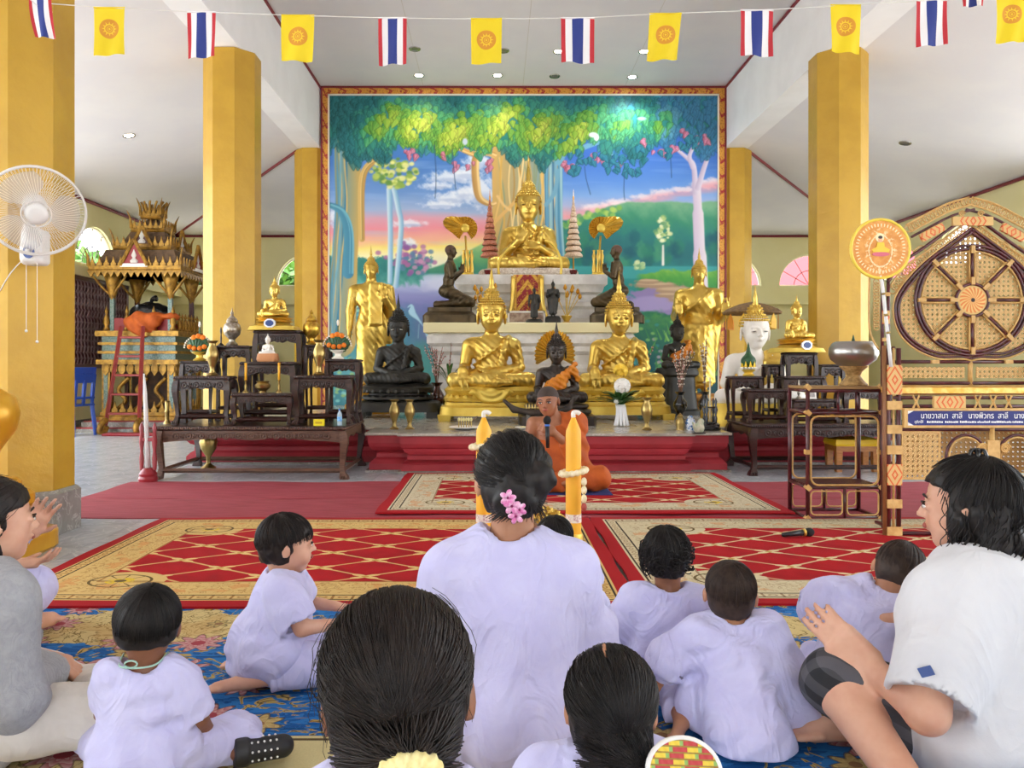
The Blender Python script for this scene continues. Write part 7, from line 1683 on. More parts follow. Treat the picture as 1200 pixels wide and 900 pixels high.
def wheel_mat():
    m, b = new_mat('wheel flag print'); x, y, z = sep(coord()); z = z + .122; r = fsqrt(x * x + z * z); a = fatan(x, z + .00001)
    gear = OR(band(r, .022, .028), (r > .024) * (r < .042 - .02 * fabs(fsin(a * 6)))); gear = OR(gear, OR(band(r, .012, .0145), r < .005))
    c = mixc(r < .056, '#ecd018', '#d8922a'); c = mixc(gear, c, '#f0cc30'); setc(b, c); b.inputs['Roughness'].default_value = .7; return m
M_WHEEL = wheel_mat()
def flag(px, kind, label, D=FD, ptop=None, sway=0, w=.17, h=.27, tilt=0.0):
    r = random.Random(px); x = (px - 580) * D / F
    if ptop is None:
        ys = np.interp(px, [c[0] for c in cpts], [c[1] for c in cpts])
    else: ys = ptop
    top = P(px, ys, D); vs = []; fs = []; mi = []; nx, ny = 15, 14; ph = r.uniform(0, 6); am = r.uniform(.006, .012)
    for j in range(ny + 1):
        for i in range(nx + 1):
            u, v = i / nx - .5, j / ny
            vs.append((u * w * (1 - .04 * v) + sway * v * v * h + tilt * v * h, am * math.sin(u * 9 + v * 3 + ph) * (.3 + v), -v * h - .012 * u * r.choice((1,)) * (1 if px % 2 else -1)))
    for j in range(ny):
        for i in range(nx):
            a = j * (nx + 1) + i; fs.append((a, a + 1, a + nx + 2, a + nx + 1))
            s_ = (i + .5) / nx * 6; mi.append(0 if s_ < 1 or s_ > 5 else (1 if s_ < 2 or s_ > 4 else 2))
    mb = MB(); mb.v = vs; mb.f = fs; mb.mi = mi if kind == 't' else [0] * len(fs)
    t = thing('striped_flag' if kind == 't' else 'wheel_flag', label, 'flag', top, 0, 'flags on the cords')
    mb.build('cloth', TH if kind == 't' else [M_WHEEL], t, True); MB().tube([(-w / 2, 0, 0), (w / 2, 0, 0)], .005, 5).build('hem', TH[1] if kind == 't' else mat('yellow hem', '#e8cc14', .7), t)
flag(128, 'y', 'yellow wheel flag tied next to the fan column', h=.275, w=.18); flag(236, 't', 'striped red white blue flag before the gold column with the silver urn', w=.165, h=.265)
flag(349, 'y', 'yellow wheel flag over the ceiling beam on the pavilion side', w=.19, h=.265, tilt=-.02); flag(460, 't', 'striped red white blue flag above the mural\'s twin-trunk tree', w=.165, h=.27); flag(570, 'y', 'yellow wheel flag above the central mural tree', w=.18, h=.26)
flag(677, 't', 'striped red white blue flag beside a lit downlight', w=.195, h=.26); flag(780, 'y', 'yellow wheel flag hanging askew beside a lit downlight', w=.185, h=.27, tilt=-.08); flag(887, 't', 'striped red white blue flag over the ceiling beam on the throne side', w=.19, h=.265); flag(991, 'y', 'yellow wheel flag before the gold column with the alms bowl', w=.175, h=.275); flag(1092, 't', 'striped red white blue flag above the throne, fully seen', w=.18, h=.265); flag(1186, 'y', 'yellow wheel flag above the throne at the cord end', w=.18, h=.285, tilt=-.03)
flag(47, 't', 'drooping striped flag hanging on the fan column', D=4.15, ptop=-6, w=.12, h=.23, sway=.12); flag(1140, 't', 'small striped flag on the far cord above the throne', D=5.6, ptop=-31, w=.16, h=.24)
# ------------------------------------------------------------------ people
def skin_mat(name, c1, c2):
    m, b = new_mat(name); v = coord(); setc(b, mixc(step_(.3, .7, noise(v, 14, 3)), c1, c2)); b.inputs['Roughness'].default_value = .5
    b.inputs['Subsurface Weight'].default_value = .12; b.inputs['Subsurface Radius'].default_value = (.012, .005, .003); bump(b, noise(v, 220, 2), .08, .002); return m
SK_L = skin_mat('light skin', '#d9a88c', '#cf987c'); SK_M = skin_mat('tan skin', '#b98462', '#aa7454'); SK_D = skin_mat('brown skin', '#8f5e42', '#7f5038'); SK_MONK = skin_mat('monk skin', '#a86e4c', '#98603f')
def cloth_mat(name, c1, c2=None, bs=9, rough=.85, amt=.35):
    m, b = new_mat(name); v = coord(); n = noise(v, bs, 4, .55, .8); x, y, z = sep(v); f = 1 - fabs(noise(comb(x, y, z * .55), bs * .8, 2, .5, 1.6) - .5) * 3.2; setc(b, mixc(step_(.3, .7, n), c1, c2 or c1)); b.inputs['Roughness'].default_value = rough
    b.inputs['Sheen Weight'].default_value = .15; b.inputs['Specular IOR Level'].default_value = .2; h = n * .35 + f * .5 + noise(v, 520, 2) * .04; bump(b, h, amt, .028); return m
LILAC = cloth_mat('pale lilac cotton', '#cdcaea', '#c4c0e5', 11, .85, .5); WHITE_T = cloth_mat('white jersey', '#d9d8d9', '#d3d2d4'); GREY_T = cloth_mat('grey marl jersey', '#a8a8aa', '#9c9c9f', 40); CREAM_P = cloth_mat('cream trousers', '#ddd6cc', '#d2cabf')
def hair_mat(name, c1, c2, rough=.5):
    m, b = new_mat(name); v = coord(); n = noise(v, 60, 3); setc(b, mixc(step_(.35, .65, n), c1, c2)); b.inputs['Roughness'].default_value = rough; b.inputs['Specular IOR Level'].default_value = .3
    return m
HAIR_K = hair_mat('black hair', '#1a1614', '#241e1b'); HAIR_B = hair_mat('dark brown hair', '#1f1815', '#2a201b'); HAIR_T = hair_mat('thin brown hair', '#33261f', '#43332a', .55)
M_LIP = mat('lips', '#a8584c', .5); M_BROW = mat('eyebrow', '#2a1e18', .8); M_EYEWH = mat('eye white', '#e6ded6', .3)
def V3(p): return Vector(p)
class Person:
    def __init__(s, label, loc, rz, sc, J, hs, hrot, skin, cell=.008, cat='person', cheek=0, ear=1.0):
        s.t = thing('person', label, cat, loc, rz); s.sc = sc; s.J = {k: Vector(v) for k, v in J.items()}; s.hs = hs; s.R = rotm(*hrot); s.skin = skin; s.cell = cell; s.cheek = cheek; s.ear = ear
    def body(s, hands=True, feet=True, curl=(.35, .35), hdir=None, hup=None, spread=.1):
        J, r = s.J, s.sc; S = SDF(); k = .04 * r
        S.ell(J['pelvis'], (.165 * r, .125 * r, .12 * r), None, k); mid = (J['pelvis'] + J['chest']) / 2; S.ell(mid, (.13 * r, .105 * r, .15 * r), None, k); S.ell(J['chest'], (.155 * r, .11 * r, .14 * r), None, k)
        S.cap(J['shL'] + (J['shR'] - J['shL']) * .06, J['shR'] + (J['shL'] - J['shR']) * .06, .05 * r, None, .06 * r)
        S.cap(J['neck'] - Vector((0, 0, .03 * r)), J['head'] + s.R @ Vector((0, .1, -.2)) * s.hs, .056 * r + .006, .21 * s.hs, .03 * r)
        s.p = head(S, J['head'], s.R, s.hs, s.ear, 1.0, s.cheek)
        for q in 'LR':
            S.chain([J['sh' + q], J['el' + q], J['wr' + q]], [.047 * r, .039 * r, .027 * r], .02 * r)
            if hands:
                i = 0 if q == 'L' else 1; d = (J['wr' + q] - J['el' + q]).normalized() if not hdir or not hdir.get(q) else Vector(hdir[q]); u = Vector((0, 0, 1)) if not hup or not hup.get(q) else Vector(hup[q])
                hand(S, J['wr' + q], d, u, .175 * r if r > .8 else .15 * r, curl[i], (1 if q == 'R' else -1) * (1), None, spread)
            S.chain([J['hip' + q], J['kn' + q], J['an' + q]], [.082 * r, .058 * r, .036 * r], .03 * r)
            if feet:
                a = J['an' + q]; d = (J['toe' + q] - a).normalized() if 'toe' + q in J else (J['an' + q] - J['kn' + q]).normalized(); L = .2 * r if r > .8 else .17 * r
                S.cap(a - d * .03 * r, a + d * L * .75, .036 * r, .027 * r, .02 * r); lt = d.cross(Vector((0, 0, 1))); lt = lt.normalized() if lt.length > .1 else Vector((1, 0, 0))
                for kx in range(5): b0 = a + d * L * .72 + lt * (kx - 2) * .015 * r; S.cap(b0, b0 + d * L * (.28 - .03 * abs(kx - 1)), .011 * r, .009 * r, .008 * r)
        s.o = S.build('body', s.skin, s.cell, s.t); return s
    def face(s, lips=True, brow=True, iris=M_EYEK):
        h = s.hs
        for q in (-1, 1):
            e = MB().ell(s.p(q * .155, -.372, .005), (.062 * h, .05 * h, .032 * h), 12, 8, s.R).build('eye', M_EYEWH, s.t, True)
            MB().ell(s.p(q * .15, -.408, .005), (.03 * h, .02 * h, .03 * h), 10, 6, s.R).build('iris', iris, e, True)
            MB().tube([s.p(q * .075, -.40, .028), s.p(q * .15, -.425, .048), s.p(q * .225, -.385, .03)], .012 * h, 5).build('eyelid', M_BROW, e, True)
            if brow: MB().tube([s.p(q * .06, -.415, .095), s.p(q * .15, -.40, .125), s.p(q * .25, -.35, .105)], [.01 * h, .016 * h, .007 * h], 6).build('eyebrow', M_BROW, s.t, True)
        if lips: MB().ell(s.p(0, -.422, -.232), (.092 * h, .034 * h, .036 * h), 12, 8, s.R).build('lips', M_LIP, s.t, True)
        return s
    def shirt(s, m, sleeve=.9, ease=.018, hem=.012, flare=1.25, wr=.0075, cell=None, seed=0, neck_r=.078, sl_r=1.5, name='blouse', fore=0.0, tilt=None, hang=None):
        J, r = s.J, s.sc; S = SDF(); k = .06 * r; e = ease
        S.ell(J['pelvis'], (.165 * r * flare + e, .125 * r * flare + e + .01, .15 * r + e), None, k); mid = (J['pelvis'] + J['chest']) / 2; S.ell(mid, (.15 * r + e, .115 * r + e, .17 * r), None, k); S.ell(J['chest'], (.165 * r + e, .115 * r + e, .155 * r), None, k)
        S.cap(J['shL'], J['shR'], .052 * r + e * .8, None, .06 * r)
        S.cap(J['shL'] * .35 + J['neck'] * .65, J['shR'] * .35 + J['neck'] * .65, .06 * r + e * .6, None, .06 * r)
        if hang:
            for a, b, r0, r1 in hang: S.cap(a, b, r0, r1, .06 * r)
        for q in 'LR':
            sh, el, wr_ = J['sh' + q], J['el' + q], J['wr' + q]
            if fore <= 0:
                end = sh + (el - sh) * sleeve; S.cap(sh, sh + (end - sh) * .5, .05 * r + e, .05 * r * sl_r * .8 + e, .05 * r); S.cone(sh + (end - sh) * .15, end, .047 * r + e, .047 * r * sl_r * .85 + e, .03 * r)
                S.cone(end - (end - sh).normalized() * .015, end + (end - sh).normalized() * .02, .047 * r * sl_r * .85 + e - .012, .047 * r * sl_r * .85 + e - .010, .004, True)
            else:
                end = el + (wr_ - el) * fore; S.cap(sh, el, .052 * r + e, .046 * r * sl_r * .8 + e, .05 * r); S.cone(el - (wr_ - el) * .02, end, .045 * r * sl_r * .8 + e, .042 * r * sl_r * .95 + e, .03 * r); S.cap(el, el, .045 * r * sl_r * .8 + e, None, .03 * r)
                S.cone(end - (end - el).normalized() * .015, end + (end - el).normalized() * .02, .042 * r * sl_r * .95 + e - .012, .042 * r * sl_r * .95 + e - .010, .004, True)
        A = wr
        c0 = J['chest']
        def fold(X, Y, Z, Fv):
            a = np.arctan2(X - c0.x, -(Y - c0.y))
            low = np.clip((c0.z + .05 * r - Z) / (.3 * r), 0, 1)
            return Fv + A * wob((X / r * 9, Y / r * 9, Z / r * 6), 1, seed) + A * 1.1 * np.sin(a * 7 + 2.2 * np.sin(Z / r * 5 + seed) + seed) * low + A * .5 * np.sin(Z / r * 55 + X / r * 22 + 2 * np.sin(X / r * 9 + seed)) * np.clip(wob((X / r * 5, Y / r * 5, Z / r * 5), 1, seed + 3) - .1, 0, 1) * 2
        S.mod(fold)
        nk = J['neck']; up = (J['head'] - nk).normalized()
        S.cap(nk + up * .012, nk + up * .12 * r + up * .03, neck_r * r, neck_r * r * 1.25, .012, True)
        if hem is not None: S.plane((0, 0, -1), -hem)
        s.sh = S.build(name, m, cell or s.cell * 1.05, s.t); return s
    def pants(s, m, frac=.92, ease=.018, wr=.005, name='trousers', seed=1, cell=None):
        J, r = s.J, s.sc; S = SDF(); e = ease
        S.ell(J['pelvis'], (.17 * r + e * .5, .13 * r + e * .5, .12 * r + e * .4), None, .05 * r)
        for q in 'LR':
            h, kn, an = J['hip' + q], J['kn' + q], J['an' + q]; S.cap(h, kn, .085 * r + e, .06 * r + e, .05 * r)
            if frac > 0: end = kn + (an - kn) * frac; S.cone(kn, end, .06 * r + e, .048 * r + e, .03 * r); S.cap(kn, kn, .06 * r + e, None, .03 * r)
        S.mod(lambda X, Y, Z, Fv: Fv + wr * wob((X / r * 11, Y / r * 11, Z / r * 8), 1, seed) + wr * .6 * np.sin((X + Z - Y) / r * 34 + 2 * np.sin(Y / r * 10)))
        S.plane((0, 0, -1), -.008)
        s.pt = S.build(name, m, cell or s.cell * 1.1, s.t); return s
    # hair: scalp volume, cut free of the face, then combed strands on it
    def scalp(s, m, grow=.03, low=-.42, front=.06, rough=.004, side=.02, cell=None, extra=None, name='hair', noise_f=40, ears=True):
        h, R, c = s.hs, s.R, s.J['head']; S = SDF(); g = grow
        def w(x, y, z): return c + R @ Vector((x, y, z)) * h
        S.ell(w(0, .05, .125), ((.365 + g) * h, (.44 + g) * h, (.38 + g) * h), R, .03 * h)
        if low < -.1: S.ell(w(0, .14, (low + .1) * .5), ((.31 + g) * h, (.30 + g) * h, (abs(low) * .75 + .1) * h), R, .12 * h)
        # clear face
        S.box(w(0, -.62, -.36 + front), (.33 * h, .42 * h, .42 * h + .0), .05 * h, R @ rotm(-14, 0, 0), .04 * h, True)
        for q in ((-1, 1) if ears else ()): S.ell(w(q * .42, .02, -.12), (.10 * h, .13 * h, .17 * h), R, .03 * h, True)
        for q in (-1, 1): S.ell(w(q * .38, -.22, -.24), (.2 * h, .21 * h, .26 * h), R, .03 * h, True)
        S.box(w(0, .1, low - .5), (.8 * h, .8 * h, .5 * h), .0, R, .02 * h, True)
        if extra: extra(S, w, h)
        if rough:
            f_ = noise_f / h * .2
            Ri = np.array(R)
            def fn(X, Y, Z, Fv):
                dx, dy, dz = X - c.x, Y - c.y, Z - c.z
                lx = dx * Ri[0, 0] + dy * Ri[1, 0] + dz * Ri[2, 0]; ly = dx * Ri[0, 1] + dy * Ri[1, 1] + dz * Ri[2, 1]; a = np.arctan2(lx, ly + .05)
                return Fv + rough * np.sin(a * 34 + 3 * wob((X * f_, Y * f_, Z * f_))) * .5 + rough * wob((X * f_, Y * f_, Z * f_))
            S.mod(fn)
        s.hr = S.build(name, m, cell or s.cell * .8, s.t); s.w = w; return s
    def strands(s, m, n=500, g=.035, crown=(0, .15, 1), gather=None, end=105, rad=.0012, seed=1, start=(2, 55), lift=.02, az=None, wave=0, drop=0, nofringe=False, name='hair_strands'):
        h, R, c = s.hs, s.R, s.J['head']; r = random.Random(seed); mb = MB(); cr = Vector(crown).normalized(); ax = cr.orthogonal().normalized(); ay = cr.cross(ax)
        gd = Vector(gather).normalized() if gather else None
        for i in range(n):
            a = r.uniform(0, 2 * PI)
            if az: a = r.uniform(*az)
            t0 = math.radians(r.uniform(*start)); side = ax * math.cos(a) + ay * math.sin(a); d0 = (cr * math.cos(t0) + side * math.sin(t0)).normalized()
            if gd is not None: d1 = (gd + Vector((r.uniform(-1, 1), r.uniform(-1, 1), r.uniform(-1, 1))) * .07).normalized(); d0 = (cr * math.cos(t0 * 1.6) + side * math.sin(t0 * 1.6)).normalized()
            else: t1 = math.radians(end * r.uniform(.85, 1.08)); d1 = (cr * math.cos(t1) + side * math.sin(t1)).normalized()
            if d0.y < -.55 and d0.z < (.35 if gd is None else .62): continue
            lf_ = g + r.uniform(0, lift); ph = r.uniform(0, 6); pts = []; om = d0.angle(d1)
            if om < .1 or (nofringe and d1.y < -.15 and d1.z < .5): continue
            for k in range(9):
                u = k / 8; d = (d0 * math.sin((1 - u) * om) + d1 * math.sin(u * om)) / math.sin(om); q = Vector((d.x * (.365 + lf_), d.y * (.44 + lf_) + .05, d.z * (.38 + lf_) + .125))
                if q.z < .05: q.x *= 1 - .12 * min(.05 - q.z, .5); q.y += .02 * (q.y > .2)
                pts.append(c + R @ (q * h) + Vector((math.sin(ph + u * 14), math.cos(ph + u * 12), math.sin(ph + u * 9))) * wave * u)
            if drop and gd is None:
                for k in range(4): pts.append(pts[-1] + Vector((r.uniform(-1, 1) * .004, r.uniform(-1, 1) * .004, -drop * .25)))
            mb.tube(pts, [rad * (.6 + .4 * math.sin(PI * min(.95, (k + 1) / len(pts)))) for k in range(len(pts))], 3, cap=False)
        mb.build(name, m, s.t, True, kind='stuff'); return s
def nape(s, m, n, tgt, rad=.001, seed=2):   # strands combed up from the hairline to the tie
    r = random.Random(seed); mb = MB()
    for i in range(n):
        x0, z0 = r.uniform(-.34, .34), r.uniform(-.42, -.02); y0 = .15 + .355 * math.sqrt(max(1 - (x0 / .37) ** 2, 0)) * math.sqrt(max(0, 1 - ((z0 + .13) / .5) ** 2))
        a, b = Vector((x0, y0, z0)), Vector(tgt) + Vector((r.uniform(-1, 1), r.uniform(-1, 1), r.uniform(-1, 1))) * .04
        mb.tube([s.w(*((a + (b - a) * u) + Vector(((a.x + b.x) * .5 * .12, .05, 0)) * math.sin(PI * u) + Vector((0, .012, 0)))) for u in (0, .2, .4, .6, .8, 1)], rad, 3, cap=False)
    mb.build('nape_strands', m, s.t, True, kind='stuff')
def kids(sc=.6, px=0.0, lean=0.0, arms=None, legs='cross', hz=.40):   # toddler sitting on the floor
    J = dict(pelvis=(0, 0, .085), chest=(px * .5, -lean * .6, .215), neck=(px, -lean, .285), head=(px, -lean - .02, hz), shL=(.095, -lean * .9, .262), shR=(-.095, -lean * .9, .262), elL=(.145, -.05 - lean, .16), elR=(-.145, -.05 - lean, .16), wrL=(.10, -.15 - lean, .11), wrR=(-.10, -.15 - lean, .11),
             hipL=(.06, 0, .07), hipR=(-.06, 0, .07))
    if legs == 'cross': J.update(knL=(.17, -.16, .06), knR=(-.17, -.16, .06), anL=(-.03, -.2, .04), anR=(.03, -.21, .05), toeL=(-.1, -.21, .03), toeR=(.1, -.22, .04))
    elif legs == 'w': J.update(knL=(.12, -.2, .055), knR=(-.12, -.2, .055), anL=(.15, .03, .035), anR=(-.15, .03, .035), toeL=(.19, .1, .02), toeR=(-.19, .1, .02))
    if arms: J.update(arms)
    return J
# 1 - woman with the orchid in her hair
w1 = Person('woman in a lilac blouse with a pink orchid in her pinned black hair', (.042, 1.95, .0065), PI, 1.0,
            dict(pelvis=(0, 0, .13), chest=(0, -.015, .375), neck=(0, -.01, .545), head=(.0, -.035, .695), shL=(.145, 0, .468), shR=(-.145, 0, .468), elL=(.205, -.08, .27), elR=(-.205, -.08, .27), wrL=(.10, -.29, .24), wrR=(-.10, -.29, .24), hipL=(.1, 0, .11), hipR=(-.1, 0, .11), knL=(.30, -.24, .10), knR=(-.30, -.24, .10), anL=(-.02, -.31, .06), anR=(.02, -.33, .07)), .232, (4, 0, 10), SK_M, .0085)
w1.body().face(); w1.shirt(LILAC, fore=.35, ease=.022, flare=1.12, wr=.0085, seed=2, sl_r=1.35, neck_r=.066); w1.pants(LILAC)
def bun(S, w, h): S.ell(w(-.20, .42, .05), (.2 * h, .16 * h, .2 * h), None, .06 * h); S.ell(w(.02, .40, -.12), (.26 * h, .2 * h, .26 * h), None, .08 * h); S.ell(w(-.3, .2, .16), (.12 * h, .14 * h, .14 * h), None, .06 * h)
w1.scalp(HAIR_K, .04, -.34, .05, .0035, extra=bun).strands(HAIR_K, 420, .05, gather=(-.1, 1, -.25), start=(5, 75), rad=.0011, seed=4).strands(HAIR_K, 200, .05, crown=(0, .35, -1), gather=(-.1, 1, -.2), start=(12, 60), rad=.0011, seed=5, name='nape_strands')
M_ORCH = mat('pink orchid', '#d96aa8', .5, color2='#f0c4dc', scale=60); M_ORCHC = mat('orchid heart', '#8c1f5c', .5)
oc = thing('orchid_clip', 'pink orchid spray pinned into the woman\'s black bun', 'flower', (.040, 1.812, .668), 0, None, .8)
for (dx, dz, s_) in ((-.012, .022, 1.0), (.0, -.002, 1.05), (.022, -.012, .9), (.012, -.032, .95)):
    for k in range(5):
        a = PI / 2 + 2 * PI * k / 5 + dx * 20; MB().ell((dx + .014 * s_ * math.cos(a), -.004 * (k % 2), dz + .014 * s_ * math.sin(a)), (.012 * s_, .003, .0085 * s_), 8, 5, Matrix.Rotation(-a, 3, 'Y')).build('petal', M_ORCH, oc, True)
    MB().ell((dx, -.006, dz), .004 * s_, 6, 5).build('flower_heart', M_ORCHC, oc, True)
MB().tube(bez([(-.02, .002, .03), (.0, .005, .0), (.02, .004, -.035)], 4), .002, 5).build('stem', M_LEAFD, oc)
# 2 - girl closest to the camera
w2_ = Person('girl with dark brown hair tied low by a yellow scrunchie, behind the orchid woman', (-.113, .88, .0065), PI, .82,
            dict(pelvis=(0, 0, .12), chest=(0, 0, .33), neck=(0, 0, .50), head=(0, -.02, .610), shL=(.14, 0, .44), shR=(-.14, 0, .44), elL=(.2, -.06, .25), elR=(-.2, -.06, .25), wrL=(.1, -.24, .2), wrR=(-.1, -.24, .2), hipL=(.09, 0, .1), hipR=(-.09, 0, .1), knL=(.26, -.22, .08), knR=(-.26, -.22, .08), anL=(-.02, -.28, .05), anR=(.02, -.3, .06)), .215, (16, 4, 4), SK_D, .0075, ear=1.1)
w2_.body().face(); w2_.shirt(LILAC, fore=.3, seed=5); w2_.pants(LILAC)
def tail(S, w, h): S.ell(w(-.06, .40, -.22), (.15 * h, .11 * h, .12 * h), None, .08 * h); S.cap(w(-.07, .46, -.28), w(-.06, .5, -.85), .09 * h, .05 * h, .05 * h)
w2_.scalp(HAIR_B, .035, -.36, .05, .0022, extra=tail, cell=.005).strands(HAIR_B, 1500, .04, gather=(-.12, 1, -.55), start=(2, 75), rad=.0009, seed=9, lift=.018); nape(w2_, HAIR_B, 800, (-.08, .52, -.24), .001)
w2_.strands(HAIR_B, 70, .045, end=112, rad=.0005, seed=19, lift=.045, wave=.005, start=(30, 70), drop=.03, name='flyaway_strands')
nape(w1, HAIR_K, 250, (-.05, .52, -.15)); sc_ = thing('scrunchie', 'pale yellow scrunchie on the dark brown ponytail', 'hair tie', tuple(Vector((-.113, .88, 0)) + Matrix.Rotation(PI, 3, 'Z') @ w2_.w(-.08, .56, -.27)), 0, None, .7); S = SDF()
for k in range(10): a = 2 * PI * k / 10; S.ell((.034 * math.cos(a), .012 * math.sin(a * 3) * .4, .034 * math.sin(a) * .6), (.017, .018, .015), None, .008)
S.mod(lambda X, Y, Z, f: f + .002 * np.sin(np.arctan2(Z, X) * 18)); S.build('cloth', mat('yellow chiffon', '#efe2a4', .7, color2='#e6d48c', scale=40), .004, sc_)
# 3 - girl with the side ponytail
w3 = Person('girl with parted black hair and a side ponytail beside the woven fan', (.20, 1.31, .0065), PI, .66, {**kids(.66, legs='cross', hz=.40), 'neck': (0, -.005, .315), 'chest': (0, 0, .235), 'shL': (.115, 0, .285), 'shR': (-.115, 0, .285), 'elL': (.165, -.05, .17), 'elR': (-.165, -.05, .17)}, .192, (8, 0, -6), SK_M, .007)
w3.body().face(); w3.shirt(LILAC, sleeve=.95, seed=7, ease=.016, neck_r=.082); w3.pants(LILAC)
def side(S, w, h): S.ell(w(-.22, .36, -.3), (.15 * h, .13 * h, .13 * h), None, .08 * h); S.chain([w(-.24, .42, -.36), w(-.34, .5, -.62), w(-.44, .5, -.95)], [.11 * h, .085 * h, .03 * h], .05 * h)
w3.scalp(HAIR_K, .035, -.38, .05, .0025, extra=side, cell=.005).strands(HAIR_K, 900, .04, gather=(-.35, 1, -.65), start=(2, 72), rad=.0009, seed=5)
nape(w3, HAIR_K, 500, (-.24, .46, -.33), .0009); mb = MB().tube([w3.w(.06 - .02 * u, .02 + .42 * math.sin(u * 1.2), .125 + .43 * math.cos(u * 1.15)) for u in (.1, .3, .5, .7, .85)], [.0035, .0045, .004, .003, .001], 6, flat=(1, 1, 1)); mb.build('parting', SK_M, w3.t, True)
# 4 - curly toddler
k4 = Person('toddler with curly black hair in a lilac blouse, just behind the patterned rugs', (.53, 2.36, .0065), PI - .1, .6, kids(.6, hz=.40), .178, (0, 3, -6), SK_D, .0075, cheek=1)
k4.body().face(); k4.shirt(LILAC, sleeve=1.1, seed=9, ease=.02, flare=1.2, sl_r=1.8); k4.pants(LILAC)
k4.scalp(HAIR_K, .025, -.30, .04, .003); r_ = random.Random(3); mb = MB()
for i in range(120):
    a = r_.uniform(-2.2, 2.2); th = r_.uniform(1.15, 2.15); d = Vector((math.sin(th) * math.sin(a), math.sin(th) * math.cos(a), math.cos(th))); q = Vector((d.x * .41, d.y * .48 + .05, d.z * .42 + .12)); rr = r_.uniform(.009, .015); ph = r_.uniform(0, 6)
    mb.tube([k4.J['head'] + k4.R @ (q * k4.hs) + Vector((math.sin(ph + u * .9) * rr, .004 * math.cos(ph + u), math.cos(ph + u * .9) * rr - u * .004)) for u in range(8)], .0018, 4, cap=False)
mb.build('curls', HAIR_K, k4.t, True, kind='stuff')
k4.strands(HAIR_K, 260, .03, end=95, rad=.001, seed=8, wave=.003)
# 5 - thin-haired toddler
k5 = Person('toddler with short thin brown hair in a long lilac blouse, one hand on the floor', (.65, 2.10, .0065), PI + .05, .58, kids(.58, hz=.362, legs='w', arms=dict(elL=(.17, -.01, .19), wrL=(.22, -.04, .075), elR=(-.16, -.03, .15), wrR=(-.16, -.12, .07))), .178, (-4, -2, -16), SK_M, .007, cheek=1)
k5.body(hdir={'L': (.3, -.5, -.8)}).face(); k5.shirt(LILAC, fore=.25, seed=12, ease=.02, flare=1.38, sl_r=1.75, hang=[((.0, .05, .16), (.0, .1, .02), .1, .12), ((-.1, .02, .15), (-.16, .05, .03), .08, .06)]); k5.pants(LILAC, .8)
k5.scalp(HAIR_T, .012, -.28, .07, .0012, cell=.006).strands(HAIR_T, 520, .014, end=100, rad=.0008, seed=8, lift=.01)
# 12 - head behind the candle
k12 = Person('child with smooth black hair half hidden behind the orchid woman', (.225, 2.85, .0065), PI, .56, kids(.56, hz=.335, lean=.02), .172, (-8, 0, -10), SK_M, .009); k12.body(hands=False).face(); k12.shirt(LILAC, seed=13); k12.pants(LILAC); k12.scalp(HAIR_K, .03, -.4, .05, .003).strands(HAIR_K, 200, .034, end=110, rad=.0012)
# 8 - toddler seen in profile
k8 = Person('toddler in profile with short dark hair kneeling on bare feet in lilac', (-.678, 2.43, .0065), PI / 2 + .22, .63, {**kids(.63, hz=.425, legs='cross', arms=dict(elL=(.135, -.06, .2), wrL=(.09, -.17, .19), elR=(-.135, -.07, .2), wrR=(-.09, -.18, .19))), 'pelvis': (0, .02, .11), 'chest': (0, -.005, .24), 'neck': (0, -.01, .325), 'shL': (.1, -.01, .298), 'shR': (-.1, -.01, .298), 'hipL': (.06, .02, .1), 'hipR': (-.06, .02, .1), 'knL': (.08, -.19, .06), 'knR': (-.08, -.19, .06), 'anL': (.07, .08, .04), 'anR': (-.10, .10, .04), 'toeL': (.07, .2, .03), 'toeR': (-.12, .22, .03)}, .182, (2, 0, 8), SK_L, .0065, cheek=1)
k8.body().face(); k8.shirt(LILAC, sleeve=.85, seed=15, ease=.02, flare=1.3, sl_r=1.7, hang=[((0, .03, .15), (0, .06, .05), .1, .1)]); k8.pants(LILAC, .75)
k8.scalp(HAIR_B, .035, -.3, .10, .003, cell=.006, ears=False).strands(HAIR_B, 600, .034, end=100, rad=.001, seed=21, crown=(0, .25, 1))
# 9 - boy with the bowl cut
k9 = Person('boy with a black bowl cut and a green neck cord, wearing a dotted black shoe', (-.82, 1.80, .0065), PI + .1, .54, {**kids(.54, hz=.375, legs='cross', arms=dict(elR=(-.118, -.02, .15), wrR=(-.14, -.08, .06), knR=(-.19, -.13, .06), anR=(-.215, -.06, .045), toeR=(-.29, -.09, .04))), 'shL': (.072, 0, .262), 'shR': (-.072, 0, .262), 'elL': (.11, -.05, .16)}, .178, (2, 0, 16), SK_D, .007, ear=1.1)
k9.body(hdir={'R': (-.1, -.5, -.8)}).face(); k9.shirt(LILAC, sleeve=.85, seed=17, ease=.015, flare=1.3, sl_r=1.6, neck_r=.09); k9.pants(LILAC, .85)
k9.scalp(HAIR_K, .045, -.2, .07, .002, cell=.006).strands(HAIR_K, 900, .05, end=104, rad=.001, seed=31, crown=(-.1, .3, 1), lift=.012)
S = SDF(); a, b = k9.J['anR'] + Vector((.01, 0, 0)), k9.J['toeR'] + Vector((-.005, -.002, .0)); d = (b - a).normalized(); S.cap(a + d * .01, b + d * .005, .030, .028, .01); S.cone(a - d * .015, a + d * .015, .034, .034, .01); S.plane((0, 0, -1), -.006)
so = S.build('shoe', mat('black rubber shoe', '#1e1e20', .5), .004, k9.t); so['label'] = 'black shoe with white dots'
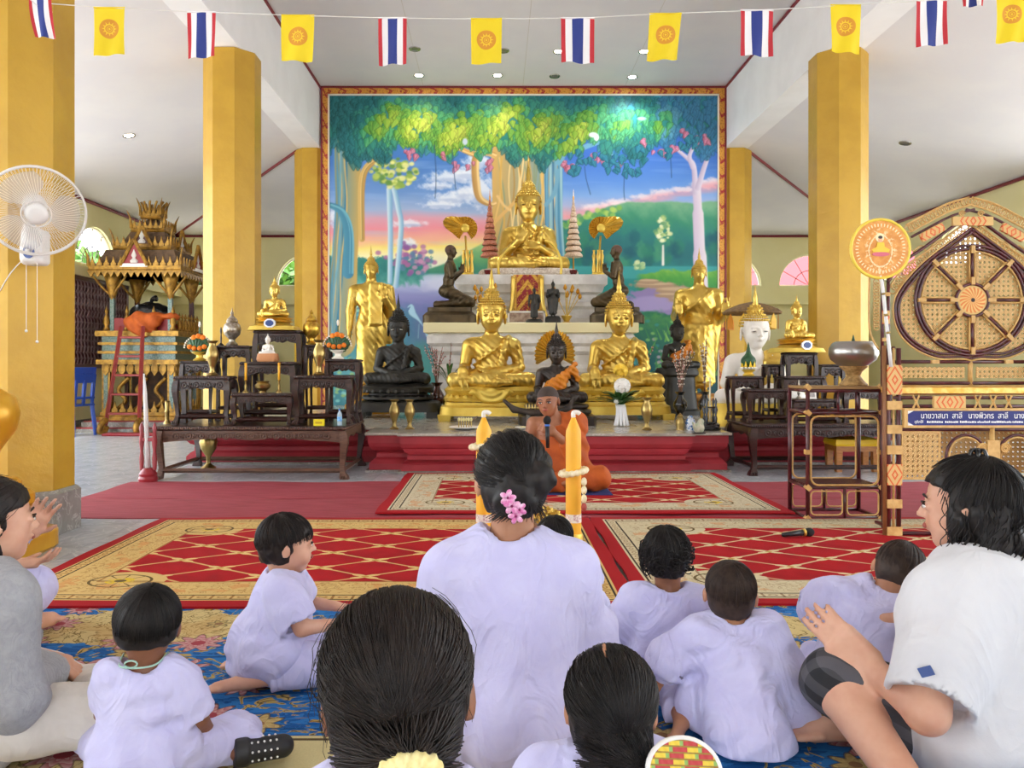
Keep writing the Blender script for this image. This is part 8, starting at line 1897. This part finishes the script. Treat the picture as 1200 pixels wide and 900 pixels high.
for i in range(4):
    for j in range(6): u = .1 + j * .155; q = a + (b - a) * u; an = math.radians(-10 + i * 42); nn = (Vector((0, 0, 1)) * math.cos(an) + d.cross(Vector((0, 0, 1))).normalized() * math.sin(an)); MB().ell(q + nn * (.031 - .002 * u), .003, 6, 4).build('dot', mat('white dot', '#e8e6e2', .6), so, True)
MB().tube(bez([k9.J['neck'] + Vector((x, y, z)) for x, y, z in ((.05, -.01, .03), (.04, .045, .022), (0, .058, .02), (-.04, .045, .022), (-.05, -.01, .03))], 5), .0022, 5).build('neck_cord', mat('pale green cord', '#a8cfc0', .6), k9.t, True)
MB().tube([k9.J['neck'] + Vector((.01 + .014 * math.cos(q_ * .6), .06, .03 + .008 * math.sin(q_ * .6))) for q_ in range(11)], .0022, 5).build('cord_knot', mat('pale green cord', '#a8cfc0', .6), k9.t, True)
# 10 - adult in grey at the frame edge
p10 = Person('adult in a grey long-sleeved top with long dark hair beside the bowl-cut boy', (-1.32, 1.93, .0065), math.radians(150), .92,
            dict(pelvis=(0, 0, .125), chest=(0, -.01, .34), neck=(0, -.02, .47), head=(.0, -.05, .59), shL=(.145, 0, .425), shR=(-.15, 0, .42), elL=(.205, -.05, .25), elR=(-.195, .0, .20), wrL=(.05, -.2, .18), wrR=(-.02, -.17, .16), hipL=(.1, 0, .11), hipR=(-.1, 0, .11), knL=(.32, -.25, .1), knR=(-.27, -.2, .1), anL=(-.02, -.31, .06), anR=(.02, -.33, .07)), .222, (0, 0, -14), SK_L, .008)
p10.body().face(); p10.shirt(GREY_T, fore=.9, ease=.024, flare=1.1, wr=.005, seed=21, sl_r=1.3, name='jersey_top', neck_r=.074); p10.pants(CREAM_P)
def long_(S, w, h): S.chain([w(0, .30, -.1), w(0, .36, -.6), w(0, .42, -1.15)], [.34 * h, .26 * h, .14 * h], .08 * h)
p10.scalp(HAIR_B, .035, -.42, .14, .003, extra=long_).strands(HAIR_B, 300, .04, gather=(0, 1, -.9), start=(2, 62), rad=.001, seed=3)
# 11 - lilac adult clapping, mostly out of frame
p11 = Person('adult in lilac holding both open hands up beside the gold pedestal', (-2.03, 2.62, .0065), math.radians(100), 1.0,
            dict(pelvis=(0, 0, .14), chest=(0, -.01, .43), neck=(0, -.02, .60), head=(.0, -.04, .745), shL=(.165, 0, .55), shR=(-.165, 0, .55), elL=(.22, -.16, .36), elR=(-.21, -.14, .34), wrL=(.10, -.36, .385), wrR=(-.05, -.36, .31), hipL=(.1, 0, .12), hipR=(-.1, 0, .12), knL=(.30, -.30, .13), knR=(-.20, -.34, .13), anL=(-.02, -.31, .06), anR=(.06, -.38, .07)), .225, (0, 0, 0), SK_L, .0075)
p11.body(hdir={'L': (-.1, -.55, .8), 'R': (.2, -.9, -.05)}, hup={'L': (1, .2, .2), 'R': (-.3, 0, -1)}, curl=(.14, .3), spread=.22).face(); p11.shirt(LILAC, fore=.8, seed=23, ease=.024, sl_r=1.3); p11.pants(LILAC)
p11.scalp(HAIR_K, .035, -.42, .05, .003, extra=long_)
# 6 - woman in the white T-shirt hugging a child
p6 = Person('woman in a white T-shirt and checked shorts with a curly black bob, hugging a child', (1.20, 1.85, .0065), math.radians(205), 1.1,
            dict(pelvis=(0, 0, .15), chest=(0, -.01, .375), neck=(0, -.03, .52), head=(.0, -.06, .64), shL=(.165, 0, .435), shR=(-.165, 0, .435), elL=(.31, .05, .235), elR=(-.235, -.12, .27), wrL=(.265, -.13, .262), wrR=(-.08, -.3, .28), hipL=(.11, -.02, .13), hipR=(-.11, -.02, .13), knL=(.30, -.20, .205), knR=(-.26, -.36, .15), anL=(.37, .08, .06), anR=(.12, -.23, .055), toeL=(.46, .02, .03), toeR=(.25, -.29, .04)), .23, (2, 0, 24), SK_L, .0075)
p6.body(hdir={'L': (.36, -.62, .6)}, hup={'L': (.84, .53, .1)}, curl=(.12, .4), spread=.06).face()
p6.shirt(WHITE_T, sleeve=.9, seed=27, ease=.032, flare=1.25, sl_r=1.3, name='t_shirt', wr=.0075, neck_r=.07, hem=.02)
def check_mat():
    m, b = new_mat('black grey check'); x, y, z = sep(coord()); p = .06; u = (ping(x + y * .6, p) < p * .25); w = (ping(z + y * .5, p) < p * .25); c = mixc(u * .5 + w * .5, '#232326', '#57555a'); setc(b, c); b.inputs['Roughness'].default_value = .85; bump(b, noise(coord(), 9, 4), .3, .02); return m
p6.pants(check_mat(), 0.0, .016, name='shorts', seed=4)
S = SDF()
MB().prism([(-.014, -.01), (.014, -.01), (.014, .01), (-.014, .01)], .003).build('sleeve_tag', mat('tag blue', '#4a5f94', .5), p6.t, loc=p6.J['shL'] + (p6.J['elL'] - p6.J['shL']) * .56 + Vector((.098, .045, .016)), rot=(0, .5, math.radians(-66)))
def bob(S, w, h):
    r = random.Random(5); S.ell(w(0, .16, -.3), (.42 * h, .36 * h, .55 * h), None, .1 * h)
    for i in range(46):
        a = r.uniform(-2.0, 2.0); z = r.uniform(-1.2, .0); q = .36 + .1 * (-z); S.ell(w(math.sin(a) * q * 1.05, math.cos(a) * q + .08, z), (r.uniform(.07, .12) * h, r.uniform(.07, .11) * h, r.uniform(.1, .17) * h), None, .04 * h)
p6.scalp(HAIR_K, .05, -.6, .2, .003, extra=bob, cell=.006)
r_ = random.Random(8); mb = MB()
for i in range(300):
    a = r_.uniform(-2.15, 2.15); z0 = r_.uniform(-.45, .2); rr = r_.uniform(.006, .014); ph = r_.uniform(0, 6); q = .42 + .05 * r_.random(); L = r_.randint(12, 22)
    mb.tube([p6.w(math.sin(a) * q * (1 + .008 * u), math.cos(a) * q + .08, z0 - u * .045) + Vector((math.sin(ph + u * .75), math.cos(ph + u * .75), 0)) * rr * min(1, u / 5) for u in range(L)], .0013, 3, cap=False)
mb.build('hair_curls', HAIR_K, p6.t, True, kind='stuff'); p6.strands(HAIR_K, 500, .055, gather=(.0, .35, 1), start=(20, 62), crown=(0, .0, 1), rad=.0011, seed=12); p6.strands(HAIR_K, 400, .055, end=95, start=(20, 45), rad=.0011, seed=13, nofringe=True, crown=(0, .3, 1))
cl = thing('hair_claw', 'small black claw clip on top of the curly bob', 'hair clip', tuple(Vector((1.20, 1.85, .0065)) + Matrix.Rotation(math.radians(205), 3, 'Z') @ p6.w(0, .10, .555))); M_CLAW = mat('shiny black plastic', '#131315', .2)
for k in range(6): a = 2 * PI * k / 6; MB().tube(bez([(0, 0, .012), (.014 * math.cos(a), .014 * math.sin(a), .014), (.021 * math.cos(a), .021 * math.sin(a), -.002)], 4), .0045, 6).build('claw', M_CLAW, cl, True)
MB().ell((0, 0, .012), (.01, .01, .008), 8, 6).build('boss', M_CLAW, cl, True)
# 7 - child in her arms
k7 = Person('child with cropped hair in lilac leaning into the woman in the white T-shirt', (1.07, 2.2, .0065), PI - .55, .58, {**kids(.66, hz=.47, lean=.05, legs='cross'), 'pelvis': (0, 0, .12), 'chest': (.0, -.03, .25), 'neck': (-.03, -.07, .33), 'head': (-.07, -.07, .395), 'shL': (.085, -.05, .305), 'shR': (-.105, -.05, .295), 'elL': (.15, -.1, .24), 'elR': (-.16, -.1, .22), 'wrL': (.1, -.22, .2), 'wrR': (-.1, -.2, .17)}, .172, (22, -16, 0), SK_M, .008)
k7.body().face(); k7.shirt(LILAC, sleeve=1.05, seed=33, ease=.03, flare=1.3, sl_r=1.8); k7.pants(LILAC); k7.scalp(HAIR_T, .012, -.26, .06, .001).strands(HAIR_T, 260, .016, end=98, rad=.0009, seed=4, lift=.008)
# 13 - the monk
mk = Person('monk in an orange robe sitting cross-legged and speaking into a microphone', (.475, 6.12, .034), -.12, 1.0,
            dict(pelvis=(0, 0, .13), chest=(.01, -.02, .40), neck=(0, -.03, .555), head=(-.05, -.07, .675), shL=(.17, -.01, .505), shR=(-.175, -.02, .50), elL=(.17, -.15, .28), elR=(-.215, -.06, .26), wrL=(.0, -.245, .45), wrR=(-.12, -.24, .16), hipL=(.1, 0, .11), hipR=(-.1, 0, .11), knL=(.33, -.22, .09), knR=(-.33, -.22, .09), anL=(-.02, -.31, .06), anR=(.02, -.33, .08)), .232, (6, -5, -14), SK_MONK, .009, ear=1.15)
mk.body(hdir={'L': (-.75, -.2, .35), 'R': (.5, -.5, -.3)}, hup={'L': (.2, -.95, .1)}, curl=(.75, .3)).face()
mk.scalp(mat('shaved scalp', '#3f3029', .7), .004, -.2, .12, 0, name='shaved_hair')
S = SDF(); J = mk.J
S.ell((0, 0, .13), (.24, .19, .15), None, .06); S.ell((.0, -.01, .28), (.175, .14, .17), None, .06); S.ell((.05, -.01, .42), (.165, .135, .14), None, .06); S.cap((.06, 0, .50), J['shL'], .08, .085, .06); S.cap(J['shL'], J['elL'], .085, .075, .05); S.cap(J['elL'], J['elL'] * .55 + J['wrL'] * .45, .075, .05, .03); S.cap(J['elL'] + Vector((.02, .02, 0)), (.22, -.1, .12), .075, .07, .06)
for q in (-1, 1): S.cap((q * .1, 0, .12), (q * .33, -.22, .10), .115, .09, .06); S.cap((q * .33, -.22, .10), (-q * .02, -.32, .08), .09, .07, .05)
S.ell((-.16, -.02, .50), (.15, .2, .15), rotm(0, -30, 0), .02, True); S.ell((-.05, -.09, .60), (.11, .12, .14), rotm(0, -25, 0), .02, True)
S.mod(lambda X, Y, Z, f: f + .008 * np.sin((X * .8 + Z * .55) * 62 + 2.2 * np.sin(Z * 13 + X * 5)) + .006 * wob((X * 12, Y * 12, Z * 9)))
S.plane((0, 0, -1), -.004); S.build('robe', M_ROBE, .0085, mk.t)
mat_ = thing('sitting_mat', 'blue sitting mat under the monk', 'mat', (.475, 6.05, .027)); rect_rings(MB(), -.33, .40, -.34, .26, [(0, 0), (.004, .003), (0, .006)]).build('mat', mat('navy mat', '#27306e', .8), mat_)
mp = Matrix.Translation((.475, 6.12, .034)) @ Matrix.Rotation(-.12, 4, 'Z') @ Vector((-.045, -.275, .47))
mm = thing('microphone', 'black handheld microphone with a blue band in the monk\'s hand', 'microphone', mp); MB().tube([(0, 0, .04), (.005, 0, -.14)], [.018, .013], 12).build('handle', mat('black plastic', '#1c1c1e', .4), mm, True); MB().ell((0, 0, .07), (.03, .03, .036), 14, 10).build('foam_head', mat('black foam', '#141414', .9, bmp=.5, bscale=300), mm, True); MB().tube([(0, 0, .026), (0, 0, .04)], .0205, 12).build('blue_band', mat('blue band', '#3f6fc4', .4), mm, True)
# ------------------------------------------------------------------ candles with garlands, gold bowl, woven fan
def big_candle(px, label, D=4.16, gz=.40):
    x = (px - 580) * D / F; t = thing('candle', label, 'candle', (x, D, .0185)); rz = .042
    MB().lathe([(.058, 0), (.06, .02), (.05, .03), (.052, .06), (.047, .07)], n=24).build('foot', M_GOLDP, t, 35)
    MB().lathe([(rz, .07), (rz, .60), (rz * .95, .625), (.010, .695), (.004, .70)], n=24).build('wax', M_CANDLE, t, 50)
    MB().tube(bez([(0, 0, .695), (.0, 0, .72), (.022, 0, .722), (.034, 0, .712)], 4), [.012] * 13, 8).build('wick', mat('white wick', '#e6e2da', .8), t, True)
    MB().lathe([(rz + .001, .13), (rz + .001, .175)], n=24, cap=False).build('paper_band', mat('printed paper', '#e8ddd0', .6, color2='#c9a0a0', scale=80, contrast=(.5, .6)), t, True)
    S = SDF()
    for k in range(14): a = 2 * PI * k / 14; S.ell((.066 * math.cos(a), .066 * math.sin(a), gz + .012 * math.cos(a)), (.019, .019, .018), None, .004)
    S.build('garland', mat('jasmine garland', '#efe4c4', .7, color2='#e2d4a4', scale=50), .0065, t)
    for i in range(4): MB().ell((.05, -.06, gz - .045 - i * .045), (.016, .016, .024), 8, 6).build('garland_tassel', mat('jasmine garland', '#efe4c4', .7) if i < 3 else mat('red tassel', '#a5463c', .6), t, True)
big_candle(567, 'tall yellow candle with a jasmine garland, beside the orchid woman\'s left ear', gz=.545); big_candle(672, 'tall yellow candle with a jasmine garland and hanging tassel, fully in view')
t = thing('gold_flower_bowl', 'bowl heaped with small gold flowers between the two candles', 'offering', ((640 - 580) * 4.36 / F, 4.36, .0185)); MB().lathe([(.05, 0), (.06, .01), (.03, .03), (.11, .08), (.12, .1), (.08, .085)], n=24).build('bowl', M_SILV, t, 35); r_ = random.Random(4); mb = MB()
for i in range(160): a = r_.uniform(0, 6.28); q = .11 * math.sqrt(r_.random()); mb.ell((q * math.cos(a), q * math.sin(a), .09 + .07 * (1 - (q / .12) ** 2) * r_.uniform(.6, 1.1)), (.014, .010, .006), 6, 4, rotm(r_.uniform(0, 180), r_.uniform(0, 180), 0))
mb.build('gold_flowers', M_GOLD, t, kind='stuff')
fan = thing('woven_fan', 'round woven hand fan in red and yellow plait with a white rim', 'fan', tuple(P(802, 905, 1.2))); fan.rotation_euler = (-.45, .1, .12)
def weave_mat():
    m, b = new_mat('red yellow plait'); x, y, z = sep(coord()); u = ffloor(x / .006); v_ = ffloor(z / .009); k = fmod(u + fmod(v_, 2.0) * 1.0 + fabs(fmod(v_, 8.0) - 4) * 2, 8.0); c = mixc(k < 4, '#e8c83c', '#c23a3c'); c = mixc((ffloor(k) > 6.5) * 1.0, c, '#8fb45c'); c = mixc(ping(z, .009) < .0012, c, '#9c7a2c'); setc(b, c); b.inputs['Roughness'].default_value = .6; bump(b, fsin(x * 520) * fsin(z * 350), .3, .003); return m
MB().lathe([(.001, -.003), (.058, -.003), (.058, .003), (.001, .003)], n=36, rot=Matrix.Rotation(PI / 2, 3, 'X'), sy=.82).build('plaited_face', weave_mat(), fan); MB().tube([(.059 * math.cos(2 * PI * k / 40), 0, .059 * .82 * math.sin(2 * PI * k / 40)) for k in range(40)], .0045, 6, closed=True).build('rim', mat('white binding', '#ece8e0', .6), fan, True); MB().tube([(0, 0, -.04), (0, 0, -.16)], .006, 6).build('handle', mat('bamboo', '#c9a468', .6), fan, True)
